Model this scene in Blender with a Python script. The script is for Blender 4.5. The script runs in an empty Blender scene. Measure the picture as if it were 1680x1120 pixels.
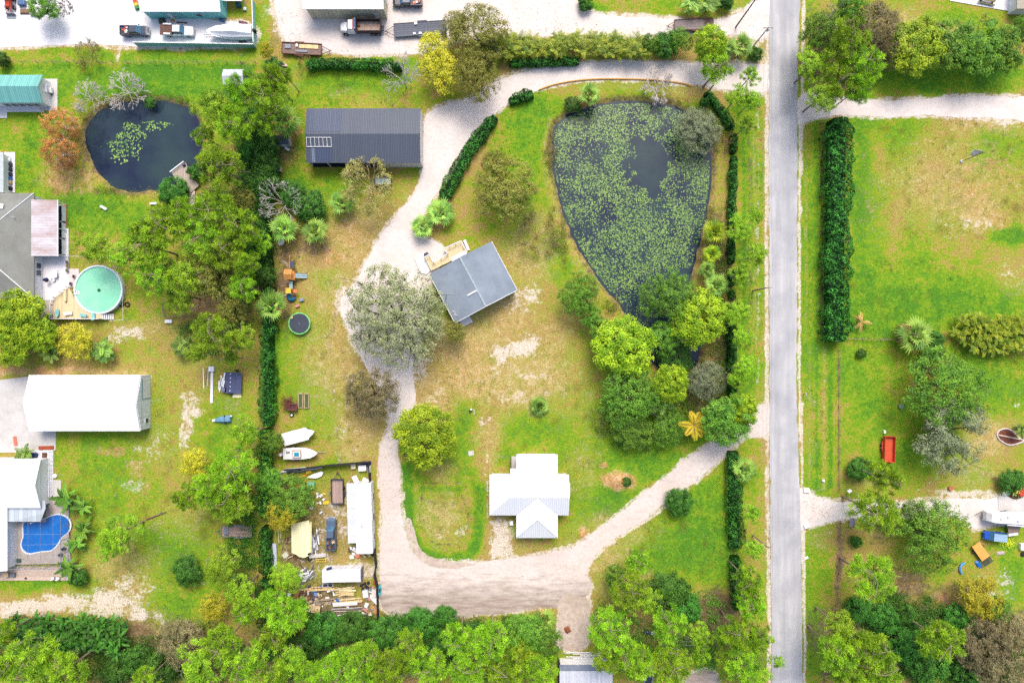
import bpy, bmesh, math, random
import numpy as np
from mathutils import Vector, Matrix
R_ = math.radians
SC = bpy.context.scene
COL = SC.collection
# ------------------------------------------------------------------ camera, sky, sun, exposure
H = 125.0
PX = 8.0
cd = bpy.data.cameras.new("camera"); cam = bpy.data.objects.new("camera", cd); COL.objects.link(cam)
cam.location = (0, 0, H); cam.rotation_euler = (0, 0, 0)
cd.sensor_width = 36.0; cd.lens = 36.0 * H / (1680 / PX); cd.clip_start = 1.0; cd.clip_end = 6000.0
SC.camera = cam
SUN_EL, SUN_AZ = 52.0, 8.0            # azimuth measured clockwise from +Y
w = bpy.data.worlds.new("World"); SC.world = w; w.use_nodes = True
nt = w.node_tree; nt.nodes.clear()
sky = nt.nodes.new("ShaderNodeTexSky"); sky.sky_type = 'NISHITA'; sky.sun_disc = False
sky.sun_elevation = R_(SUN_EL); sky.sun_rotation = R_(SUN_AZ)
sky.air_density = 1.0; sky.dust_density = 4.5; sky.ozone_density = 1.0
bg = nt.nodes.new("ShaderNodeBackground"); bg.inputs[1].default_value = 0.125
wo = nt.nodes.new("ShaderNodeOutputWorld")
nt.links.new(sky.outputs[0], bg.inputs[0]); nt.links.new(bg.outputs[0], wo.inputs[0])
sd = bpy.data.lights.new("sun", 'SUN'); sd.energy = 1.3; sd.angle = R_(27); sd.color = (1.0, 0.95, 0.88)
sun = bpy.data.objects.new("sun", sd); COL.objects.link(sun); sun.location = (0, 60, 120)
sun.rotation_euler = (R_(90 - SUN_EL), 0, R_(180 - SUN_AZ))
# sun lamps shine along their local -Z: tilt, then turn so that light arrives from azimuth SUN_AZ
_d = Vector((math.sin(R_(SUN_AZ)) * math.cos(R_(SUN_EL)), math.cos(R_(SUN_AZ)) * math.cos(R_(SUN_EL)), math.sin(R_(SUN_EL))))
sun.rotation_euler = _d.to_track_quat('Z', 'Y').to_euler()
SC.view_settings.view_transform = 'Standard'; SC.view_settings.look = 'None'
SC.view_settings.exposure = 1.17; SC.view_settings.gamma = 1.0
try:
    SC.cycles.use_denoising = False
    SC.cycles.max_bounces = 5; SC.cycles.transparent_max_bounces = 8
    SC.cycles.diffuse_bounces = 3; SC.cycles.glossy_bounces = 2
except Exception: pass

GAIN = 1.5
LEAFK = 1.42
def C(r, g, b, k=1.0):
    def f(v):
        v /= 255.0
        return (v / 12.92 if v <= 0.04045 else ((v + 0.055) / 1.055) ** 2.4) / GAIN * k
    return (min(f(r), .82), min(f(g), .82), min(f(b), .82), 1.0)
def W(px, py, h=0.0):
    k = (H - h) / H / PX
    return ((px - 840) * k, (560 - py) * k)
# ------------------------------------------------------------------ materials
MATS = {}
def newmat(name):
    m = bpy.data.materials.new(name); m.use_nodes = True
    n = m.node_tree.nodes; n.clear()
    o = n.new("ShaderNodeOutputMaterial"); p = n.new("ShaderNodeBsdfPrincipled")
    m.node_tree.links.new(p.outputs[0], o.inputs[0])
    return m, m.node_tree, p, o
def mixrgb(t, fac, a, b, mode='MIX'):
    n = t.nodes.new("ShaderNodeMix"); n.data_type = 'RGBA'; n.blend_type = mode
    for idx, v in ((0, fac), (6, a), (7, b)):
        if isinstance(v, (tuple, list, float, int)): n.inputs[idx].default_value = v
        else: t.links.new(v, n.inputs[idx])
    return n.outputs[2]
def math_(t, op, a, b=None, c=None, clamp=False):
    n = t.nodes.new("ShaderNodeMath"); n.operation = op; n.use_clamp = clamp
    for i, v in enumerate((a, b, c)):
        if v is None: continue
        if isinstance(v, (float, int)): n.inputs[i].default_value = v
        else: t.links.new(v, n.inputs[i])
    return n.outputs[0]
def noise_(t, vec, scale, detail=4, rough=.6):
    n = t.nodes.new("ShaderNodeTexNoise"); n.inputs['Scale'].default_value = scale
    n.inputs['Detail'].default_value = detail; n.inputs['Roughness'].default_value = rough
    t.links.new(vec, n.inputs['Vector']); return n.outputs[0]
def coord(t, kind='Object'):
    n = t.nodes.new("ShaderNodeTexCoord"); return n.outputs[kind]
def mat(key, c, rough=.7, c2=None, ns=1.5, amt=.35, metal=0.0, spec=.3, bump=0.0, c3=None, ns3=8.0):
    """base colour varied by two octaves of noise; c2 is a stain colour, c3 a fine speckle"""
    if key in MATS: return MATS[key]
    m, t, p, o = newmat(key); v = coord(t)
    c2 = c2 or tuple(x * .6 for x in c[:3]) + (1,)
    n = noise_(t, v, ns, 6, .65)
    f = math_(t, 'MULTIPLY_ADD', n, 2.2, -.6 - .5 * (1 - amt), clamp=True)
    col = mixrgb(t, f, c, c2)
    if c3:
        n3 = noise_(t, v, ns3, 3, .7); f3 = math_(t, 'MULTIPLY_ADD', n3, 5, -2.7, clamp=True)
        col = mixrgb(t, f3, col, c3)
    t.links.new(col, p.inputs['Base Color'])
    p.inputs['Roughness'].default_value = rough; p.inputs['Metallic'].default_value = metal
    p.inputs['Specular IOR Level'].default_value = spec
    if bump:
        b = t.nodes.new("ShaderNodeBump"); b.inputs['Strength'].default_value = bump; b.inputs['Distance'].default_value = .05
        t.links.new(noise_(t, v, ns * 8, 4), b.inputs['Height']); t.links.new(b.outputs[0], p.inputs['Normal'])
    MATS[key] = m; return m
def stripes(key, c, cgroove, period, axis='X', width=.18, rough=.5, stain=None, samt=.3, sns=.35, metal=0.0, bump=.6, spec=.3, cvar=.12):
    """boards / ribbed metal: grooves every period metres, each board a slightly different tone"""
    if key in MATS: return MATS[key]
    m, t, p, o = newmat(key); v = coord(t)
    s = t.nodes.new("ShaderNodeSeparateXYZ"); t.links.new(v, s.inputs[0])
    q = math_(t, 'DIVIDE', s.outputs[axis], period)
    fr = math_(t, 'FRACT', q); gro = math_(t, 'LESS_THAN', fr, width)
    fl = math_(t, 'FLOOR', q)
    wn = t.nodes.new("ShaderNodeTexWhiteNoise"); wn.noise_dimensions = '1D'; t.links.new(fl, wn.inputs['W'])
    val = math_(t, 'MULTIPLY_ADD', wn.outputs[0], cvar * 2, 1 - cvar)
    hs = t.nodes.new("ShaderNodeHueSaturation"); hs.inputs['Color'].default_value = c; t.links.new(val, hs.inputs['Value'])
    col = hs.outputs[0]
    if stain:
        mp = t.nodes.new("ShaderNodeMapping"); t.links.new(v, mp.inputs[0])
        mp.inputs['Scale'].default_value = (1, .35, 1) if axis == 'X' else (.35, 1, 1)
        n = noise_(t, mp.outputs[0], sns, 6, .65); f = math_(t, 'MULTIPLY_ADD', n, 3.0, -1.5 - .6 * (1 - samt), clamp=True)
        col = mixrgb(t, f, col, stain)
    n2 = noise_(t, v, 6, 3); val2 = math_(t, 'MULTIPLY_ADD', n2, .24, .88)
    cb = t.nodes.new("ShaderNodeCombineColor")
    for i in range(3): t.links.new(val2, cb.inputs[i])
    col = mixrgb(t, 1.0, col, cb.outputs[0], 'MULTIPLY')
    col = mixrgb(t, gro, col, cgroove)
    t.links.new(col, p.inputs['Base Color'])
    p.inputs['Roughness'].default_value = rough; p.inputs['Metallic'].default_value = metal
    p.inputs['Specular IOR Level'].default_value = spec
    if bump:
        b = t.nodes.new("ShaderNodeBump"); b.inputs['Strength'].default_value = bump; b.inputs['Distance'].default_value = .04; b.invert = True
        t.links.new(gro, b.inputs['Height']); t.links.new(b.outputs[0], p.inputs['Normal'])
    MATS[key] = m; return m
def leafmat(key, ca, cb, trans=.25, hue=.03, rough=.55):
    """leaf colour between ca and cb by per-leaf tint, varied per plant"""
    if key in MATS: return MATS[key]
    m, t, p, o = newmat(key)
    a = t.nodes.new("ShaderNodeAttribute"); a.attribute_name = 'tint'
    oi = t.nodes.new("ShaderNodeObjectInfo")
    ca = tuple(min(.8, q * LEAFK) for q in ca[:3]) + (1,); cb = tuple(min(.8, q * LEAFK) for q in cb[:3]) + (1,)
    col = mixrgb(t, a.outputs['Fac'], ca, cb)
    hs = t.nodes.new("ShaderNodeHueSaturation"); t.links.new(col, hs.inputs['Color'])
    t.links.new(math_(t, 'MULTIPLY_ADD', oi.outputs['Random'], hue * 2, .5 - hue), hs.inputs['Hue'])
    t.links.new(math_(t, 'MULTIPLY_ADD', oi.outputs['Random'], .42, .76), hs.inputs['Value'])
    t.links.new(hs.outputs[0], p.inputs['Base Color'])
    p.inputs['Roughness'].default_value = rough; p.inputs['Specular IOR Level'].default_value = .25
    tr = t.nodes.new("ShaderNodeBsdfTranslucent"); t.links.new(hs.outputs[0], tr.inputs[0])
    mx = t.nodes.new("ShaderNodeMixShader"); mx.inputs[0].default_value = trans
    t.links.new(p.outputs[0], mx.inputs[1]); t.links.new(tr.outputs[0], mx.inputs[2]); t.links.new(mx.outputs[0], o.inputs[0])
    MATS[key] = m; return m
def glass(key='glass', c=(.02, .03, .04, 1)):
    if key in MATS: return MATS[key]
    m, t, p, o = newmat(key); p.inputs['Base Color'].default_value = c
    v = coord(t); n = noise_(t, v, 3, 3); t.links.new(math_(t, 'MULTIPLY_ADD', n, .1, .03), p.inputs['Roughness'])
    p.inputs['Specular IOR Level'].default_value = .7
    MATS[key] = m; return m
# ------------------------------------------------------------------ mesh helpers
def np_mesh(name, V, F, tint=None, mats=None, parent=None, smooth=False, mi=None):
    me = bpy.data.meshes.new(name); V = np.asarray(V, dtype=np.float32); F = np.asarray(F, dtype=np.int32)
    k = F.shape[1]
    me.vertices.add(len(V)); me.vertices.foreach_set('co', V.ravel())
    me.loops.add(F.size); me.loops.foreach_set('vertex_index', F.ravel())
    me.polygons.add(len(F)); me.polygons.foreach_set('loop_start', np.arange(0, F.size, k, dtype=np.int32))
    if smooth: me.polygons.foreach_set('use_smooth', np.ones(len(F), dtype=bool))
    if mi is not None: me.polygons.foreach_set('material_index', np.asarray(mi, dtype=np.int32))
    me.update(calc_edges=True)
    if tint is not None:
        at = me.attributes.new('tint', 'FLOAT', 'FACE'); at.data.foreach_set('value', np.asarray(tint, dtype=np.float32))
    for m in (mats or []): me.materials.append(m)
    o = bpy.data.objects.new(name, me); COL.objects.link(o)
    if parent: o.parent = parent
    return o
def thing(name, label, cat, x=0, y=0, rz=0, group=None, z=0):
    o = bpy.data.objects.new(name, None); COL.objects.link(o); o.empty_display_size = .3
    o.location = (x, y, z); o.rotation_euler = (0, 0, rz)
    o['label'] = label; o['category'] = cat
    if group: o['group'] = group
    return o
def tag(o, label, cat, group=None, kind=None):
    if label: o['label'] = label
    if cat: o['category'] = cat
    if group: o['group'] = group
    if kind: o['kind'] = kind
    return o
class MB:
    def __init__(s): s.v = []; s.f = []; s.m = []
    def add(s, vs, fs, m=0):
        b = len(s.v); s.v += [tuple(p) for p in vs]; s.f += [tuple(i + b for i in f) for f in fs]; s.m += [m] * len(fs); return s
    def box(s, cx, cy, cz, lx, ly, lz, rz=0, m=0, tx=1.0, ty=1.0, rx=0, ry=0):
        """box centred at c; top face scaled by tx, ty"""
        vs = []
        for z, ax, ay in ((-.5, 1, 1), (.5, tx, ty)):
            for x, y in ((-.5, -.5), (.5, -.5), (.5, .5), (-.5, .5)): vs.append(Vector((x * lx * ax, y * ly * ay, z * lz)))
        M = Matrix.Translation((cx, cy, cz)) @ Matrix.Rotation(rz, 4, 'Z') @ Matrix.Rotation(ry, 4, 'Y') @ Matrix.Rotation(rx, 4, 'X')
        return s.add([M @ p for p in vs], [(3, 2, 1, 0), (4, 5, 6, 7), (0, 1, 5, 4), (1, 2, 6, 5), (2, 3, 7, 6), (3, 0, 4, 7)], m)
    def prism(s, pts, z0, z1, m=0, cap0=True):
        n = len(pts); a = sum(pts[i][0] * pts[(i + 1) % n][1] - pts[(i + 1) % n][0] * pts[i][1] for i in range(n))
        if a < 0: pts = pts[::-1]
        vs = [(p[0], p[1], z0) for p in pts] + [(p[0], p[1], z1) for p in pts]
        fs = [tuple(range(n, 2 * n))] + [(i, (i + 1) % n, n + (i + 1) % n, n + i) for i in range(n)]
        if cap0: fs.append(tuple(reversed(range(n))))
        return s.add(vs, fs, m)
    def tube(s, p0, p1, r0, r1=None, n=6, m=0, cap=True):
        r1 = r0 if r1 is None else r1; p0 = Vector(p0); p1 = Vector(p1); d = (p1 - p0)
        if d.length < 1e-6: return s
        d.normalize(); a = d.orthogonal().normalized(); b = d.cross(a); vs = []
        for p, r in ((p0, r0), (p1, r1)):
            for i in range(n):
                t = 2 * math.pi * i / n; vs.append(p + (a * math.cos(t) + b * math.sin(t)) * r)
        fs = [(i, (i + 1) % n, n + (i + 1) % n, n + i) for i in range(n)]
        if cap: fs += [tuple(reversed(range(n))), tuple(range(n, 2 * n))]
        return s.add(vs, fs, m)
    def path(s, pts, r, n=6, m=0):
        for a, b in zip(pts[:-1], pts[1:]): s.tube(a, b, r, n=n, m=m)
        return s
    def lathe(s, cx, cy, prof, n=24, m=0, sx=1, sy=1):
        vs = []
        for r, z in prof:
            for i in range(n):
                t = 2 * math.pi * i / n; vs.append((cx + r * sx * math.cos(t), cy + r * sy * math.sin(t), z))
        fs = []
        for k in range(len(prof) - 1):
            for i in range(n): fs.append((k * n + i, k * n + (i + 1) % n, (k + 1) * n + (i + 1) % n, (k + 1) * n + i))
        fs.append(tuple(reversed(range(n)))); fs.append(tuple(range((len(prof) - 1) * n, len(prof) * n)))
        return s.add(vs, fs, m)
    def loft(s, secs, m=0, ch=.25):
        """sections along x: (x, half width, z0, z1[, top half width]); octagonal cross-section"""
        vs = []; n = 8
        for q in secs:
            x, hw, z0, z1 = q[:4]; tw = q[4] if len(q) > 4 else hw
            c = min(ch * (z1 - z0), .3 * hw, .35)
            vs += [(x, -hw + c, z0), (x, hw - c, z0), (x, hw, z0 + c), (x, (hw + tw) / 2, (z0 + z1) / 2), (x, tw - c * .5, z1), (x, -tw + c * .5, z1), (x, -(hw + tw) / 2, (z0 + z1) / 2), (x, -hw, z0 + c)]
        fs = []
        for k in range(len(secs) - 1):
            for i in range(n): fs.append((k * n + i, (k + 1) * n + i, (k + 1) * n + (i + 1) % n, k * n + (i + 1) % n))
        fs.append(tuple(range(n))); fs.append(tuple(reversed(range((len(secs) - 1) * n, len(secs) * n))))
        return s.add(vs, fs, m)
    def build(s, name, mats, parent=None, smooth=False, bev=0, x=None, y=None, rz=0, z=0):
        me = bpy.data.meshes.new(name); me.from_pydata(s.v, [], s.f)
        if not isinstance(mats, (list, tuple)): mats = [mats]
        for q in mats: me.materials.append(q)
        me.polygons.foreach_set('material_index', s.m)
        if smooth: me.polygons.foreach_set('use_smooth', [True] * len(s.f))
        me.update(); bm = bmesh.new(); bm.from_mesh(me); bmesh.ops.recalc_face_normals(bm, faces=bm.faces); bm.to_mesh(me); bm.free()
        o = bpy.data.objects.new(name, me); COL.objects.link(o)
        if parent: o.parent = parent
        if x is not None: o.location = (x, y, z); o.rotation_euler = (0, 0, rz)
        if bev:
            b = o.modifiers.new('bevel', 'BEVEL'); b.width = bev; b.segments = 2; b.limit_method = 'ANGLE'; b.angle_limit = R_(35)
        return o
def copy_thing(src, x, y, rz, label=None, group=None, scale=None, z=None):
    r = src.copy(); COL.objects.link(r); r.location = (x, y, src.location.z if z is None else z); r.rotation_euler = (0, 0, rz)
    if label: r['label'] = label
    if group: r['group'] = group
    if scale: r.scale = scale
    for ch in list(src.children):
        c = ch.copy(); COL.objects.link(c); c.parent = r
        for g in list(ch.children):
            d = g.copy(); COL.objects.link(d); d.parent = c
    return r
# ------------------------------------------------------------------ numpy helpers
def vnoise(x, y, seed=0):
    r = np.random.RandomState(seed); T = r.rand(256, 256)
    xi = np.floor(x).astype(int); yi = np.floor(y).astype(int); xf = x - xi; yf = y - yi
    xf = xf * xf * (3 - 2 * xf); yf = yf * yf * (3 - 2 * yf)
    g = lambda a, b: T[a % 256, b % 256]
    return (g(xi, yi) * (1 - xf) + g(xi + 1, yi) * xf) * (1 - yf) + (g(xi, yi + 1) * (1 - xf) + g(xi + 1, yi + 1) * xf) * yf
def fbm(x, y, s, seed=0, o=4):
    t = 0; a = 1; n = 0
    for k in range(o): t = t + a * vnoise(x * s + 17 * k, y * s + 31 * k, seed + k); n += a; a *= .5; s *= 2.03
    return t / n
def inpoly(x, y, P):
    r = np.zeros(np.shape(x), bool); n = len(P)
    for i in range(n):
        x1, y1 = P[i]; x2, y2 = P[(i + 1) % n]
        c = ((y1 > y) != (y2 > y)) & (x < (x2 - x1) * (y - y1) / (y2 - y1 + 1e-12) + x1); r ^= c
    return r
def polydist(x, y, P, closed=True):
    d = np.full(np.shape(x), 1e9); n = len(P)
    for i in range(n if closed else n - 1):
        x1, y1 = P[i]; x2, y2 = P[(i + 1) % n]; dx, dy = x2 - x1, y2 - y1; L = dx * dx + dy * dy + 1e-12
        t = np.clip(((x - x1) * dx + (y - y1) * dy) / L, 0, 1)
        d = np.minimum(d, (x - x1 - t * dx) ** 2 + (y - y1 - t * dy) ** 2)
    return np.sqrt(d)
def smooth_poly(P, it=2):
    for _ in range(it):
        Q = []
        for i in range(len(P)):
            a = P[i]; b = P[(i + 1) % len(P)]
            Q += [(a[0] * .75 + b[0] * .25, a[1] * .75 + b[1] * .25), (a[0] * .25 + b[0] * .75, a[1] * .25 + b[1] * .75)]
        P = Q
    return P
def smooth_line(P, it=2):
    for _ in range(it):
        Q = [P[0]]
        for a, b in zip(P[:-1], P[1:]): Q += [(a[0] * .75 + b[0] * .25, a[1] * .75 + b[1] * .25), (a[0] * .25 + b[0] * .75, a[1] * .25 + b[1] * .75)]
        Q.append(P[-1]); P = Q
    return P
def WP(P, h=0): return [W(a, b, h) for a, b in P]
# ================================================================== GROUND
POND_E = smooth_poly([(905,215),(918,194),(950,178),(990,166),(1060,163),(1112,172),(1145,190),(1165,218),(1171,262),(1166,330),(1152,395),(1136,448),(1128,490),(1150,540),(1152,590),(1128,612),(1085,606),(1055,580),(1042,540),(1020,503),(990,470),(952,415),(922,350),(906,280)], 2)
POND_W = smooth_poly([(134,218),(148,188),(185,166),(250,162),(300,170),(326,195),(332,235),(325,270),(292,300),(250,313),(205,316),(170,297),(146,265)], 2)
POND_E_W = WP(POND_E); POND_W_W = WP(POND_W)
POOL_K = [(38,856),(52,854),(70,853),(84,846),(98,843),(112,850),(116,862),(112,873),(100,881),(94,893),(84,903),(72,903),(60,905),(46,908),(36,900),(35,890),(39,880),(38,868)]

xs = np.concatenate([[-2500,-1200,-600,-350,-220,-150,-125], np.arange(-113, 113.1, .5), [125,150,220,350,600,1200,2500]])
ys = np.concatenate([[-2500,-1200,-600,-350,-200,-120,-90], np.arange(-78, 78.1, .5), [90,120,200,350,600,1200,2500]])
GX, GY = np.meshgrid(xs, ys, indexing='ij')
UX = GX * PX + 840; UY = 560 - GY * PX                      # ground position in survey units (1/8 m)
wx = UX + (fbm(GX, GY, .22, 3) - .5) * 26 + (fbm(GX, GY, 1.1, 5, 2) - .5) * 8
wy = UY + (fbm(GX, GY, .22, 9) - .5) * 26 + (fbm(GX, GY, 1.1, 12, 2) - .5) * 8
A = {k: np.zeros_like(GX) for k in ('lush', 'dry', 'sand', 'dirt', 'rust', 'weed')}
def spot(k, cx, cy, rx, ry, v=1.0, rot=0, soft=.55):
    dx, dy = wx - cx, wy - cy; c, s = math.cos(R_(rot)), math.sin(R_(rot))
    d = np.sqrt(((dx * c + dy * s) / rx) ** 2 + ((-dx * s + dy * c) / ry) ** 2)
    A[k][:] = np.maximum(A[k], v * np.clip((1 + soft - d) / (2 * soft), 0, 1)) if v > 0 else A[k] + v * np.clip((1 + soft - d) / (2 * soft), 0, 1)
def strip(k, pts, wd, v=1.0, warp=.5):
    P = smooth_line(pts, 2) if len(pts) > 2 else pts
    X = UX * (1 - warp) + wx * warp; Y = UY * (1 - warp) + wy * warp
    x0 = min(p[0] for p in P) - wd * 2.5 - 20; x1 = max(p[0] for p in P) + wd * 2.5 + 20
    y0 = min(p[1] for p in P) - wd * 2.5 - 20; y1 = max(p[1] for p in P) + wd * 2.5 + 20
    m = (UX > x0) & (UX < x1) & (UY > y0) & (UY < y1)
    d = polydist(X[m], Y[m], P, False)
    A[k][m] = np.maximum(A[k][m], v * np.clip((wd * 1.4 - d) / (wd * .8), 0, 1))
def area(k, P, v=1.0, soft=10):
    ins = inpoly(wx, wy, P); d = polydist(wx, wy, P)
    sdv = np.where(ins, d, -d); A[k][:] = np.maximum(A[k], v * np.clip(sdv / soft + .5, 0, 1))
L_ = 'lush'
area(L_, [(-20,104),(422,104),(422,165),(300,172),(120,165),(-20,172)], .85)
area(L_, [(-20,82),(420,82),(420,100),(-20,100)], .45)
for a in [(60,300,60,110,.6),(150,350,90,40,.6),(240,360,60,30,.65),(110,340,40,30,.85),(360,160,60,60,.7),(70,180,60,60,.5),
          (540,140,60,20,.75),(620,130,50,25,.6),(520,165,60,12,.55),(480,300,30,20,.6),(500,200,25,60,.3),(560,300,40,30,.35),
          (860,200,40,50,.7),(830,180,60,12,.55),(860,300,50,80,.5),(900,410,30,30,.55),(925,440,20,20,.5),(870,230,18,110,.75),
          (450,600,18,70,.8),(470,560,25,40,.5),(545,460,25,14,.6),(500,640,40,40,.5),(520,700,40,30,.4),(540,760,30,12,.35),
          (860,710,50,30,.6),(760,760,30,60,.5),(940,720,70,60,.5),(950,810,30,60,.65),(1000,820,45,40,.85),(1080,760,70,30,.8),(1080,700,80,60,.6),(880,700,40,12,.8),
          (830,740,25,20,.7),(760,700,18,40,.55),(730,840,50,50,.45),(1140,850,60,70,.8),(1110,900,70,60,.75),(1170,900,40,60,.8),(1060,940,50,20,.3),
          (1225,300,22,400,.55),(1330,500,22,330,.55),(1335,900,25,140,.6),(1335,1060,20,60,.4),(1415,300,20,230,.95),(1425,400,30,180,.7),(1345,400,14,240,.75),
          (1450,510,90,60,.95),(1600,500,90,40,.9),(1655,385,30,14,1.3),(1640,240,40,60,.5),(1480,240,30,50,.45),(1500,420,40,60,.45),
          (1560,125,140,26,1.0),(1450,650,60,120,.6),(1400,600,40,60,.6),(1620,620,70,50,.65),(1500,750,60,40,.55),(1600,770,30,20,.5),(1660,930,30,60,.85),
          (1010,760,60,30,.7),(640,860,12,60,.4),(200,870,60,50,.55),(290,1000,50,40,.8),(340,960,40,50,.5),(60,955,80,12,.7),(150,760,60,60,.35),(240,700,60,50,.25),
          (105,300,60,60,.3),(960,15,40,14,.9),(1150,10,60,16,.6),(430,50,14,60,.4),(385,20,25,14,.35),(1560,30,50,14,.7),(1610,60,40,25,.8),(1110,200,60,26,.5),(885,175,40,18,.7)]:
    spot(L_, *a)
area(L_, [(430,100),(700,100),(700,115),(430,115)], .5)
spot(L_, 1130, 130, 40, 14, .35)
strip(L_, [(667,768),(668,820),(672,870),(684,900),(706,914),(740,918),(768,912),(782,892),(786,850),(786,800)], 9, 1.15, .15)
strip(L_, [(690,803),(752,803)], 5, .8, .2)
D_ = 'dry'
for a in [(600,400,90,80,.75),(520,420,60,90,.6),(680,330,30,40,.5),(560,500,60,90,.7),(540,600,60,80,.7),(590,690,60,60,.75),(580,740,30,30,.7),(700,640,60,60,.8),(760,560,80,60,.8),(830,520,60,60,.75),
          (860,620,100,60,.85),(900,560,60,60,.6),(780,620,60,40,.9),(800,720,30,60,.6),(930,660,60,50,.45),(960,770,40,60,.5),(980,700,50,40,.4),(870,420,50,60,.7),(880,370,40,40,.6),
          (720,850,40,40,.5),(1000,870,80,40,.65),(980,910,70,40,.75),(1040,960,80,30,.6),(850,900,50,20,.5),(620,160,60,25,.35),(480,130,25,25,.5),(560,150,30,12,.5),
          (240,620,200,60,.4),(260,720,60,90,.42),(150,800,90,60,.25),(200,930,80,50,.6),(300,860,60,50,.5),(330,560,80,40,.5),(230,540,60,20,.65),(60,610,60,8,.7),(380,650,30,80,.4),
          (1560,300,120,90,.65),(1620,200,90,30,.7),(1450,330,60,90,.4),(1600,340,60,40,.8),(1660,450,40,40,.5),(1480,60,60,50,.85),(1540,60,60,25,.8),
          (1620,720,60,40,.7),(1600,770,60,40,.6),(1430,790,60,25,.5),(1330,830,30,30,.3),(1342,880,40,20,.55),(1640,640,50,60,.25),(1600,590,60,20,.2),(1330,700,30,120,.3),
          (300,780,60,60,.35),(1130,140,60,26,.55),(1060,140,120,9,.5),(990,300,1,1,.1),(120,290,60,40,.5),(430,95,14,9,.5),(60,985,120,14,.6)]:
    spot(D_, *a)
area(D_, [(0,604),(250,604),(250,616),(0,616)], .9)
strip(D_, [(905,200),(890,260),(905,330),(930,400),(960,450),(985,480)], 8, .5)
S_ = 'sand'
for a in [(305,700,10,40,.75),(270,720,35,20,.4),(310,650,25,12,.6),(320,670,22,9,.75),(245,740,26,12,.5),(215,790,20,40,.4),(60,995,120,16,.85),(180,990,60,24,.8),(215,970,40,40,.5),(225,1010,14,14,.9),(255,1010,20,10,.5),(325,960,20,14,.3),
          (215,545,40,12,.6),(190,560,20,10,.6),(850,570,35,16,.8),(825,580,20,22,.85),(870,555,40,14,.5),(860,480,40,14,.6),(845,500,25,20,.5),(835,610,60,20,.4),(850,650,60,14,.45),(870,620,40,12,.4),
          (1600,365,45,20,.36),(1570,380,30,20,.34),(1660,450,30,20,.34),(575,490,18,30,.9),(560,700,14,60,.35),(580,640,12,60,.3),(710,650,30,20,.4),(690,600,16,30,.7),
          (820,890,20,40,1.0),(735,880,18,12,.5),(760,870,14,10,.5),(1020,785,1,1,.1),(1640,960,40,30,.5),(1600,1000,30,20,.35),(545,900,60,60,.35),(560,850,40,60,.5),(590,935,40,20,.7),(520,930,40,20,.4),
          (1225,50,40,40,.8),(1245,110,22,30,.7),(790,690,10,10,.7),(470,440,10,50,.35),(1160,990,1,1,.1),(390,85,10,6,.5),(195,85,6,20,.8),(460,30,30,40,.6),(250,650,10,40,.35),(1645,205,60,4,.6),(1585,810,60,8,.8),(1665,665,12,9,.4)]:
    spot(S_, *a)
strip(S_, [(1243,60),(1243,300),(1243,560),(1243,660)], 3, .45, .3)
strip(S_, [(1261,-20),(1257,300),(1258,560),(1259,830),(1263,1130)], 4, .8, .2)
spot(L_, 180, 800, 70, 50, .55); spot(L_, 260, 900, 80, 50, .6); spot(L_, 370, 700, 30, 60, .5); spot(L_, 150, 745, 30, 60, .6)
strip(S_, [(1320,-20),(1312,300),(1311,560),(1311,640),(1318,830),(1321,1130)], 3.2, .9, .15)
strip(S_, [(797,740),(800,800),(800,850)], 2.2, .6, .3)
strip(S_, [(1500,810),(1560,770),(1600,740),(1640,715)], 3, .4, .3)
T_ = 'dirt'
for a in [(470,460,16,80,.8),(500,400,40,20,.55),(470,240,25,50,.6),(470,370,40,30,.5),(1180,420,20,90,.8),(1185,590,25,60,.85),(1150,660,60,40,.7),(1100,640,60,40,.5),(1175,350,16,20,.6),
          (500,1000,90,60,.75),(520,870,80,90,.6),(640,1010,1,1,.1),(700,1040,300,30,.8),(560,1080,200,60,.7),(1030,1020,60,50,.6),(1170,1000,50,40,.85),(1130,1050,70,30,.7),(1190,1010,20,50,.6),
          (250,1060,120,60,.8),(1500,1040,200,60,.8),(1480,960,60,30,.7),(1560,970,60,20,.6),(1650,1080,80,80,.85),(1377,930,6,60,.8),(1376,700,2.5,140,.0001),(1440,870,30,40,.6),(1360,1070,20,60,.5),
          (410,300,25,180,.8),(430,600,8,200,.5),(340,560,80,60,.3),(390,900,40,40,.3),(1290,40,1,1,.1),(1370,90,60,80,.7),(1430,80,50,60,.4),(390,500,40,60,.5),(370,440,60,60,.35),(480,700,40,30,.25),
          (640,250,1,1,.1),(520,340,60,30,.35),(455,60,20,40,.5),(630,84,120,6,.5),(1000,97,200,5,.6),(1190,95,60,10,.6),(1140,5,30,12,.5),(660,180,25,10,.45),(800,105,50,10,.35),(1640,790,30,20,.4),(375,845,60,40,.25)]:
    spot(T_, *a)
strip(T_, [(1376,575),(1376,800)], 1.6, .75, .1); strip(T_, [(1377,850),(1374,900),(1375,1000),(1352,1120)], 4, .7, .3)
strip(T_, [(60,103),(420,103)], 2, .5, .2); strip(T_, [(1385,556),(1475,556)], 1.4, .6, .1); strip(T_, [(1352,200),(1350,380),(1354,560)], 3, .3, .3)
strip(T_, [(1205,740),(1205,1000)], 12, .4)
Q_ = 'rust'
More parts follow.
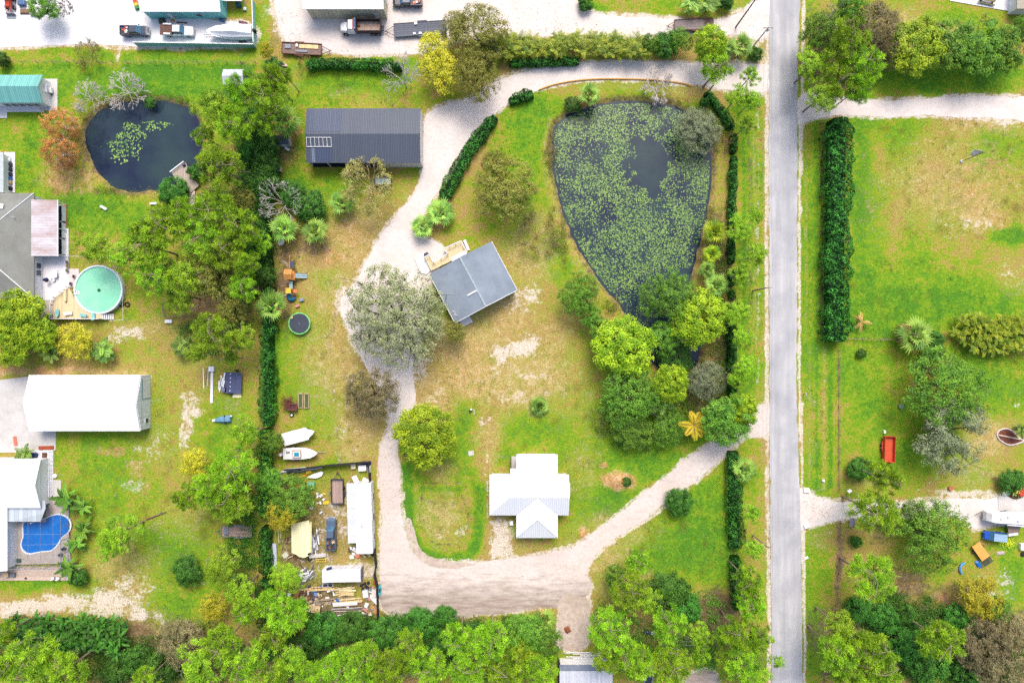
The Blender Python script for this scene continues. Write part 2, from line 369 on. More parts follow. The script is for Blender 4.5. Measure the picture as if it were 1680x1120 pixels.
for a in [(95,290,40,40,.7),(140,300,40,30,.6),(340,500,40,20,.9),(390,490,20,20,.8),(1015,787,24,18,1.2),(993,762,7,6,1.2),(953,876,11,10,1.2),(600,420,50,60,.45),(540,420,40,20,.6),(580,380,60,30,.5),(760,640,80,16,.35),(620,720,30,20,.35),
          (1640,360,20,20,.5),(1590,310,50,30,.5),(1640,280,40,40,.5),(1530,230,40,16,.4),(1540,260,30,20,.35),(1600,280,40,40,.4),(1510,200,40,20,.3),(1575,255,60,25,.3),(1610,200,30,14,.5),(1470,180,1,1,.1),(180,740,40,12,.6),(740,590,110,60,.42),(600,660,50,90,.42),(840,560,60,60,.4),(560,540,30,60,.4),(960,900,40,50,.4),(330,560,60,20,.4),(220,660,60,30,.3),(1450,880,40,40,.3),(220,770,20,20,.6),(240,800,14,20,.5),(1545,980,20,12,.9),(1610,700,40,30,.3),(60,607,120,5,.8),(500,780,20,8,.4),(990,510,6,6,.5)]:
    spot(Q_, *a)
r0_ = random.Random(8)
for (cx, cy, sx, sy, n_) in ((1570,290,110,90,46),(1450,210,40,10,6),(880,700,120,80,20),(240,720,150,110,40),(1500,700,60,80,16),(560,640,60,90,22),(300,880,90,80,22),(1110,880,70,70,20),(760,800,60,70,14),(560,145,110,25,12),(120,340,100,40,16),(1450,500,70,40,14)):
    for _ in range(n_):
        X_, Y_ = cx + r0_.uniform(-1, 1) * sx, cy + r0_.uniform(-1, 1) * sy; q_ = r0_.uniform(2.5, 8); m_ = (np.abs(UX - X_) < 24) & (np.abs(UY - Y_) < 24); d_ = np.hypot(wx[m_] - X_ - 6, wy[m_] - Y_ - 6) / q_
        A['weed'][m_] = np.maximum(A['weed'][m_], np.clip(1.4 - d_, 0, 1) * r0_.uniform(.4, 1))
spot(D_, 722, 850, 42, 46, .75); spot(D_, 725, 770, 30, 22, .6); spot(T_, 722, 826, 34, 10, .45); spot(Q_, 735, 880, 26, 10, .5)
for a in ((510,980,60,40,.95),(500,900,40,50,.8),(560,950,60,20,.5),(520,820,26,40,.5),(585,1000,36,20,.8)): spot(T_, *a)
for xx_, k_, v_ in ((1228, T_, .5), (1218, L_, .9), (1236, D_, .55), (1345, T_, .55), (1338, L_, .95), (1322, D_, .5), (1362, L_, .8)): strip(k_, [(xx_, 200), (xx_ + 2, 400), (xx_, 560)], 3.5, v_, .25)
for xx_, k_, v_ in ((1340, L_, .95), (1352, D_, .6), (1362, L_, .85), (1328, D_, .45)): strip(k_, [(xx_, 570), (xx_ + 1, 700), (xx_, 800)], 3.5, v_, .25)
for P_ in ([(560,470),(540,560),(545,660),(560,760)], [(580,480),(560,570),(566,660),(580,750)]): strip(T_, P_, 3, .5, .4); strip(S_, P_, 2, .42, .5)
strip(T_, [(690,790),(690,880),(720,896),(768,886),(768,800),(752,790),(690,796)], 1.8, .6, .25)
# pad outlines (ragged)
def ragged(P, amp=.22, step=.5, seed=1, it=2, close=True):
    P = smooth_poly(WP(P), it) if it else WP(P); Q = []; rs = np.random.RandomState(seed)
    for i in range(len(P)):
        a = P[i]; b = P[(i + 1) % len(P)]; L = math.hypot(b[0] - a[0], b[1] - a[1]); n = max(1, int(L / step))
        for k in range(n):
            t = k / n; x, y = a[0] + (b[0] - a[0]) * t, a[1] + (b[1] - a[1]) * t
            nx, ny = (b[1] - a[1]) / (L + 1e-9), -(b[0] - a[0]) / (L + 1e-9)
            d = (float(fbm(np.array(x), np.array(y), .35, seed, 4)) - .5) * 4.2 * amp + rs.uniform(-.4, .4) * amp
            Q.append((x + nx * d, y + ny * d))
    return Q
PADS = {}
PADS['north'] = [(1268,104),(1225,106),(1180,104),(1100,101),(1000,99),(920,106),(860,116),(810,132),(770,160),(735,172),(700,182),(694,215),(694,270),(690,300),(672,330),(645,358),(628,378),(615,400),(600,428),(588,455),(572,478),(556,488),(560,515),(580,560),(600,600),(630,650),(640,690),(634,720),(648,735),(656,700),(680,672),(680,640),(676,600),(690,560),(705,500),(706,450),(735,420),(720,398),(694,388),(688,360),(706,335),(722,312),(738,282),(756,248),(778,218),(812,184),(850,160),(900,141),(960,130),(1060,130),(1140,138),(1190,148),(1225,152),(1268,155)]
PADS['south'] = [(640,690),(632,712),(622,738),(624,790),(628,850),(624,900),(622,960),(626,1006),(680,1012),(740,1012),(800,1008),(850,1002),(900,996),(960,985),(975,960),(958,935),(985,900),(1030,870),(1080,835),(1130,798),(1180,755),(1196,738),(1222,715),(1268,715),(1268,655),(1235,672),(1200,708),(1178,722),(1130,748),(1080,790),(1030,830),(985,866),(945,895),(900,908),(850,915),(790,921),(740,922),(700,918),(678,905),(664,880),(660,840),(656,790),(650,740),(652,715),(660,696)]
PADS['west'] = [(-60,-40),(215,-40),(228,10),(262,28),(372,34),(422,42),(424,80),(226,78),(180,72),(120,74),(60,76),(-60,80)]
PADS['top'] = [(442,-40),(700,-40),(940,-40),(946,6),(975,22),(1020,27),(1110,30),(1160,36),(1210,26),(1240,0),(1250,-40),(1268,-40),(1268,60),(1240,66),(1200,56),(1100,52),(1060,60),(1000,62),(900,58),(850,58),(740,70),(700,88),(620,90),(540,88),(480,84),(462,60),(450,20)]
PADS['east_up'] = [(1304,184),(1312,158),(1330,150),(1400,163),(1460,165),(1540,160),(1620,158),(1760,160),(1760,204),(1690,200),(1600,194),(1520,190),(1440,192),(1380,188),(1330,196),(1306,206)]
PADS['east_low'] = [(1306,800),(1324,804),(1340,816),(1372,822),(1440,824),(1500,822),(1560,818),(1640,816),(1760,820),(1760,862),(1640,860),(1600,868),(1580,856),(1560,842),(1500,848),(1440,850),(1390,849),(1350,858),(1325,866),(1308,872)]
PADS['track'] = [(912,975),(972,975),(968,1010),(966,1066),(916,1066),(918,1020)]
PADS['bottom'] = [(1120,1122),(1128,1106),(1150,1098),(1178,1100),(1182,1160),(1115,1160)]
PADSW = {k: ragged(v, .26 if k != 'west' else .12, .5, 7 + i) for i, (k, v) in enumerate(PADS.items())}
for k, P in PADS.items():
    Q = smooth_poly(P, 1); strip(S_, Q + [Q[0]], 5.5, .72, .35)
    strip(T_ if k != 'west' else D_, Q + [Q[0]], 8, .3, .6)
# heights: pond basins, a little roll to the land
def basin(P):
    ins = inpoly(GX, GY, P); m = (GX > min(p[0] for p in P) - 4) & (GX < max(p[0] for p in P) + 4) & (GY > min(p[1] for p in P) - 4) & (GY < max(p[1] for p in P) + 4)
    d = np.full_like(GX, -50.0); d[m] = polydist(GX[m], GY[m], P); d = np.where(ins, d, -np.abs(d)); return d
GZ = np.zeros_like(GX)
for P in (POND_E_W, POND_W_W):
    d = basin(P); d = d + (fbm(GX, GY, .6, 21, 3) - .5) * .9
    GZ -= np.clip((d + 1.0) / 2.4, 0, 1) ** 1.0 * 1.5
    A['dirt'] = np.maximum(A['dirt'], np.clip(1 - np.abs(d + .2) / 1.6, 0, 1) * .75)
for (cx, cy, r, h) in ((1015, 787, 24, .9), (993, 762, 7, .5), (953, 876, 11, .5)):
    X0, Y0 = W(cx, cy); GZ += h * np.exp(-(((GX - X0) ** 2 + (GY - Y0) ** 2) / (r / PX * .6) ** 2))
nx_, ny_ = GX.shape
idx = np.arange(nx_ * ny_).reshape(nx_, ny_)
F = np.stack([idx[:-1, :-1], idx[1:, :-1], idx[1:, 1:], idx[:-1, 1:]], -1).reshape(-1, 4)
V = np.stack([GX, GY, GZ], -1).reshape(-1, 3)
m, t, p, o = newmat('grass_ground'); MATS['ground'] = m
v = coord(t)
def attr(n_):
    a = t.nodes.new("ShaderNodeAttribute"); a.attribute_name = n_; return a.outputs['Fac']
n0 = noise_(t, v, .06, 4, .6); n1 = noise_(t, v, .35, 5, .65); n2 = noise_(t, v, 1.2, 6, .75); n3 = noise_(t, v, 7.0, 4, .75)
g = math_(t, 'ADD', math_(t, 'MULTIPLY', attr('lush'), .64), .31)
g = math_(t, 'ADD', g, math_(t, 'MULTIPLY_ADD', n0, 1.3, -.65)); g = math_(t, 'ADD', g, math_(t, 'MULTIPLY_ADD', n1, 1.5, -.75))
g = math_(t, 'ADD', g, math_(t, 'MULTIPLY_ADD', n2, 2.0, -1.0)); g = math_(t, 'ADD', g, math_(t, 'MULTIPLY_ADD', n3, 1.2, -.6))
rp = t.nodes.new("ShaderNodeValToRGB"); e = rp.color_ramp.elements
stops = [(0.0, C(176,148,92)), (.22, C(172,154,78)), (.42, C(148,164,42)), (.62, C(122,162,34)), (.82, C(108,154,38)), (1.0, C(84,138,38))]
e[0].position, e[0].color = stops[0]; e[1].position, e[1].color = stops[-1]
for ps, c in stops[1:-1]:
    q = e.new(ps); q.color = c
t.links.new(g, rp.inputs[0]); col = rp.outputs[0]
nm = noise_(t, v, .8, 6, .7); mpp = t.nodes.new('ShaderNodeMapping'); mpp.inputs['Location'].default_value = (31, 17, 5); t.links.new(v, mpp.inputs[0]); nm2 = noise_(t, mpp.outputs[0], .55, 6, .7)
def layer(col, name, c1, c2, thr, sharp, nz, amp, c3=None, c4=None):
    f = math_(t, 'ADD', attr(name), math_(t, 'MULTIPLY_ADD', nz, amp * 2.0, -amp))
    f = math_(t, 'ADD', f, math_(t, 'MULTIPLY_ADD', n1, amp * 1.4, -amp * .7))
    f = math_(t, 'MULTIPLY_ADD', f, sharp, -thr * sharp, clamp=True)
    f = math_(t, 'MULTIPLY', f, .78 if name == 'dry' else .9)
    cc = mixrgb(t, math_(t, 'MULTIPLY_ADD', n3, 2.2, -.6, clamp=True), c1, c2)
    if c3: cc = mixrgb(t, math_(t, 'MULTIPLY_ADD', nm, 4.0, -1.75, clamp=True), cc, c3)
    if c4: cc = mixrgb(t, math_(t, 'MULTIPLY_ADD', nm2, 5.0, -2.6, clamp=True), cc, c4)
    return mixrgb(t, f, col, cc)
col = layer(col, 'dry', C(212,180,124), C(176,148,88), .36, 2.0, n2, .95, C(222,194,150), C(142,158,54))
col = layer(col, 'rust', C(212,164,110), C(184,130,74), .36, 2.2, n2, .8, C(224,184,150), C(160,140,70))
col = mixrgb(t, math_(t, 'MULTIPLY', attr('weed'), .6), col, C(104,108,34))
col = layer(col, 'dirt', C(132,104,80), C(94,72,54), .36, 2.6, n2, .9, C(166,140,120), C(110,112,54))
col = layer(col, 'sand', C(242,230,218), C(216,198,176), .42, 3.0, n2, 1.0)
fs = math_(t, 'MULTIPLY', math_(t, 'MULTIPLY_ADD', nm2, 6, -3.6, clamp=True), math_(t, 'MULTIPLY_ADD', n3, 6, -3.2, clamp=True)); col = mixrgb(t, math_(t, 'MULTIPLY', fs, .7), col, C(226,206,180))
n3b = noise_(t, v, 3.2, 3, .6)
vr = math_(t, 'MULTIPLY_ADD', n3, 1.9, .05); vr = math_(t, 'MULTIPLY', vr, math_(t, 'MULTIPLY_ADD', n3b, 1.5, .25))
cb = t.nodes.new("ShaderNodeCombineColor")
for i in range(3): t.links.new(vr, cb.inputs[i])
col = mixrgb(t, 1.0, col, cb.outputs[0], 'MULTIPLY')
t.links.new(col, p.inputs['Base Color']); p.inputs['Roughness'].default_value = .95; p.inputs['Specular IOR Level'].default_value = .1
b = t.nodes.new("ShaderNodeBump"); b.inputs['Strength'].default_value = .5; b.inputs['Distance'].default_value = .12
t.links.new(n3, b.inputs['Height']); t.links.new(b.outputs[0], p.inputs['Normal'])
gr = np_mesh('ground', V, F, None, [m]); gr['kind'] = 'structure'
for k, a in A.items():
    at = gr.data.attributes.new(k, 'FLOAT', 'POINT'); at.data.foreach_set('value', np.clip(a, 0, 1.3).astype(np.float32).ravel())
# ------------------------------------------------------------------ paved and shell surfaces
def shellmat(key, c1, c2, c3, c4=None, big=.25, c4thr=.62, worn=None):
    if key in MATS: return MATS[key]
    m, t, p, o = newmat(key); v = coord(t)
    a = noise_(t, v, big, 5, .6); b_ = noise_(t, v, 1.4, 5, .7); c_ = noise_(t, v, 9, 3, .8)
    col = mixrgb(t, math_(t, 'MULTIPLY_ADD', a, 3.4, -1.2, clamp=True), c1, c2)
    col = mixrgb(t, math_(t, 'MULTIPLY_ADD', b_, 3.4, -1.5, clamp=True), col, c3)
    if c4: col = mixrgb(t, math_(t, 'MULTIPLY_ADD', c_, 7, -7 * c4thr, clamp=True), col, c4)
    if worn:
        sp = t.nodes.new("ShaderNodeSeparateXYZ"); t.links.new(v, sp.inputs[0]); mp = t.nodes.new("ShaderNodeMapping"); t.links.new(v, mp.inputs[0]); mp.inputs['Scale'].default_value = (.28, 1.3, 1)
        sn = noise_(t, mp.outputs[0], .8, 6, .7); yy = math_(t, 'MULTIPLY_ADD', sp.outputs['Y'], -.16, -7.45)
        wf = math_(t, 'ADD', math_(t, 'MINIMUM', yy, 1.0), math_(t, 'MULTIPLY_ADD', sn, 2.6, -1.5)); wf = math_(t, 'MULTIPLY', wf, .85, clamp=True)
        col = mixrgb(t, wf, col, worn); wf2 = math_(t, 'MULTIPLY_ADD', sn, 3, -1.55, clamp=True); col = mixrgb(t, math_(t, 'MULTIPLY', wf2, .45), col, worn)
    k = math_(t, 'MULTIPLY_ADD', c_, .18, .91); cb = t.nodes.new("ShaderNodeCombineColor")
    for i in range(3): t.links.new(k, cb.inputs[i])
    col = mixrgb(t, 1.0, col, cb.outputs[0], 'MULTIPLY')
    t.links.new(col, p.inputs['Base Color']); p.inputs['Roughness'].default_value = .95; p.inputs['Specular IOR Level'].default_value = .1
    MATS[key] = m; return m
SH = shellmat('shell', C(240,232,226), C(230,218,210), C(222,208,198), C(204,186,172), c4thr=.7)
SH2 = shellmat('shell_dirty', C(232,222,214), C(222,208,198), C(212,196,184), C(186,166,148), .10, .7, worn=C(158,140,128))
SH3 = shellmat('yard_dirt', C(222,206,190), C(196,178,162), C(176,156,140), C(140,118,100), .2, .66)
SH4 = shellmat('pale_concrete', C(250,248,248), C(238,236,240), C(228,224,226), C(205,200,200), .2, .7)
def sheet(name, P, z, m):
    me = bpy.data.meshes.new(name); bm = bmesh.new()
    f = bm.faces.new([bm.verts.new((q[0], q[1], z)) for q in P]); f.normal_update()
    if f.normal.z < 0: f.normal_flip()
    bmesh.ops.triangulate(bm, faces=bm.faces[:]); bm.to_mesh(me); bm.free(); me.materials.append(m)
    o = bpy.data.objects.new(name, me); COL.objects.link(o); o['kind'] = 'structure'; return o
sheet('driveway', PADSW['north'], .020, SH)
sheet('driveway', PADSW['south'], .028, SH2)
sheet('yard', PADSW['west'], .020, SH4)
sheet('yard', PADSW['top'], .020, SH)
sheet('driveway', PADSW['east_up'], .020, SH)
sheet('driveway', PADSW['east_low'], .020, SH)
sheet('path', PADSW['track'], .036, SH3)
sheet('path', PADSW['bottom'], .020, SH2)
# worn dark soil across the south turning area
0 and sheet('worn_soil', ragged([(630,960),(650,945),(690,948),(720,972),(780,976),(860,970),(930,962),(965,965),(955,984),(900,994),(820,1003),(740,1009),(640,1005),(628,985)], .9, .4, 77), .044, SH3)
sheet('worn_soil', ragged([(664,850),(676,850),(684,890),(706,914),(740,922),(790,922),(760,934),(700,928),(672,904)], .25, .4, 78), .044, SH3)
# asphalt road
RL = [(1267,-400),(1265,-40),(1262,60),(1261,300),(1262,560),(1263,830),(1267,1160),(1271,1600)]
RR = [(1320,-400),(1316,-40),(1308,80),(1308,300),(1307,560),(1306,640),(1312,800),(1314,870),(1317,1160),(1321,1600)]
def edge_(P, seed, amp):
    P = smooth_line(WP(P), 2); Q = []
    for a, b_ in zip(P[:-1], P[1:]):
        n = max(1, int(math.hypot(b_[0] - a[0], b_[1] - a[1]) / .5))
        for k in range(n):
            x = a[0] + (b_[0] - a[0]) * k / n; y = a[1] + (b_[1] - a[1]) * k / n
            Q.append((x + (float(fbm(np.array(x), np.array(y), .7, seed, 4)) - .5) * amp, y))
    return Q
mr, t, p, o = newmat('asphalt'); v = coord(t)
mp = t.nodes.new("ShaderNodeMapping"); t.links.new(v, mp.inputs[0]); mp.inputs['Scale'].default_value = (1, .06, 1)
a1 = noise_(t, mp.outputs[0], .8, 4, .6); a2 = noise_(t, v, .2, 5, .6); a3 = noise_(t, v, 12, 3, .8)
col = mixrgb(t, math_(t, 'MULTIPLY_ADD', a1, 2.6, -.8, clamp=True), C(208,207,208), C(178,178,182))
col = mixrgb(t, math_(t, 'MULTIPLY_ADD', a2, 3.0, -1.3, clamp=True), col, C(166,166,172))
k = math_(t, 'MULTIPLY_ADD', a3, .3, .85); cb = t.nodes.new("ShaderNodeCombineColor")
for i in range(3): t.links.new(k, cb.inputs[i])
col = mixrgb(t, 1.0, col, cb.outputs[0], 'MULTIPLY')
vo = t.nodes.new("ShaderNodeTexVoronoi"); vo.feature = 'DISTANCE_TO_EDGE'; vo.inputs['Scale'].default_value = .16; t.links.new(v, vo.inputs['Vector'])
cr = math_(t, 'MULTIPLY', math_(t, 'LESS_THAN', vo.outputs[0], .006), .35)
t.links.new(col, p.inputs['Base Color']); p.inputs['Roughness'].default_value = .9; p.inputs['Specular IOR Level'].default_value = .2
sheet('road', edge_(RL, 31, .5) + edge_(RR, 32, .5)[::-1], .056, mr)
# ------------------------------------------------------------------ pond water
def watermat(key, c1, c2, rough=.04, ior=1.5, wave=.05):
    m, t, p, o = newmat(key); v = coord(t)
    n = noise_(t, v, .12, 4, .6); col = mixrgb(t, math_(t, 'MULTIPLY_ADD', n, 3.0, -1.0, clamp=True), c1, c2)
    t.links.new(col, p.inputs['Base Color']); p.inputs['Roughness'].default_value = rough; p.inputs['IOR'].default_value = ior
    b = t.nodes.new("ShaderNodeBump"); b.inputs['Strength'].default_value = wave; b.inputs['Distance'].default_value = .05
    t.links.new(noise_(t, v, 2.5, 3), b.inputs['Height']); t.links.new(b.outputs[0], p.inputs['Normal']); MATS[key] = m; return m
WM = watermat('pond_water', (.010, .016, .040, 1), (.022, .042, .048, 1), ior=1.36)
def grow(P, d):
    cx = sum(q[0] for q in P) / len(P); cy = sum(q[1] for q in P) / len(P); R = []
    for x, y in P:
        L = math.hypot(x - cx, y - cy); R.append((x + (x - cx) / L * d, y + (y - cy) / L * d))
    return R
WZ = -.62
sheet('water', grow(POND_E_W, .9), WZ, WM); sheet('water', grow(POND_W_W, .9), WZ, WM)
# floating lily leaves: too many to count
def lilies(name, n, P, fn, seed, label, size=(.065, .155)):
    r = np.random.RandomState(seed); x0 = min(q[0] for q in P); x1 = max(q[0] for q in P); y0 = min(q[1] for q in P); y1 = max(q[1] for q in P)
    x = r.uniform(x0, x1, n * 6); y = r.uniform(y0, y1, n * 6)
    k = inpoly(x, y, P) & (polydist(x, y, P) > .5); x, y = x[k], y[k]
    u = x * PX + 840; vv = 560 - y * PX
    k = r.rand(len(x)) < fn(u, vv); x, y = x[k][:n], y[k][:n]; n = len(x)
    s = r.uniform(*size, n); a = r.uniform(0, 6.28, n); Vv = []; K = 7
    for i in range(K):
        th = a + .25 + i * (5.8 / (K - 1)); Vv.append(np.stack([x + s * np.cos(th), y + s * np.sin(th), WZ + .02 + r.uniform(0, .03, n)], -1))
    V = np.stack(Vv, 1).reshape(-1, 3); Fc = np.arange(n * K).reshape(n, K)
    o = np_mesh(name, V, Fc, r.rand(n), [leafmat('lily', C(34,80,44), C(140,168,84), 0.0, 0, .35)]); tag(o, label, 'water lilies', kind='stuff'); return o
def fE(u, v):
    d = .62 * np.clip(fbm(u, v, .05, 40, 5) * 3.2 - .9, .2, 1)
    hole = np.sqrt(((u - 1065) / 38) ** 2 + ((v - 264) / 54) ** 2) + (fbm(u, v, .07, 44, 4) - .5) * 1.3
    d = np.where(hole < .9, 0.0, d); d = np.where((u > 1085) & (v > 440), d * .12, d); d = np.where((v > 490), d * .3, d)
    return np.clip(d, 0, 1)
def fW(u, v):
    d = np.sqrt(((u - 205 - (v - 235) * -.3) / 34) ** 2 + ((v - 232) / 34) ** 2) + (fbm(u, v, .08, 46, 3) - .5) * .9
    e = np.abs(v - 205 + (u - 250) * .05) / 9 + np.abs(u - 245) / 40
    return np.where((d < .95) | (e < 1.1), .8, 0.0)
lilies('water_lilies', 16000, POND_E_W, fE, 5, 'green lily pads covering most of the large pond around a dark open patch')
lilies('water_lilies', 700, POND_W_W, fW, 6, 'pale lily pads clustered in the middle of the smaller left pond', (.09, .2))
# ================================================================== PLANTS
LM = {
 'pine': leafmat('leaf_pine', C(60,114,20), C(184,226,50), .3, .012),
 'broad': leafmat('leaf_broad', C(64,122,14), C(204,228,50), .3, .012),
 'green': leafmat('leaf_green', C(36,92,22), C(142,190,62), .25, .012),
 'dark': leafmat('leaf_dark', C(18,58,10), C(92,150,48), .2, .015),
 'hedge': leafmat('leaf_hedge', C(8,54,8), C(90,172,58), .2, .008),
 'oak': leafmat('leaf_oak', C(98,112,66), C(186,190,142), .25, .008),
 'olive': leafmat('leaf_olive', C(100,110,36), C(178,176,84), .25, .012),
 'brown': leafmat('leaf_brown', C(92,88,56), C(158,146,104), .2, .01),
 'yellow': leafmat('leaf_yellow', C(146,156,26), C(222,210,60), .3, .01),
 'palm': leafmat('leaf_palm', C(44,100,30), C(176,214,92), .25, .01),
 'grove': leafmat('leaf_areca', C(56,126,18), C(200,214,50), .3, .01),
 'deadfrond': leafmat('leaf_dead', C(150,106,50), C(222,186,112), .2, .01),
 'gold': leafmat('leaf_gold', C(160,160,26), C(240,204,60), .3, .01),
 'rust': leafmat('leaf_rust', C(150,96,44), C(236,176,92), .25, .01),
 'greyoak': leafmat('leaf_greyoak', C(78,92,62), C(164,172,132), .25, .01),
 'pale': leafmat('leaf_pale', C(150,160,70), C(226,216,140), .3, .01),
}
def bark(key, c, c2): return mat(key, c, .95, c2, 6, .6, bump=.5)
BK = {'pine': bark('bark_pine', C(168,150,132), C(120,98,82)), 'oak': bark('bark_oak', C(108,98,84), C(66,58,50)), 'grey': bark('bark_grey', C(232,224,218), C(182,170,162)),
      'tan': bark('bark_tan', C(206,186,140), C(158,138,96)), 'palm': bark('bark_palm', C(150,136,118), C(100,88,72)), 'brown': bark('bark_brown', C(178,150,112), C(130,104,74))}
def nrm(a): return a / (np.linalg.norm(a, axis=-1, keepdims=True) + 1e-9)
def leaves(c, n, L, Wd, r):
    N = len(c); rv = nrm(r.normal(size=(N, 3))); t_ = nrm(np.cross(n, rv)); b_ = np.cross(n, t_)
    L = (L * r.uniform(.7, 1.3, N))[:, None] / 2; Wd = (Wd * r.uniform(.7, 1.3, N))[:, None] / 2
    return np.stack([c - t_ * L, c + b_ * Wd, c + t_ * L, c - b_ * Wd], 1).reshape(-1, 3)
def blades(o, d, L, Wd, r):
    N = len(o); s = nrm(np.cross(d, nrm(r.normal(size=(N, 3)) + np.array([0, 0, 1.5])))); L = (L * r.uniform(.7, 1.3, N))[:, None]; Wd = Wd / 2
    return np.stack([o, o + d * L * .5 + s * Wd, o + d * L, o + d * L * .5 - s * Wd], 1).reshape(-1, 3)
def tubes(segs, n=4):
    """segs: list of (p0, p1, r0, r1) -> V, F"""
    P0 = np.array([s[0] for s in segs], float); P1 = np.array([s[1] for s in segs], float); r0 = np.array([s[2] for s in segs]); r1 = np.array([s[3] for s in segs])
    d = nrm(P1 - P0); ref = np.where(np.abs(d[:, 2:3]) > .9, np.array([[1., 0, 0]]), np.array([[0, 0, 1.]])); a = nrm(np.cross(d, ref)); b_ = np.cross(d, a)
    V = []
    for P, rr in ((P0, r0), (P1, r1)):
        for i in range(n):
            th = 2 * math.pi * i / n; V.append(P + (a * math.cos(th) + b_ * math.sin(th)) * rr[:, None])
    V = np.stack(V, 1).reshape(-1, 3); base = (np.arange(len(segs)) * 2 * n)[:, None]
    F = np.concatenate([base + np.array([[i, (i + 1) % n, n + (i + 1) % n, n + i]]) for i in range(n)])
    return V, F
PLIB = {}
class Proto:
    """shared meshes of one plant form, natural radius R and height h"""
    def __init__(s, name, R, h, hc): s.name, s.R, s.h, s.hc, s.parts = name, R, h, hc, []
def crown_pts(n, R, rz, zc, seed, inner=.45, lobes=9, flat=.7, cull=.0):
    r = np.random.RandomState(seed); d = nrm(r.normal(size=(n * 3, 3)) + np.array([0, 0, .25])); ld = nrm(r.normal(size=(lobes, 3)) * np.array([1, 1, .7]))
    k = np.max(d @ ld.T, axis=1); k = np.clip((k - .45) / .5, 0, 1)
    rad = (.66 + .34 * k) * (inner + (1 - inner) * r.rand(n * 3) ** .5)
    p = d * rad[:, None] * np.array([R, R, rz]); p[:, 2] = np.where(p[:, 2] < 0, p[:, 2] * flat, p[:, 2]) + zc
    if cull:
        q = vnoise(p[:, 0] * 2.2 / R * 2 + 50, p[:, 1] * 2.2 / R * 2 + 50 + p[:, 2], seed + 9); keep = q > cull; p = p[keep]
    return p[:n], r
def limbs(pts, zc, h0, trunk_r, r, nmain=6, R=4, lean=0, twig=.03):
    """trunk, main limbs, and a twig to every leaf cluster"""
    segs = [((0, 0, -.1), (lean * .5, 0, h0 * .5), trunk_r, trunk_r * .85), ((lean * .5, 0, h0 * .5), (lean, 0, h0), trunk_r * .85, trunk_r * .7)]; nodes = [np.array([lean, 0, h0])]
    for i in range(nmain):
        a = 2 * math.pi * (i + r.rand() * .6) / nmain; L = R * r.uniform(.55, .85); el = r.uniform(.1, .7); p = np.array([lean, 0, h0 * r.uniform(.85, 1.0)]); rr = trunk_r * .5
        for k in range(4):
            q = p + np.array([math.cos(a) * L / 4, math.sin(a) * L / 4, (zc + R * .3 * el - h0) / 4 + r.uniform(-.1, .1)]); a += r.uniform(-.35, .35); segs.append((p, q, rr, rr * .72)); rr *= .72; p = q; nodes.append(q)
            if k >= 1:
                a2 = a + r.choice([-1, 1]) * r.uniform(.5, 1.1); L2 = L * .4; p2 = p; r2 = rr * .7
                for j in range(2):
                    q2 = p2 + np.array([math.cos(a2) * L2 / 2, math.sin(a2) * L2 / 2, r.uniform(0, .35) * L2 / 2]); segs.append((p2, q2, r2, r2 * .7)); r2 *= .7; p2 = q2; nodes.append(q2)
    N = np.array(nodes)
    for c in pts[::2]:
        dd = np.linalg.norm(N - c, axis=1); j = int(np.argmin(dd)); segs.append((N[j], c, twig, twig * .5))
    return segs
def leafy(key, seed, R, h, mat_leaf, mat_bark, ncl, per, L, Wd, spread, inner=.45, cull=0., zc=None, rz=None, up=.7, nmain=6, trunk_r=.25, h0=None, lobes=9, flat=.7, lean=0, twig=.03, tb=.6):
    zc = zc or h * .62; rz = rz or h - zc; P, r = crown_pts(ncl, R * .92, rz, zc, seed, inner, lobes, flat, cull); h0 = h0 or h * .35
    off = nrm(r.normal(size=(len(P), per, 3))) * (spread * r.rand(len(P), per, 1) ** .5); off[:, :, 2] *= .7
    c = (P[:, None, :] + off); out = nrm(P - np.array([0, 0, zc - rz * .3]))[:, None, :]
    n = nrm(out * .5 + nrm(off) * .5 + np.array([0, 0, up]) + r.normal(size=off.shape) * .45).reshape(-1, 3); c = c.reshape(-1, 3)
    V = leaves(c, n, L, Wd, r); F = np.arange(len(V)).reshape(-1, 4)
    tint = np.clip(np.repeat(r.rand(len(P)), per) * tb + r.rand(len(c)) * (1 - tb), 0, 1)
    pr = Proto(key, R, h, zc); S, Fs = tubes(limbs(P, zc, h0, trunk_r, r, nmain, R, lean, twig))
    pr.parts = [('crown', V, F, tint, LM[mat_leaf]), ('trunk', S, Fs, None, BK[mat_bark])]; return pr
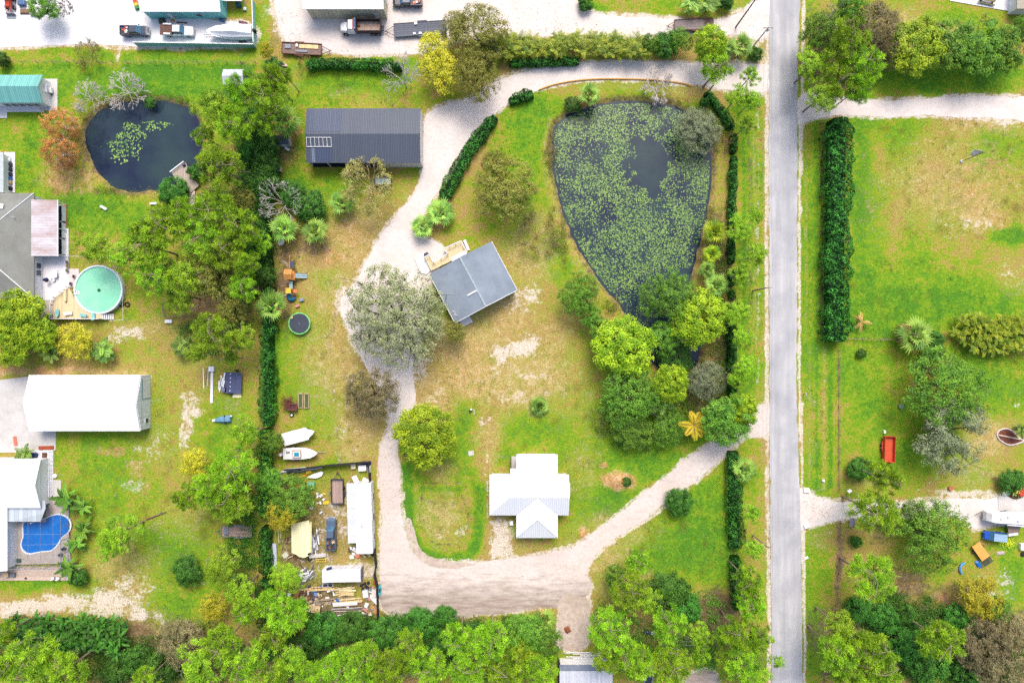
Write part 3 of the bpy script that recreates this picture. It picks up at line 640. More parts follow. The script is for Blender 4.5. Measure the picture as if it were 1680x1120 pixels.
def pine(key, seed, R=4.3, h=13.5, ml='pine', ntuft=84, per=74, tuft=.6):
    r = np.random.RandomState(seed); zc = h * .78; P, r = crown_pts(ntuft, R * .88, h * .19, zc, seed, .3, 11, .8); P = P[:ntuft]
    d = nrm(r.normal(size=(len(P), per, 3)) + np.array([0, 0, .55])); o_ = np.repeat(P[:, None, :], per, 1) + d * .08; sc = r.uniform(.7, 1.25, (len(P), 1, 1))
    o_ = (P[:, None, :] + (o_ - P[:, None, :]) * sc + r.normal(size=o_.shape) * .12 * sc).reshape(-1, 3); d2 = d.reshape(-1, 3)
    V = blades(o_, d2, tuft, .085, r); F = np.arange(len(V)).reshape(-1, 4); tint = np.clip(np.repeat(r.rand(len(P)), per) * .6 + r.rand(len(o_)) * .4, 0, 1)
    lx, ly = r.uniform(-.5, .5, 2); seg = []; p = np.array([0, 0, -.1]); N = []
    for k in range(8):
        q = np.array([lx * (k + 1) / 8, ly * (k + 1) / 8, h * .93 * (k + 1) / 8]); seg.append((p, q, .21 - .019 * k, .19 - .019 * k)); p = q
        if k >= 4: N += [q, (q + np.array([0, 0, -h * .05]))]
    N = np.array(N); nodes = list(N)
    for i in range(13):
        b0 = N[r.randint(len(N))]; a = r.uniform(0, 6.28); L = R * r.uniform(.45, .8); q = b0.copy(); rr = .07
        for k in range(3):
            q2 = q + np.array([math.cos(a) * L / 3, math.sin(a) * L / 3, r.uniform(-.05, .3)]); seg.append((q, q2, rr, rr * .7)); rr *= .7; q = q2; a += r.uniform(-.3, .3); nodes.append(q)
    NN = np.array(nodes)
    for c in P: j = int(np.argmin(np.linalg.norm(NN - c, axis=1))); seg.append((NN[j], c, .03, .02))
    S, Fs = tubes(seg, 5); pr = Proto(key, R, h, zc); pr.parts = [('crown', V, F, tint, LM[ml]), ('trunk', S, Fs, None, BK['pine'])]; return pr
def bare(key, seed, R, h, mb, depth=5, n0=7, leafmat_=None, nleaf=0, spreadup=.45, r0=.16, minr=.022):
    r = np.random.RandomState(seed); seg = [((0, 0, -.1), (0, 0, h * .15), r0, r0 * .9)]; tips = []
    def rec(p, d, L, rad, k):
        q = p + d * L; seg.append((p, q, max(rad, minr), max(rad * .7, minr)))
        if k == 0: tips.append(q); return
        for _ in range(2 if r.rand() < .45 else 3):
            nd = d + r.normal(size=3) * .42; nd[2] = nd[2] * .6 + .08 * spreadup; nd = nd / np.linalg.norm(nd); rec(q, nd, L * r.uniform(.6, .88), rad * .6, k - 1)
    for i in range(n0):
        a = 2 * math.pi * (i + r.rand() * .7) / n0; d = np.array([math.cos(a), math.sin(a), r.uniform(.15, 1.1) * spreadup * 2]); d = d / np.linalg.norm(d)
        rec(np.array([0, 0, h * .15]), d, R * .30, r0 * .55, depth - 1)
    tp = np.array(tips); mx = np.percentile(np.hypot(tp[:, 0], tp[:, 1]), 92); f = R / mx
    V, Fs = tubes(seg, 3); V[:, :2] *= f; V[:, 2] = np.clip(V[:, 2], 0, None) * (h / max(tp[:, 2].max(), .1)); tp = tp * np.array([f, f, h / max(tp[:, 2].max(), .1)])
    pr = Proto(key, R, h, h * .5); pr.parts = [('branches', V, Fs, None, BK[mb])]
    if nleaf:
        c = tp[r.randint(0, len(tp), nleaf)] + r.normal(size=(nleaf, 3)) * .22; n = nrm(r.normal(size=(nleaf, 3)) + np.array([0, 0, .8]))
        LV = leaves(c, n, .26, .12, r); pr.parts.append(('foliage', LV, np.arange(len(LV)).reshape(-1, 4), r.rand(nleaf), LM[leafmat_]))
    return pr
def fanpalm(key, seed, ml='palm', dead=8, nf=19, h=4.5, R=2.6, deadm='deadfrond'):
    r = np.random.RandomState(seed); zc = h; Vg, Vd, seg = [], [], []
    for i in range(nf + dead):
        isd = i >= nf; a = i * 2.399 + r.uniform(-.2, .2); el = R_(-15 + 103 * (1 - i / nf) ** 1.1) if not isd else R_(r.uniform(-55, -20)); pl = R * (.46 if el < .7 else .3) * r.uniform(.85, 1.1)
        d = np.array([math.cos(a) * math.cos(el), math.sin(a) * math.cos(el), math.sin(el)]); p = np.array([0, 0, zc]) + d * pl; seg.append((np.array([0, 0, zc]), p, .035, .025))
        side = np.cross(d, [0, 0, 1.]); side /= np.linalg.norm(side) + 1e-9; upv = np.cross(side, d); K = 9
        for k in range(K):
            th = (k / (K - 1) - .5) * R_(135); bd = d * math.cos(th) + side * math.sin(th) - upv * .12 * abs(math.sin(th)); bd /= np.linalg.norm(bd); L = R * (.66 - .24 * abs(th) / 1.7) * r.uniform(.85, 1.15)
            wv = np.cross(bd, upv); wv = wv / (np.linalg.norm(wv) + 1e-9) * .12; m_ = p + bd * L * .55; e_ = p + bd * L + np.array([0, 0, -L * .22])
            (Vd if isd else Vg).append([p, m_ + wv, e_, m_ - wv])
    pr = Proto(key, R, h + 1.2, zc); S, Fs = tubes(seg + [((0, 0, -.1), (0, 0, zc * .5), .2, .17), ((0, 0, zc * .5), (0, 0, zc + .1), .17, .19)], 6)
    V = np.array(Vg).reshape(-1, 3); F = np.arange(len(V)).reshape(-1, 4); fr = np.repeat(r.rand(nf), 9) * .75 + r.rand(nf * 9) * .25
    pr.parts = [('fronds', V, F, fr, LM[ml]), ('trunk', S, Fs, None, BK['palm'])]
    if Vd: V2 = np.array(Vd).reshape(-1, 3); pr.parts.append(('dead_fronds', V2, np.arange(len(V2)).reshape(-1, 4), r.rand(len(Vd)), LM[deadm]))
    return pr
def pinnate(r, base, a, el, L, n=16, wl=.5, w=.07, droop=.6):
    out = []; p = np.array(base, float); seg = []; d = np.array([math.cos(a) * math.cos(el), math.sin(a) * math.cos(el), math.sin(el)]); side = np.array([-math.sin(a), math.cos(a), 0.])
    for k in range(n):
        q = p + d * L / n; seg.append((p, q, .03, .025)); f = math.sin(math.pi * min(1, (k + 2) / (n + 2))) ** .6 * wl
        for s_ in (-1, 1):
            ld = side * s_ * .85 + d * .55 + np.array([0, 0, -.15]); ld /= np.linalg.norm(ld); e_ = q + ld * f * r.uniform(.85, 1.1) + np.array([0, 0, -.12 * f]); m_ = q + ld * f * .45
            wv = np.cross(ld, [0, 0, 1.]); wv = wv / (np.linalg.norm(wv) + 1e-9) * w; out.append([q, m_ + wv, e_, m_ - wv])
        d = d + np.array([0, 0, -droop / n * 1.6]); d /= np.linalg.norm(d); p = q
    return out, seg
def featherpalm(key, seed, ml, nf=16, h=2.5, R=2.4, stems=1, deadm=None, wl=.55, w=.075, spread=0):
    r = np.random.RandomState(seed); V, seg, tint = [], [], []
    for s_ in range(stems):
        bx, by = r.normal(size=2) * spread; hh = h * r.uniform(.75, 1.1)
        seg.append(((bx * .5, by * .5, -.1), (bx, by, hh), .09, .07))
        for i in range(nf):
            a = i * 2.399 + r.rand(); o_, sg = pinnate(r, (bx, by, hh), a, R_(r.uniform(5, 65)), R * r.uniform(.85, 1.1), 15, wl, w); V += o_; seg += sg; tint += [r.rand()] * len(o_)
    V = np.array(V).reshape(-1, 3); S, Fs = tubes(seg, 4); tint = np.array(tint) * .7 + r.rand(len(tint)) * .3
    pr = Proto(key, R, h + 1, h + .3); pr.parts = [('fronds', V, np.arange(len(V)).reshape(-1, 4), tint, LM[ml]), ('trunk', S, Fs, None, BK['palm'])]; return pr
# ---- the library of forms
T = {}
T['P'] = [pine('pine_tree', 11 + i) for i in range(5)]
T['Q'] = [pine('pine_tree', 41 + i, 3.2, 10, 'pine', 60, 56, .6) for i in range(3)]
T['J'] = [leafy('pine_tree', 60 + i, 4.2, 12, 'pine', 'pine', 160, 44, .25, .11, .55, .2, .46, zc=9.3, rz=2.2, h0=8, trunk_r=.2) for i in range(3)]
T['B'] = [leafy('broadleaf_tree', 70 + i, 4.5, 8, 'broad', 'oak', 230, 54, .27, .16, .62, .5, 0, trunk_r=.25) for i in range(3)]
T['G'] = [leafy('leafy_tree', 80 + i, 4.5, 8, 'green', 'oak', 230, 44, .27, .14, .6, .35, .36, trunk_r=.22) for i in range(3)]
T['D'] = [leafy('dark_shrub', 90 + i, 2.8, 4.2, 'dark', 'oak', 150, 44, .24, .14, .5, .55, 0, zc=2.0, trunk_r=.12, flat=.9) for i in range(4)]
T['O'] = [leafy('oak_tree', 100 + i, 9.5, 10, 'oak', 'oak', 900, 22, .30, .15, .65, .35, .37, zc=6.2, nmain=9, trunk_r=.45, twig=.035, lobes=14) for i in range(1)]
T['L'] = [leafy('oak_tree', 110 + i, 6.5, 8, 'olive', 'oak', 480, 22, .28, .14, .6, .3, .36, zc=5, nmain=8, trunk_r=.3, lobes=12) for i in range(2)]
T['K'] = [leafy('oak_tree', 120 + i, 6, 8, 'brown', 'oak', 430, 24, .28, .13, .6, .4, .32, zc=5, nmain=8, trunk_r=.3, lobes=11) for i in range(2)]
T['U'] = [leafy('oak_tree', 125 + i, 7, 8, 'green', 'oak', 520, 24, .28, .14, .62, .4, .33, zc=5, nmain=8, trunk_r=.3, lobes=12) for i in range(2)]
T['H'] = [leafy('oak_tree', 127 + i, 6, 8, 'greyoak', 'oak', 480, 26, .27, .12, .6, .35, .34, zc=5, nmain=8, trunk_r=.3, lobes=12) for i in range(2)]
T['Y'] = [leafy('yellow_green_tree', 130 + i, 4.2, 7, 'yellow', 'tan', 190, 26, .3, .14, .6, .3, .33, trunk_r=.16) for i in range(2)]
T['S'] = [fanpalm('cabbage_palm', 140 + i) for i in range(3)]
T['M'] = [fanpalm('cabbage_palm', 145, 'grove', 14, 26)]
T['E'] = [fanpalm('palmetto', 150, 'palm', 0, 34, 1.3, 2.3)]
T['C'] = [leafy('cypress_tree', 160 + i, 3.7, 7.5, 'rust', 'grey', 260, 34, .26, .07, .45, .45, 0, zc=3.6, trunk_r=.2, twig=.03, flat=.9, lobes=20) for i in range(2)]
T['X'] = [bare('bare_tree', 165 + i, 4.6, 6.5, 'grey', 5, 8, None, 0, .6) for i in range(2)]
T['Z'] = [bare('bare_shrub', 170 + i, 3.6, 3.2, 'grey', 5, 10, None, 0, .7, .1, .028) for i in range(2)]
T['V'] = [bare('bare_tree', 175, 5.0, 6.5, 'tan', 5, 9, 'pale', 5200, .7)]
T['W'] = [bare('bare_shrub', 178, 4.4, 4, 'brown', 5, 9, 'olive', 1400, .6, .1, .024)]
T['A'] = [featherpalm('areca_palm', 180 + i, 'palm', 9, 2.4, 1.9, 3, None, .5, .07, .5) for i in range(2)]
T['N'] = [featherpalm('coconut_palm', 185, 'gold', 15, 4.5, 3.1, 1, None, .85, .1)]
T['R'] = [featherpalm('banana_plant', 190 + i, 'green', 8, 1.6, 1.9, 2, None, .34, .3, .5) for i in range(2)]
T['F'] = [featherpalm('dead_palm', 195, 'deadfrond', 8, 1.2, 1.9, 1, None, .35, .08)]
CAT = {'P': 'pine tree', 'Q': 'pine tree', 'J': 'pine tree', 'B': 'tree', 'G': 'tree', 'D': 'shrub', 'O': 'oak tree', 'L': 'oak tree', 'K': 'oak tree', 'H': 'oak tree', 'U': 'oak tree', 'Y': 'tree', 'S': 'palm', 'M': 'palm', 'E': 'palm',
       'C': 'cypress tree', 'X': 'bare tree', 'Z': 'bare shrub', 'V': 'bare tree', 'W': 'bare shrub', 'A': 'palm', 'N': 'palm', 'R': 'banana plant', 'F': 'dead palm'}
GRP = {'P': 'tall slash pines', 'Q': 'tall slash pines', 'J': 'tall slash pines', 'B': 'bright broadleaf trees', 'G': 'green leafy trees', 'D': 'dark green shrubs', 'O': 'oaks', 'L': 'oaks', 'K': 'oaks', 'H': 'oaks', 'U': 'oaks',
       'Y': 'yellow green trees', 'S': 'fan palms', 'M': 'fan palms', 'E': 'fan palms', 'C': 'rust coloured cypresses', 'X': 'leafless trees', 'Z': 'leafless shrubs', 'V': 'leafless trees', 'W': 'leafless shrubs',
       'A': 'feather palms', 'N': 'feather palms', 'R': 'banana plants', 'F': 'feather palms'}
prng = random.Random(4)
def plant(kind, px, py, rpx, h, label):
    pr = prng.choice(T[kind]); key = id(pr)
    if key not in PLIB:
        ms = []
        for (nm, V, F, tint, m_) in pr.parts:
            o = np_mesh(nm, V, F, tint, [m_]); ms.append((nm, o.data)); bpy.data.objects.remove(o)
        PLIB[key] = ms
    sz = h / pr.h; hc = pr.hc * sz; k = (H - hc) / H / PX; x, y = (px - 840) * k, (560 - py) * k; s_ = rpx * k / pr.R * (1.1 if kind in 'PQJ' else 1.13 if kind in 'BGDOLKUYH' else 1.0)
    root = thing(pr.name, label, CAT[kind], x, y, prng.uniform(0, 6.28), GRP[kind]); root.scale = (s_ * prng.uniform(.94, 1.06), s_ * prng.uniform(.94, 1.06), sz)
    for nm, me in PLIB[key]:
        o = bpy.data.objects.new(nm, me); COL.objects.link(o); o.parent = root
    return root
# kind px py radius height | label
PLANTS = """
G 72 10 24 6|yellow green tree beside the grey rock pile at the top left lot
D 2 97 12 3|round dark bush at the left edge below the white concrete lot
W 143 90 26 3.5|brown half bare shrub below the white concrete lot
Z 145 158 29 3.4|pale leafless shrub, left one of the two above the small pond
Z 206 148 34 3.6|pale leafless shrub, right one of the two above the small pond
C 101 206 30 7.5|rust coloured cypress nearer the teal roofed building
C 99 251 31 7.5|rust coloured cypress lower of the two beside the small pond
D 246 168 10 1.6|low reed clump on the top bank of the small pond
J 352 178 40 12|light green pine on the right bank of the small pond
P 398 148 30 13|pine tree just below the small grey shed
P 384 205 34 13|pine tree right of the small pond among dark shrubs
Q 335 222 20 9|small pine leaning over the right bank of the small pond
P 362 276 42 13|pine tree right of the wooden pond dock
D 336 262 14 3|dark round bush on the bank just above the wooden dock
D 322 282 14 3|dark bush tucked against the right side of the dock
D 284 314 24 4|dark round bush left of the dock walkway
D 411 250 24 5|tall dark shrub in the boundary thicket right of the dock pine
D 417 300 24 5|tall dark shrub in the boundary thicket level with the dock
D 405 345 20 4.5|tall dark shrub in the boundary thicket below the dock level
D 413 196 20 5|tall dark shrub in the boundary thicket level with the barn ridge
L 392 330 26 8|thin grey green tree inside the left boundary thicket
P 268 372 40 13|pine tree nearest the lawn left of the dock walkway
P 300 352 30 12|pine tree directly below the dock bush
P 238 404 46 14|wide pine tree above right of the round green pool
P 330 392 34 12|pine tree at the foot of the dock walkway
P 350 345 36 12|pine tree right of the dock walkway
P 396 372 34 13|pine tree against the boundary thicket left of the bare grey tree
P 372 412 36 12|pine tree against the boundary thicket left of the play set
J 300 445 44 12|pine tree right of the round green pool among others
P 255 450 34 12|pine tree overhanging toward the round green pool
L 352 452 44 9|olive brown tree in the middle of the left pine grove
P 405 432 24 12|pine tree against the boundary thicket left of the swing
J 150 402 36 9|low light green tree just above the round green pool
J 203 425 28 9|light green tree touching the top of the round green pool
P 400 470 28 12|pine tree behind the boundary thicket left of the playhouse
J 298 486 32 9|green tree above the fenced dirt pen
L 382 508 28 7|olive shrubby tree right of the fenced dirt pen
B 34 520 42 8|bright tree at left directly below the grey shingled house
B 12 562 38 8|bright tree at the left edge above the white garage
B 62 548 30 7|bright tree between the garage and the pool deck
A 80 578 16 3|dark feather palm right of the bright trees above the garage
Y 126 560 34 6|yellow brown airy tree below the pool deck
A 166 574 20 3|dark feather palm right of the yellow brown tree
A 296 566 17 3|dark palm clump below the fenced dirt pen
P 348 545 40 12|pine tree between the dirt pen and the parked black trailer
J 322 580 20 8|small pine above the pile of white boards
J 392 553 28 9|airy tree at the left boundary above the parked black trailer
Q 380 588 14 6|small bright tree just above the parked black trailer
D 404 215 14 4|small dark shrub between pine trunks left of the barn
J 400 710 30 9|light green tree right of the small blue covered boat
Y 320 760 26 7|yellow green tree in the west yard left of the pine pair
P 344 798 38 13|pine tree in the west yard left of the junk yard
P 384 772 40 13|pine tree at the boundary left of the two white boats
P 375 822 38 12|pine tree just above the flat wooden trailer
P 310 812 26 11|small pine at the left of the west yard pines
J 196 874 38 10|airy pine over the grass right of the blue pool
J 178 902 22 8|airy low tree just right of the pool enclosure palms
D 308 936 25 4|round dark shrub alone in the west yard grass
J 366 930 36 10|light green pine below the flat wooden trailer
J 396 968 30 10|light green tree at the boundary left of the scrap pile
Y 350 995 26 6|pale yellowish shrub above the southwest woods
P 404 1000 24 12|pine tree at the boundary by the lower left corner
D 130 948 15 3|low dark palm like shrub below the banana plants of the pool
A 38 745 15 3|feather palm above the white porch of the blue pool house
R 110 812 22 3.2|banana plant at the upper corner of the blue pool enclosure
R 128 836 16 3|banana plant second from the top beside the blue pool
R 127 868 18 3|banana plant level with the middle of the blue pool
R 126 898 16 3|banana plant level with the chairs by the blue pool
R 112 925 20 3.2|banana plant overhanging the brown wooden terrace
P 52 1078 46 13|pine tree at the lower left corner of the picture
P 105 1100 40 13|pine tree right of the lower left corner pine
P 12 1100 36 12|pine tree cut by the left edge at the bottom
P 8 1038 22 11|pine tree cut by the left edge beside the banana grove
D 222 1080 22 4.5|dark shrub right of the banana grove
D 190 1105 22 4.5|dark shrub at the bottom edge right of the banana grove
K 300 1050 44 8|dark grey oak below the west yard
D 262 1095 26 5|dark shrub under the grey oak at the bottom edge
J 330 1090 44 12|pine tree at the bottom edge right of the grey oak
P 362 1058 36 13|pine tree with bare limbs left of the lower left corner of the lot
P 400 1082 40 13|pine tree straight below the lower left corner of the lot
P 240 1115 26 11|pine tree cut by the bottom edge below the dark shrub
P 448 1110 34 13|pine tree cut by the bottom edge below the corner woods
S 468 198 27 5.5|fan palm left of the dark blue barn
P 448 130 26 13|pine tree at the upper left corner of the lot
P 440 160 34 14|pine tree left of the mown barn lawn
P 437 202 26 13|pine tree at the left boundary beside the barn palm
Q 470 126 14 9|slender pine beside the small pink canoe
Y 436 82 14 5|yellow bush above the upper left corner of the lot
D 449 112 16 4|dark shrub under the corner pines of the lot
W 500 105 15 2.6|brownish bush at the left end of the top hedge
D 440 235 20 5|dark shrub in the thicket left of the little slate roofed hut
D 438 268 22 5|dark shrub in the thicket left of the small grey cabinet
D 436 300 22 5|dark shrub in the thicket above the bare grey tree
D 510 340 27 5|dark leafy tree right of the bare grey tree
D 478 318 22 5|dark leafy tree above the bare grey tree
X 462 330 42 9|bare grey tree above two fan palms at the left boundary
S 466 374 25 4|fan palm directly below the bare grey tree
S 517 379 23 4|fan palm below the dark leafy tree
S 445 500 27 4.5|fan palm left of the trampoline
D 436 452 18 5|dark shrub in the boundary thicket left of the playhouse
J 431 400 20 7|light green tree in the boundary thicket left of the swing
S 560 332 22 3.5|green palm clump left of the bare yellow tree
V 604 304 46 8|bare yellow tree below the dark blue barn
S 723 348 24 3|fan palm at the lower end of the curved hedge
S 692 371 20 2.8|fan palm at the edge of the shell drive below the curved hedge
L 830 312 56 9|wide olive oak right of the curved hedge
L 812 268 22 6|small olive tree above the wide olive oak
W 880 385 38 4|brown half bare shrub between the grey house and the pond
O 650 520 84 11|largest grey green oak left of the grey roofed house
K 612 645 48 9|dark brownish oak below the large grey green oak
B 697 714 52 8|round bright green tree beside the south drive
E 885 666 17 1.4|low palmetto alone in the middle lawn
L 745 545 20 6|small side crown of oak touching the lower corner of the grey roofed house
X 660 128 40 9|bare grey tree above the right end of the barn
Y 725 118 38 7|yellow tree between the bare grey tree and the shell drive
Y 712 78 28 6|yellow green tree at the end of the long black trailer
L 786 58 52 9|speckled olive tree on the white lot above the drive
L 782 125 40 9|olive tree overhanging the start of the shell drive loop
L 745 45 26 7|olive tree side crown over the long black trailer
S 967 155 21 4|fan palm at the top of the large pond
W 990 118 1 1|tiny dry weed at the edge of the shell drive
Z 1080 142 30 3|pale leafless shrub on the bank above the large pond
H 1148 214 38 5.5|grey leaning tree over the upper right bank of the large pond
W 905 252 16 2|low weedy shrub on the upper left bank of the large pond
D 940 172 14 2|low bush beside the fan palm at the top of the large pond
D 1156 168 8 2|small dark bush beside the black mailbox post
G 1066 72 15 5|bright green bush at the right end of the yellow feather palms
D 1092 74 22 4.5|dark bush left of the two bright pines on the north boundary
U 1118 66 22 5|dull green tree beside the brown trailer on the north boundary
B 1163 76 30 9|bright yellow green tree on the north boundary beside the brown trailer
Q 1174 116 27 10|pine tree overhanging the mouth of the north drive
S 1216 74 22 4|fan palm on the north boundary near the road
A 1192 80 14 3|feather palm between the bright tree and the fan palm near the road
D 1240 88 12 2.5|small bush at the upper right corner of the lot
J 1232 125 18 8|slim green tree beside the road at the north drive mouth
J 1212 158 24 9|slim green tree right of the black mailbox post
J 1234 165 18 9|slim green tree on the road verge below the north drive
J 1226 205 18 8|yellow green sapling on the verge beside the pond top
W 1190 228 16 3|yellowish bush on the verge right of the grey leaning tree
A 1135 4 16 3|feather palm at the top edge above the brown trailer
A 1165 6 18 3|golden feather palm at the top edge above the brown trailer
D 1190 2 14 3|dark bush at the top edge beside the leaning dark pole
D 960 4 14 2.6|green bush on the grass island at the top edge
M 1172 380 21 4|yellow fringed fan palm, top one on the right bank of the pond
M 1168 416 17 3.8|yellow fringed fan palm, second one on the right bank of the pond
S 1160 441 15 3.5|green fan palm, third one on the right bank of the pond
S 1176 468 20 4|green fan palm, lowest one on the right bank of the pond
J 1218 372 28 9|airy pine leaning over the verge beside the yellow fringed palms
J 1236 420 24 9|airy pine on the verge level with the lower pond palms
J 1214 452 20 8|airy green tree over the inner hedge near the lower pond palms
J 1240 352 16 7|small airy tree at the road edge level with the pond palms
J 1206 512 26 9|bright airy tree on the verge above the east thicket
J 1218 556 22 9|bright airy tree on the verge level with the black water
J 1222 606 26 9|bright airy tree on the verge above the south drive mouth
J 1204 622 16 8|small bright tree over the inner hedge above the south drive mouth
U 950 482 36 7|green leafy tree on the lower left bank of the large pond
G 968 520 20 6|light green tree below the leafy bank tree
B 1022 570 50 9|broad bright yellow green tree at the foot of the large pond
G 990 548 26 7|bright tree at the left side of the broad yellow green tree
U 1096 485 46 9|dark green oak hanging over the foot of the large pond
B 1142 522 48 10|bright yellow green tree over the black pond water
G 1092 555 28 6|dim green tree over the black water between brighter trees
D 1110 590 30 2.5|dark waterside bush in the black lower pond
B 1100 630 30 9|bright tree below the black lower pond
U 1038 655 58 8|airy green tree left of the orange yellow coconut palm
H 1160 622 34 6|dull olive tree right of the bright tree below the pond
U 1092 700 34 5|low green tree left of the coconut palm
A 1086 662 20 4|feather palm below the bright tree at the foot of the pond
N 1140 698 27 5|orange yellow coconut palm beside the south drive
G 1196 688 46 9|bushy green tree overhanging the south drive mouth
B 1216 672 26 8|bright right side crown at the south drive mouth
G 1040 706 34 5|low green scrub above the sandy soil mounds
S 1222 770 22 3.5|dull fan palm right of the inner hedge below the south drive
D 1113 823 23 3.5|round dark bush with orange flowers beside the south drive
D 1028 790 8 1.4|small bush growing on the big sandy soil mound
Q 1046 922 22 9|small pine above the southeast woods beside the turning area
G 1010 945 20 6|light green tree at the right of the turning area
P 1034 968 34 12|pine tree at the top of the southeast woods
J 1058 985 30 11|pine tree in the middle of the southeast woods
P 1000 1030 36 12|pine tree right of the dirt track
P 1022 1070 30 12|pine tree right of the white pipe rack
D 1098 968 32 5|dark green tree at the top of the southeast woods
D 1128 1000 26 5|dark green shrub right of the southeast pines
D 1076 985 20 4|dark shrub between southeast pines
P 1098 1022 34 12|pine tree beside the dumped black drum
J 1148 1040 24 8|small green tree over the white rails
P 1226 950 26 13|pine tree on the verge right of the inner hedge with a long bare trunk
P 1230 990 28 13|pine tree on the verge near the lower right corner of the lot
J 1238 900 18 9|slim pine on the verge beside the road below the dull palm
J 1232 842 18 8|slim tree on the verge beside the inner hedge
P 1210 1035 34 12|pine tree at the lower right corner of the lot
J 1180 1045 20 8|bare limbed tree left of the lower right corner of the lot
P 1246 1045 26 13|pine tree beside the road at the lower right corner of the lot
P 1216 1092 34 13|pine tree below the lower right corner of the lot
J 1240 1110 26 10|tree at the bottom edge beside the road
J 1274 1085 14 7|small green tree touching the left edge of the road at the bottom
P 1050 1085 34 12|pine tree above the pale blue object at the bottom
P 1100 1090 36 12|pine tree left of the pale pad at the bottom edge
P 992 1080 26 12|pine tree over the white pipe rack
J 1190 1080 20 9|green tree above the pale pad at the bottom edge
P 1150 1072 18 9|small pine above the pale pad at the bottom edge
G 478 815 36 6|bushy green tree above the cream sheet in the junk yard
Y 462 845 28 6|yellow green bush left of the cream sheet in the junk yard
G 444 790 22 6|green bush at the left of the scrap canoe pile
G 446 725 18 6|green bush left of the two white boats
J 470 950 32 8|feathery green tree left of the white scrap metal pile
P 470 1010 38 13|pine tree in the lower left corner of the lot
P 452 1040 28 12|pine tree just inside the lower left corner of the lot
P 446 990 26 12|pine tree left of the lumber pile
D 530 1035 30 5|dark shrub below the lumber pile
D 575 1030 26 4.5|dark shrub below the black fence end
D 500 1060 24 5|dark shrub at the bottom boundary near the corner pines
J 478 1085 34 12|pine tree below the corner woods of the lot
P 560 1094 34 13|pine tree at the bottom edge below the lumber pile
P 598 1076 30 13|pine tree below the black fence end
P 640 1098 36 13|pine tree at the bottom edge below the turning area left part
P 672 1056 26 11|pine tree alone below the dark brown scrub
D 630 1040 28 4|dark scrub tree below the left of the turning area
D 690 1022 26 3.5|dark scrub tree below the middle of the turning area
P 702 1092 36 13|pine tree at the bottom edge below the turning area middle part
P 752 1050 34 13|pine tree below the turning area with a rounded crown
P 768 1096 36 13|pine tree at the bottom edge right of the round crowned pine
P 805 1048 36 13|pine tree below the right part of the turning area
P 828 1098 38 13|pine tree at the bottom edge below the white house
G 862 1040 36 8|leafy green tree left of the dirt track
S 893 1018 22 3.5|fan palm at the upper left of the dirt track
G 896 1050 28 7|leafy green tree beside the dirt track
B 850 1070 30 8|bright tree left of the grey shed at the bottom
P 890 1098 34 12|pine tree left of the grey shed at the bottom edge
D 730 1010 18 2.6|dark bush at the lower edge of the turning area
P 520 1108 30 12|pine tree at the bottom edge between corner woods and lumber pile
D 725 1060 18 4.5|dark shrub between the pines below the turning area
P 600 1112 26 12|pine tree cut by the bottom edge below the fence end pine
U 1345 60 38 10|green tree overhanging the right edge of the road near the top
J 1334 108 34 10|green tree over the road edge above the east drive
X 1374 28 28 10|bare grey crown among the trees by the road near the top
P 1392 66 40 14|tall pine in the cluster by the road near the top
P 1418 108 34 14|tall pine at the right of the roadside cluster
P 1384 128 36 13|pine tree just above the mouth of the upper east drive
J 1352 156 32 11|pine tree hanging over the mouth of the upper east drive
P 1404 150 24 12|pine tree at the left start of the upper east drive
K 1434 40 38 9|dark brownish oak behind the roadside cluster
K 1458 82 24 7|dark brown shrubby tree right of the roadside cluster
G 1396 12 26 9|green tree at the top edge right of the road
B 1505 78 46 8|bright leafy tree, left one of the row above the upper east drive
G 1560 72 42 8|leafy tree, second one of the row above the upper east drive
G 1608 74 46 8.5|tallest leafy tree in the row above the upper east drive
G 1655 80 38 8|leafy tree, right end of the row above the upper east drive
U 1678 48 22 7|dull green tree at the right edge near the top
F 1415 528 16 2.4|dead tan palm beside the end of the long dark hedge
S 1502 550 30 4.5|fan palm in the field left of the feather palm grove
W 1476 545 14 2.4|dry brown bush left of the field fan palm
D 1534 556 16 3|dull shrub right of the field fan palm
D 1413 580 8 1.6|small green bush below the long dark hedge
U 1556 632 72 10|big dark green oak in the east lawn
H 1562 712 64 9|big grey oak below the dark green one in the east lawn
D 1531 578 18 4|small dark shrub at the top of the big dark oak
D 1411 770 20 3.6|round dark bush left of the red dump trailer pines
P 1450 784 30 13|bright pine below the red dump trailer
P 1430 836 38 13|bright pine over the lower east drive
J 1452 850 30 11|pine tree at the right of the lower east drive crossing
D 1404 888 10 2.4|small dark bush beside the grey gate
U 1530 880 64 9|wide dark oak below the lower east drive
U 1490 842 28 7|dark side crown of oak over the lower east drive
P 1430 948 46 14|large bright pine below the lower east drive
Y 1606 978 40 6|olive yellow tree at the right near the blue wading pool
G 1640 1000 22 5|pale green tree right of the olive yellow tree
D 1412 1000 22 4|dark shrub below the large bright pine
D 1452 1014 24 4|dark shrub right of the shrub below the large bright pine
D 1490 1010 18 3.5|dark shrub left of the long bare pine trunk
J 1378 1030 30 12|pine tree at the left of the southeast corner woods
P 1372 1070 38 14|pine tree beside the road verge at the bottom right
P 1420 1064 40 14|pine tree second from the road at the bottom right
P 1400 1105 36 13|pine tree at the bottom edge right of the road
P 1444 1098 38 14|pine tree third from the road at the bottom right
D 1484 1060 30 5|dark green tree between pines at the bottom right
P 1544 1052 40 14|bright pine with a long bare trunk at the bottom right
D 1520 1092 34 5|dark green tree below the bare trunked pine
D 1570 1015 26 4|dark green tree above the brownish oaks
K 1610 1062 42 8|brownish oak right of the bare trunked pine
K 1640 1098 44 8|brownish oak at the lower right corner of the picture
D 1590 1100 26 5|dark green shrub at the bottom edge left of the brownish oaks
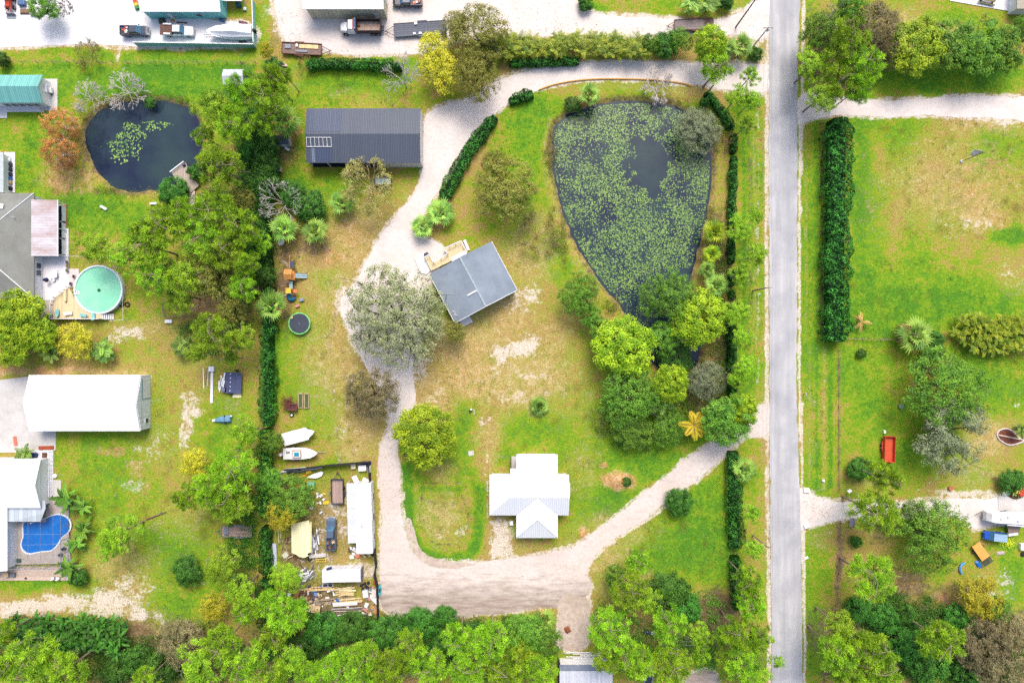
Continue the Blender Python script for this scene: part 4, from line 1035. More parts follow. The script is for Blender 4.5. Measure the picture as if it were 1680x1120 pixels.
K 1664 1040 34 7|dull brown oak at the right edge near the bottom
D 1660 788 20 3|dark green bush above the colourful flower bed
A 1678 706 12 3|feather palm at the right edge beside the leaf shaped bed
"""
for ln in PLANTS.strip().splitlines():
    a, lab = ln.split('|'); k_, px, py, rr, hh = a.split()
    if float(rr) < 3: continue
    r = plant(k_, float(px), float(py), float(rr), float(hh), lab)
    if 'bush' in lab and k_ in 'DG': r.name = 'bush'; r['category'] = 'bush'; r['group'] = 'dark green bushes'
# ================================================================== HEDGES, THICKETS, WEEDS
def hedge(P, wd, h, label, lm='hedge', seed=1, L=.30, Wd=.17, dens=58, cat='hedge', name='hedge', closed_ends=True, bark_='oak', wob=.7):
    """leafy box along a line (survey units; wd in metres)"""
    r = np.random.RandomState(seed); P = WP(smooth_line(P, 2) if len(P) > 2 else P, h * .8); seg = []
    for a, b in zip(P[:-1], P[1:]): seg.append((a, b, math.hypot(b[0] - a[0], b[1] - a[1])))
    tot = sum(s[2] for s in seg); n = int(tot * (wd + 1.2 * h) * dens); u = r.rand(n) * tot; cum = np.cumsum([0] + [s[2] for s in seg]); k = np.clip(np.searchsorted(cum, u) - 1, 0, len(seg) - 1)
    A0 = np.array([s[0] for s in seg])[k]; B0 = np.array([s[1] for s in seg])[k]; Ln = np.array([s[2] for s in seg])[k]; t_ = ((u - cum[k]) / Ln)[:, None]
    c = A0 + (B0 - A0) * t_; d = (B0 - A0) / Ln[:, None]; nn = np.stack([-d[:, 1], d[:, 0]], 1)
    top = r.rand(n) < wd / (wd + 1.1 * h) * 1.15; ph = np.where(top, .5, np.where(r.rand(n) < .5, 0., 1.)) * math.pi
    sd_ = np.where(r.rand(n) < .5, -1., 1.); uo = np.where(top, r.uniform(-1, 1, n), sd_ * r.uniform(.84, 1.04, n)); bump_ = 1 + wob * (fbm(c[:, 0] + 9 * np.sign(uo), c[:, 1], .5, seed, 3) - .5) * 1.5
    # superellipse section: flat top, full sides
    cs = np.where(top, uo * .5, np.sign(uo)); sn = np.where(top, 1., .35); off = uo * wd / 2 * bump_; tz = h * (1 - .22 * np.abs(uo) ** 5 + (fbm(c[:, 0] + uo * 1.5, c[:, 1] + uo * .7, 1.1, seed + 2, 3) - .5) * .45) - r.rand(n) ** 2 * .5; z = np.where(top, tz, r.rand(n) ** .8 * h * .85)
    endt = np.minimum(u, tot - u); ef = np.clip(.55 + endt / (wd * .5) * .45, 0, 1); off *= ef; z *= .5 + ef * .5
    c3 = np.concatenate([c + nn * off[:, None], z[:, None]], 1); n3 = nrm(np.concatenate([nn * cs[:, None], np.maximum(sn, .1)[:, None]], 1) + r.normal(size=(n, 3)) * .55)
    V = leaves(c3, n3, L, Wd, r); tint = np.clip(fbm(c3[:, 0], c3[:, 1], 1.8, seed + 5, 3) * 1.6 - .55 + (r.rand(n) - .5) * .9, 0, 1)
    root = thing(name, label, cat, c[:, 0].mean(), c[:, 1].mean()); V = V - np.array([c[:, 0].mean(), c[:, 1].mean(), 0]); X0, Y0 = root.location[:2]
    np_mesh('foliage', V, np.arange(len(V)).reshape(-1, 4), tint, [LM[lm]], root)
    sg = []; m_ = int(tot / 1.1) + 1
    for i in range(m_):
        uu = (i + .5) / m_ * tot; kk = min(max(int(np.searchsorted(cum, uu)) - 1, 0), len(seg) - 1); a, b, l_ = seg[kk]; tt = (uu - cum[kk]) / l_; x, y = a[0] + (b[0] - a[0]) * tt - X0, a[1] + (b[1] - a[1]) * tt - Y0
        for _ in range(5):
            q = np.array([x + r.uniform(-.38, .38) * wd, y + r.uniform(-.5, .5), h * r.uniform(.55, .9)]); sg.append((np.array([x + r.uniform(-.15, .15) * wd, y, -.05]), q, .05, .02))
    S, Fs = tubes(sg, 4); np_mesh('stems', S, Fs, None, [BK[bark_]], root)
    # solid core blocking the view through; shade between leaves put into its dark colour
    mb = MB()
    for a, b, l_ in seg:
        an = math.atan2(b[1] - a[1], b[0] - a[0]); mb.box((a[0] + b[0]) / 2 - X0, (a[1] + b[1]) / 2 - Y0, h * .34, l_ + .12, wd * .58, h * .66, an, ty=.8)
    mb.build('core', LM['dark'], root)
    return root
hedge([(1381,192),(1380,260),(1378,340),(1378,420),(1377,500),(1376,560)], 5.0, 4.0, 'long tall dark green hedge standing alone right of the road', seed=1, dens=44, L=.34, Wd=.2)
hedge([(812,190),(795,210),(776,236),(756,268),(742,296),(726,324)], 2.7, 1.9, 'curved bright trimmed hedge beside the shell drive', seed=2)
hedge([(836,165),(855,158),(874,152)], 2.3, 1.5, 'short oblong hedge inside the bend of the shell drive', seed=3)
hedge([(502,104),(560,103),(610,104),(660,107)], 1.9, 2.0, 'straight hedge along the top edge of the barn lawn', seed=4)
hedge([(836,102),(870,101),(910,100),(950,99)], 1.5, 1.8, 'low straight hedge between the feather palms and the shell drive', seed=5)
hedge([(440,470),(438,520),(437,560),(436,620),(436,700)], 2.4, 3.4, 'dark boundary hedge left of the trampoline and boats', seed=6, dens=40, wob=1.1)
hedge([(420,196),(424,240),(421,290),(426,340),(424,390),(430,440)], 4.2, 4.2, 'ragged dark thicket filling the left boundary beside the barn and the bare tree', 'dark', 31, .3, .18, 40, 'thicket', 'thicket', wob=1.5)
hedge([(431,705),(433,740),(430,790),(432,850)], 3.0, 3.4, 'ragged green thicket on the left boundary between boats and junk yard', 'green', 32, .3, .18, 40, 'thicket', 'thicket', wob=1.6)
hedge([(434,952),(436,990),(440,1040)], 3.2, 3.2, 'ragged dark thicket on the left boundary below the junk yard hedge', 'dark', 33, .3, .18, 40, 'thicket', 'thicket', wob=1.5)
hedge([(428,120),(430,150),(426,186)], 3.0, 3.4, 'ragged green thicket on the left boundary beside the barn lawn', 'green', 34, .3, .18, 36, 'thicket', 'thicket', wob=1.6)
hedge([(433,866),(433,900),(435,945)], 2.0, 3, 'dark boundary hedge left of the junk yard', seed=7)
hedge([(1160,150),(1174,168),(1186,184),(1196,198),(1203,212)], 1.7, 1.7, 'slanting hedge right of the black mailbox post', seed=8)
hedge([(1206,218),(1205,235),(1205,250)], 1.5, 1.8, 'short clipped hedge beside the grey leaning tree', seed=9)
hedge([(1206,256),(1204,300),(1203,340),(1202,374)], 1.6, 2, 'inner hedge stretch right of the large pond', seed=10)
hedge([(1202,385),(1202,410),(1201,432)], 1.5, 2, 'inner hedge stretch beside the yellow fringed fan palms', seed=11)
hedge([(1202,445),(1203,468)], 1.5, 1.8, 'inner hedge stretch beside the lowest pond palm', seed=12)
hedge([(1203,500),(1202,540),(1203,600),(1205,650)], 1.8, 2.4, 'inner hedge stretch along the east thicket', seed=13)
hedge([(1206,742),(1208,800),(1208,860),(1208,900)], 3.2, 2.6, 'inner hedge below the south drive mouth, upper stretch', seed=14, dens=38)
hedge([(1203,476),(1203,492)], 1.3, 1.8, 'tiny inner hedge stretch between the lowest pond palm and the east thicket', seed=19)
hedge([(1209,915),(1211,950),(1213,1002)], 2.6, 2.4, 'inner hedge below the south drive mouth, lower stretch', seed=15, dens=38)
def palmrow(P, R, h, n, label, ml, seed, cat, name, wl=.5, w=.08, nf=7, jit=6):
    """a row of feather palms grown together: one planting, many fronds"""
    r = np.random.RandomState(seed); pts = smooth_line(P, 2); L = [0]
    for a, b in zip(pts[:-1], pts[1:]): L.append(L[-1] + math.hypot(b[0] - a[0], b[1] - a[1]))
    cx, cy = W(*pts[len(pts) // 2], h); root = thing(name, label, cat, cx, cy); V, seg, tint = [], [], []
    for i in range(n):
        u = r.rand() * L[-1]; k = min(max(int(np.searchsorted(L, u)) - 1, 0), len(pts) - 2); t_ = (u - L[k]) / (L[k + 1] - L[k]); x, y = W(pts[k][0] + (pts[k + 1][0] - pts[k][0]) * t_ + r.uniform(-jit, jit), pts[k][1] + (pts[k + 1][1] - pts[k][1]) * t_ + r.uniform(-jit, jit), h)
        hh = h * r.uniform(.6, 1.05); seg.append(((x - cx, y - cy, -.1), (x - cx, y - cy, hh), .07, .05))
        for f in range(nf):
            o_, sg = pinnate(r, (x - cx, y - cy, hh), f * 2.399 + r.rand(), R_(r.uniform(10, 70)), R * r.uniform(.8, 1.15), 10, wl, w); V += o_; seg += sg; tint += [r.rand()] * len(o_)
    V = np.array(V).reshape(-1, 3); S, Fs = tubes(seg, 3); np_mesh('fronds', V, np.arange(len(V)).reshape(-1, 4), np.array(tint) * .75 + r.rand(len(tint)) * .25, [LM[ml]], root); np_mesh('stems', S, Fs, None, [BK['palm']], root); return root
palmrow([(800,78),(840,74),(900,72),(960,72),(1010,74),(1052,76)], 1.8, 2.6, 150, 'yellow green feather palm hedge along the white lot north of the drive', 'grove', 21, 'palm hedge', 'palm_hedge', jit=13, w=.06)
palmrow([(1584,548),(1620,548),(1690,548)], 1.8, 2.2, 100, 'dense feather palm grove at the right edge of the big field', 'grove', 22, 'palm grove', 'palm_grove', .5, .09, 8, 24)
palmrow([(20,1044),(60,1042),(110,1040),(160,1044),(186,1054)], 2.0, 2.6, 130, 'dark banana grove with broad torn leaves at the lower left', 'dark', 23, 'banana grove', 'banana_grove', .34, .26, 6, 26)
# ---- ground cover: scrub under the trees, weeds and tufts in the grass (beyond counting)
def scatter(name, regions, n, seed, lm, label, cat, hh=(.3, 1.0), spread=.7, per=14, L=.28, Wd=.13, z0=0):
    r = np.random.RandomState(seed); C_ = []
    wts = np.array([a[2] * a[3] for a in regions], float); k = r.choice(len(regions), n, p=wts / wts.sum()); R = np.array([a[:4] for a in regions], float)[k]; th = r.uniform(0, 6.283, n); q = r.rand(n) ** .5
    px, py = R[:, 0] + R[:, 2] * q * np.cos(th), R[:, 1] + R[:, 3] * q * np.sin(th); keep = fbm(px, py, .06, seed + 3, 3) > .40
    px, py = px[keep], py[keep]
    for P in list(PADS.values()): kk = ~inpoly(px, py, P); px, py = px[kk], py[kk]
    kk = (px < 1258) | (px > 1322); px, py = px[kk], py[kk]
    for P in (POND_E, POND_W): kk = ~inpoly(px, py, P); px, py = px[kk], py[kk]
    n = len(px); x, y = (px - 840) / PX, (560 - py) / PX; h = r.uniform(*hh, n)
    c = np.stack([x, y, h * .5], -1)[:, None, :] + r.normal(size=(n, per, 3)) * np.array([spread * .45, spread * .45, .0]); c[:, :, 2] = h[:, None] * r.uniform(.1, 1, (n, per)) + z0; c = c.reshape(-1, 3)
    V = leaves(c, nrm(r.normal(size=c.shape) * .6 + np.array([0, 0, .8])), L, Wd, r); t_ = np.clip(np.repeat(r.rand(n), per) * .6 + r.rand(len(c)) * .4, 0, 1)
    o = np_mesh(name, V, np.arange(len(V)).reshape(-1, 4), t_, [LM[lm]]); tag(o, label, cat, kind='stuff'); return o
scatter('undergrowth', [(412,260,22,150),(418,430,14,100),(360,380,60,70),(395,480,30,60),(430,250,14,100),(434,400,12,70),(350,550,60,30),(400,900,24,120)], 2600, 51, 'dark', 'tangled dark scrub filling the left boundary thicket', 'undergrowth', (.5, 2.4), 1.1, 22, .3, .17)
scatter('undergrowth', [(600,1060,180,50),(800,1070,110,50),(480,1040,50,70),(740,1020,120,14),(660,1015,60,10)], 3000, 52, 'dark', 'dark scrub under the pines along the bottom boundary', 'undergrowth', (.4, 2.0), 1.1, 22, .3, .17)
scatter('undergrowth', [(1500,1060,120,55),(1600,1080,80,50),(1470,1000,80,30),(1400,1080,40,40)], 2200, 53, 'dark', 'dark scrub under the woods at the bottom right', 'undergrowth', (.4, 2.0), 1.1, 22, .3, .17)
scatter('undergrowth', [(1060,1020,90,60),(1150,1000,40,30),(1080,1080,100,36),(1200,1070,50,46)], 1300, 54, 'green', 'patchy green scrub in the southeast woods of the lot', 'undergrowth', (.3, 1.3), 1.0, 20, .28, .15)
scatter('undergrowth', [(1060,690,90,50),(1150,640,60,50),(1060,620,60,40),(1180,560,24,60),(1180,430,18,80)], 1500, 55, 'green', 'leafy scrub around the foot of the large pond', 'undergrowth', (.2, .8), .9, 18, .26, .15)
scatter('undergrowth', [(1385,90,60,70),(1440,60,40,50)], 700, 56, 'brown', 'dim scrub under the roadside tree cluster at the top', 'undergrowth', (.3, 1.2), 1.0, 18, .28, .15)
scatter('undergrowth', [(250,1080,80,40),(160,1090,60,30),(30,1060,40,50),(340,1070,60,50)], 1100, 57, 'dark', 'dark scrub under the woods at the bottom left', 'undergrowth', (.4, 1.8), 1.1, 20, .3, .17)
scatter('weeds', [(620,640,200,130),(860,600,170,170),(240,760,190,160),(150,560,150,60),(1580,300,150,110),(900,880,300,130),(560,420,90,120)], 5200, 58, 'olive', 'low dry weeds dotted over the brown grass', 'weeds', (.03, .14), .55, 9, .22, .08)
scatter('grass_tufts', [(260,300,260,160),(560,140,130,36),(860,230,60,130),(1235,380,18,330),(1345,450,34,330),(1480,500,140,80),(1550,620,150,90),(1060,790,130,80),(1130,900,80,80),(720,830,70,90),(250,950,140,70)], 9000, 59, 'green', 'uneven green grass tufts across the lawns', 'grass', (.03, .16), .5, 9, .22, .07)
scatter('reeds', [(905,300,5,90),(925,400,5,40),(1165,330,5,90),(1040,165,90,4),(960,470,20,26),(240,163,90,5),(190,312,60,6),(1000,500,16,14)], 520, 60, 'olive', 'low reeds along the pond banks', 'reeds', (.2, .7), .8, 16, .5, .06)
# ================================================================== BUILDINGS
def M(key, c, rough=.6, **k): return mat(key, c, rough, **k)
WHITE = M('white_paint', C(250,250,252), .4, c2=C(225,228,232), ns=.6, amt=.1)
TRIM = M('trim_white', C(245,246,250), .5, c2=C(220,222,226), amt=.15)
TEALW = stripes('teal_siding', C(128,208,206), C(90,166,166), .3, 'X', .1, stain=C(110,180,178))
TANW = stripes('tan_siding', C(214,206,180), C(180,172,146), .3, 'X', .1, stain=C(190,180,150))
WROOF = stripes('white_metal_roof', C(255,255,255,1.0), C(228,232,240), .4, 'X', .12, .45, stain=C(236,240,248), samt=.2, sns=.12, bump=.3, cvar=.02)
WROOFY = stripes('white_metal_roof_y', C(255,255,255), C(228,232,240), .4, 'Y', .12, .45, stain=C(236,240,248), samt=.2, sns=.12, bump=.3, cvar=.02)
TROOF = stripes('teal_metal_roof', C(122,190,184), C(90,156,152), .45, 'X', .12, .5, stain=C(148,204,198), samt=.5, sns=.2)
NROOF = stripes('navy_metal_roof', C(86,95,110), C(66,74,90), .33, 'X', .22, .5, stain=C(112,124,146), samt=.3, sns=.15, cvar=.08)
SHING = mat('grey_shingle', C(150,152,146), .9, c2=C(124,124,116), ns=.35, amt=.6, c3=C(110,112,108), ns3=7)
SLATE = mat('slate_shingle', C(150,162,174), .85, c2=C(112,124,138), ns=.22, amt=.7, c3=C(158,170,182), ns3=5)
CONC = mat('concrete', C(222,218,214), .9, c2=C(190,186,180), ns=.4, amt=.5, c3=C(170,166,160), ns3=9)
CONCW = mat('white_slab', C(248,246,250), .8, c2=C(232,226,226), ns=.35, amt=.3)
PAVER = mat('paver', C(200,188,178), .9, c2=C(170,158,148), ns=.8, amt=.5, c3=C(150,140,132), ns3=6)
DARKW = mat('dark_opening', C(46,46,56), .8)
NAVY = mat('navy_plastic', C(48,54,92), .5); BLACK = mat('black_rubber', C(40,40,44), .8); GREY = mat('grey_metal', C(140,146,156), .5, metal=.3)
DKGREY = mat('dark_steel', C(78,84,98), .5, metal=.3); RUSTM = mat('rusty_steel', C(136,92,74), .8, c2=C(96,62,52), ns=3, amt=.7)
WOOD = stripes('weathered_boards', C(196,180,166), C(130,116,104), .16, 'X', .12, .9, stain=C(160,144,132), samt=.5)
WOODY = stripes('weathered_boards_y', C(204,184,164), C(140,122,106), .16, 'Y', .12, .9, stain=C(176,158,140), samt=.5)
TANDECK = stripes('tan_deck', C(236,216,172), C(196,174,134), .15, 'X', .12, .8, stain=C(222,198,150))
LUMBER = stripes('fresh_lumber', C(240,212,156), C(206,172,116), .5, 'X', .05, .8, stain=C(222,190,130), samt=.5, sns=1)
ORANGEW = stripes('orange_wood', C(226,160,88), C(180,116,56), .16, 'X', .12, .7, stain=C(210,142,74))
BLUE = mat('blue_plastic', C(30,116,196), .4); TEALP = mat('teal_plastic', C(90,190,200), .4); REDM = mat('red_paint', C(226,84,52), .45, c2=C(170,60,44), ns=2, amt=.4)
CREAM = stripes('cream_sheet', C(250,240,192), C(226,212,158), .5, 'X', .06, .6, stain=C(238,222,170))
BLUETINT = glass('windshield', C(60,110,140)); GL = glass()
def roof_gable(mb, x0, x1, y0, y1, e, r, axis='X', m=0, th=.12):
    """two roof slabs; ridge along axis"""
    if axis == 'X': ym = (y0 + y1) / 2; a = [(x0, y0, e), (x1, y0, e), (x1, ym, r), (x0, ym, r)]; b = [(x0, ym, r), (x1, ym, r), (x1, y1, e), (x0, y1, e)]
    else: xm = (x0 + x1) / 2; a = [(x0, y0, e), (xm, y0, r), (xm, y1, r), (x0, y1, e)]; b = [(xm, y0, r), (x1, y0, e), (x1, y1, e), (xm, y1, r)]
    for q in (a, b):
        vs = q + [(p[0], p[1], p[2] - th) for p in q]; mb.add(vs, [(0, 1, 2, 3), (7, 6, 5, 4), (0, 4, 5, 1), (1, 5, 6, 2), (2, 6, 7, 3), (3, 7, 4, 0)], m)
    return mb
def walls(mb, x0, x1, y0, y1, e, r=None, axis='X', m=0):
    mb.box((x0 + x1) / 2, (y0 + y1) / 2, e / 2, x1 - x0, y1 - y0, e, m=m)
    if r:
        if axis == 'X':
            ym = (y0 + y1) / 2
            for x, s in ((x0, .01), (x1, -.01)): mb.add([(x + s, y0, e), (x + s, y1, e), (x + s, ym, r), (x + s - s * 12, y0, e), (x + s - s * 12, y1, e), (x + s - s * 12, ym, r)], [(0, 1, 2), (5, 4, 3), (0, 3, 4, 1), (1, 4, 5, 2), (2, 5, 3, 0)], m)
        else:
            xm = (x0 + x1) / 2
            for y, s in ((y0, .01), (y1, -.01)): mb.add([(x0, y + s, e), (x1, y + s, e), (xm, y + s, r), (x0, y - s * 11, e), (x1, y - s * 11, e), (xm, y - s * 11, r)], [(0, 1, 2), (5, 4, 3), (0, 3, 4, 1), (1, 4, 5, 2), (2, 5, 3, 0)], m)
    return mb
def rect_px(x0, y0, x1, y1, h=0):
    a = W(x0, y0, h); b = W(x1, y1, h); return a[0], b[0], b[1], a[1]      # x0,x1,y0,y1 metres
def hip(mb, x0, x1, y0, y1, e, r, m=0, ends='both', th=.1):
    """hip roof, ridge along the longer side"""
    w_, d_ = x1 - x0, y1 - y0
    if w_ >= d_: k = d_ / 2; ym = (y0 + y1) / 2; A_, B_ = (x0 + k, ym, r), (x1 - k, ym, r); f = [[(x0, y0, e), (x1, y0, e), B_, A_], [(x1, y1, e), (x0, y1, e), A_, B_], [(x0, y1, e), (x0, y0, e), A_], [(x1, y0, e), (x1, y1, e), B_]]
    else: k = w_ / 2; xm = (x0 + x1) / 2; A_, B_ = (xm, y0 + k, r), (xm, y1 - k, r); f = [[(x1, y0, e), (x1, y1, e), B_, A_], [(x0, y1, e), (x0, y0, e), A_, B_], [(x0, y0, e), (x1, y0, e), A_], [(x1, y1, e), (x0, y1, e), B_]]
    for q in f: mb.add(q, [tuple(range(len(q)))], m)
    mb.add([(x0, y0, e), (x1, y0, e), (x1, y1, e), (x0, y1, e), (x0, y0, e - th), (x1, y0, e - th), (x1, y1, e - th), (x0, y1, e - th)], [(7, 6, 5, 4), (0, 4, 5, 1), (1, 5, 6, 2), (2, 6, 7, 3), (3, 7, 4, 0)], m); return mb
def win(parent, x, y, z, lx, ly, lz, name='window', m=None, rz=0):
    f = MB().box(x, y, z, lx + .12, ly + .12, lz + .12, rz).build(name, TRIM, parent); MB().box(x, y, z, lx + (.04 if lx > ly else .22), ly + (.04 if ly >= lx else .22), lz, rz).build('pane', m or GL, f); return f
# --- teal workshop, top left
x0, x1, y0, y1 = rect_px(231, -60, 362, 19, 3.0); t_ = thing('workshop', 'white roofed workshop with teal walls at the top left, boat parked below it', 'workshop')
walls(MB(), x0 + .25, x1 - .1, y0 + .1, y1, 3.0, 4.2, 'X').build('wall', TEALW, t_); roof_gable(MB(), x0 - .1, x1 + .05, y0 - .15, y1, 3.12, 4.4).build('roof', WROOF, t_)
MB().box((x0 + x1) / 2 - 3, y0 + .06, 1.0, .9, .06, 2).build('door', TRIM, t_); win(t_, (x0 + x1) / 2 + 3, y0 + .05, 1.6, 1.0, .06, .8)
MB().box(x0 + 5, y1 - .1, .2, 1, .1, .3).build('vent', GREY, t_)
x, y = W(392, 2); t_ = thing('lean_to', 'small white lean to roof with teal posts right of the white roofed workshop', 'lean-to', x, y)
MB().add([(-2.6, -1.2, 2.2), (1.6, -1.2, 2.2), (1.2, 4, 2.8), (-2.6, 4, 2.8), (-2.6, -1.2, 2.1), (1.6, -1.2, 2.1), (1.2, 4, 2.7), (-2.6, 4, 2.7)], [(0, 1, 2, 3), (7, 6, 5, 4), (0, 4, 5, 1), (1, 5, 6, 2), (2, 6, 7, 3), (3, 7, 4, 0)]).build('roof', WHITE, t_)
for a in (-2.4, 1.4): MB().box(a, -1.0, 1.05, .1, .1, 2.1).build('post', TEALW, t_)
# --- shop, top centre
x0, x1, y0, y1 = rect_px(497, -60, 629, 15, 4.0); t_ = thing('shop_building', 'white roofed shop with tan walls at the top edge behind the dump truck', 'shop building')
walls(MB(), x0 + .6, x1, y0 + .1, y1, 4.0, 5.0, 'X').build('wall', TANW, t_); roof_gable(MB(), x0 - .1, x1 + .1, y0 - .1, y1, 4.12, 5.2).build('roof', WROOF, t_)
MB().box(x1 + .03, y0 + 4, 1.6, .06, 3, 3).build('door', TRIM, t_); MB().box(x1 - 2, y0 + .06, 1.1, .9, .06, 2.1).build('door', TRIM, t_)
# --- teal metal building, left edge
x0, x1, y0, y1 = rect_px(-90, 124, 68, 168, 3.0); t_ = thing('metal_building', 'teal roofed white walled building at the left edge', 'building')
walls(MB(), x0, x1 - .3, y0 + .2, y1 - .2, 2.9, 4.1, 'X').build('wall', TRIM, t_); roof_gable(MB(), x0, x1 + .3, y0 - .1, y1 + .1, 3.05, 4.3).build('roof', TROOF, t_)
for i in range(5): win(t_, x1 - 2.2 - i * 1.5, y0 + .17, 1.4, .9, .06, 1.0)
a = rect_px(66, 130, 95, 182); mb = MB().box((a[0] + a[1]) / 2, (a[2] + a[3]) / 2, .08, a[1] - a[0], a[3] - a[2], .16); mb.build('porch_slab', CONC, t_)
a = rect_px(-90, 176, 72, 184); MB().box((a[0] + a[1]) / 2, (a[2] + a[3]) / 2, .06, a[1] - a[0], a[3] - a[2], .1).build('walkway', CONCW, t_)
a = rect_px(-10, 184, 12, 194); t2 = MB().box((a[0] + a[1]) / 2, (a[2] + a[3]) / 2, .06, a[1] - a[0], a[3] - a[2], .1).build('concrete_slab', CONCW); tag(t2, 'small white concrete slab below the teal roofed building', 'slab')
# --- grey shed near the fence
x0, x1, y0, y1 = rect_px(366, 114, 400, 139, 2.2); t_ = thing('garden_shed', 'small pale grey ribbed shed under trees at the upper left fence corner', 'shed', 0, 0)
walls(MB(), x0 + .1, x1 - .1, y0 + .1, y1 - .1, 2.1, 2.7).build('wall', GREY, t_); roof_gable(MB(), x0, x1, y0, y1, 2.2, 2.8).build('roof', stripes('pale_ribbed', C(216,220,232), C(170,176,196), .3, 'X', .3, .6), t_); MB().box((x0 + x1) / 2, y0 + .06, .95, 1.2, .06, 1.8).build('door', TRIM, t_)
# --- grey shingled house, left edge
t_ = thing('grey_house', 'large grey shingle roofed house at the left edge beside the round pool', 'house')
x0, x1, y0, y1 = rect_px(-120, 317, 56, 490, 2.9); walls(MB(), x0 + .4, x1 - .35, y0 + .4, y1 - .4, 2.8).build('wall', TRIM, t_); hip(MB(), x0, x1, y0, y1, 2.95, 5.6, th=.18).build('roof', SHING, t_)
mb = MB()
for sy, yy in ((1, y0), (-1, y1)): mb.tube((x1, yy, 3.0), (x1 - (y1 - y0) / 2, (y0 + y1) / 2, 5.62), .09, n=6)
mb.build('ridge_cap', TRIM, t_)
for yy in (-.8, -2.2): win(t_, x1 - .33, (y0 + y1) / 2 + yy - 3, 1.4, .06, 1.0, 1.1)
a = W(5, 339, 3.6); MB().box(a[0], a[1], 3.95, 1.0, .7, .14, R_(78)).build('skylight', WHITE, t_); a = W(22, 356, 4.2); MB().tube((a[0], a[1], 3.6), (a[0], a[1], 4.6), .08).build('vent_pipe', WHITE, t_)
# awning and glazed side
a = rect_px(42, 328, 94, 420, 2.8); mb = MB(); mb.add([(a[0], a[2], 3.15), (a[1], a[2], 2.75), (a[1], a[3], 2.75), (a[0], a[3], 3.15), (a[0], a[2], 3.05), (a[1], a[2], 2.6), (a[1], a[3], 2.6), (a[0], a[3], 3.05)], [(0, 1, 2, 3), (7, 6, 5, 4), (0, 4, 5, 1), (1, 5, 6, 2), (2, 6, 7, 3), (3, 7, 4, 0)])
for v_ in mb.v[:]: pass
mb.build('awning_roof', stripes('rusty_awning', C(222,218,226), C(186,180,186), .55, 'Y', .07, .6, stain=C(176,140,126), samt=1.5, sns=.45, cvar=.05), t_)
mb = MB(); mb.box((a[0] + a[1]) / 2, a[2] + .05, 2.62, a[1] - a[0] + .1, .12, .18); mb.box((a[0] + a[1]) / 2, a[3] - .05, 2.62, a[1] - a[0] + .1, .12, .18); mb.box(a[1] + .06, (a[2] + a[3]) / 2, 2.7, .14, a[3] - a[2] + .1, .2)
for q in (a[2] + .3, (a[2] + a[3]) / 2, a[3] - .3): mb.box(a[1] - .1, q, 1.3, .12, .12, 2.6)
mb.build('awning_frame', TRIM, t_)
for i in range(3):
    b = rect_px(95.5, 337 + i * 27.5, 101.5, 362 + i * 27.5, 1.3); f = MB().box((b[0] + b[1]) / 2, (b[2] + b[3]) / 2, 1.25, b[1] - b[0] + .1, b[3] - b[2] + .16, .08).build('glass_panel', TRIM, t_); MB().box((b[0] + b[1]) / 2, (b[2] + b[3]) / 2, 1.31, b[1] - b[0] - .04, b[3] - b[2] - .06, .05).build('pane', mat('dark_navy_glass', C(40,48,78), .15), f)
    MB().box((b[0] + b[1]) / 2, (b[2] + b[3]) / 2, .6, b[1] - b[0] - .1, b[3] - b[2] - .1, 1.2).build('base_wall', TRIM, t_)
# brick strip & small planters beside the glazed side
o = MB().box(*[(W(106, 355)[0]), W(106, 355)[1], .05, .9, 4.6, .1]).build('brick_path', mat('brick', C(176,112,86), .9, c2=C(130,80,62), ns=5, amt=.8, c3=C(220,190,160), ns3=8)); tag(o, 'red brick strip edged in pale stones beside the rust stained awning', 'path')
# patio slab, deck
a = rect_px(55, 420, 113, 492); t2 = MB().box((a[0] + a[1]) / 2, (a[2] + a[3]) / 2, .07, a[1] - a[0], a[3] - a[2], .14).build('patio', CONCW); tag(t2, 'white patio slab right of the grey shingled house', 'patio')
a = rect_px(102, 375, 113, 420); t2 = MB().box((a[0] + a[1]) / 2, (a[2] + a[3]) / 2, .065, a[1] - a[0], a[3] - a[2], .13).build('patio', CONCW); tag(t2, 'narrow white slab beside the dark glazed side of the grey house', 'patio')
a = rect_px(66, 492, 88, 523); t2 = MB().box((a[0] + a[1]) / 2, (a[2] + a[3]) / 2, .06, a[1] - a[0], a[3] - a[2], .12).build('paved_corner', PAVER); tag(t2, 'stained brownish paving between white patio and pool deck', 'paving')
a = rect_px(113, 441, 130, 471); t2 = MB().box((a[0] + a[1]) / 2, (a[2] + a[3]) / 2, .062, a[1] - a[0], a[3] - a[2], .12).build('paved_corner', mat('pink_paving', C(236,220,216), .9)); tag(t2, 'pale pink paving between the patio and the round pool', 'paving')
a = rect_px(8, 250, 25, 316); t2 = MB().box((a[0] + a[1]) / 2, (a[2] + a[3]) / 2, .06, a[1] - a[0], a[3] - a[2], .12).build('side_slab', CONCW); tag(t2, 'white slab strip with stored things at the left edge above the grey house', 'slab')
x0, x1, y0, y1 = rect_px(-60, 250, 6, 316, 2.6); t_ = thing('side_porch', 'narrow grey flat porch roof at the left edge above the grey shingled house', 'porch'); MB().box((x0 + x1) / 2, (y0 + y1) / 2, 2.6, x1 - x0, y1 - y0, .14).build('roof', mat('pale_grey_roof', C(206,214,216), .7), t_); MB().box((x0 + x1) / 2 - .3, (y0 + y1) / 2, 1.25, x1 - x0 - .6, y1 - y0 - .3, 2.5).build('wall', TRIM, t_)
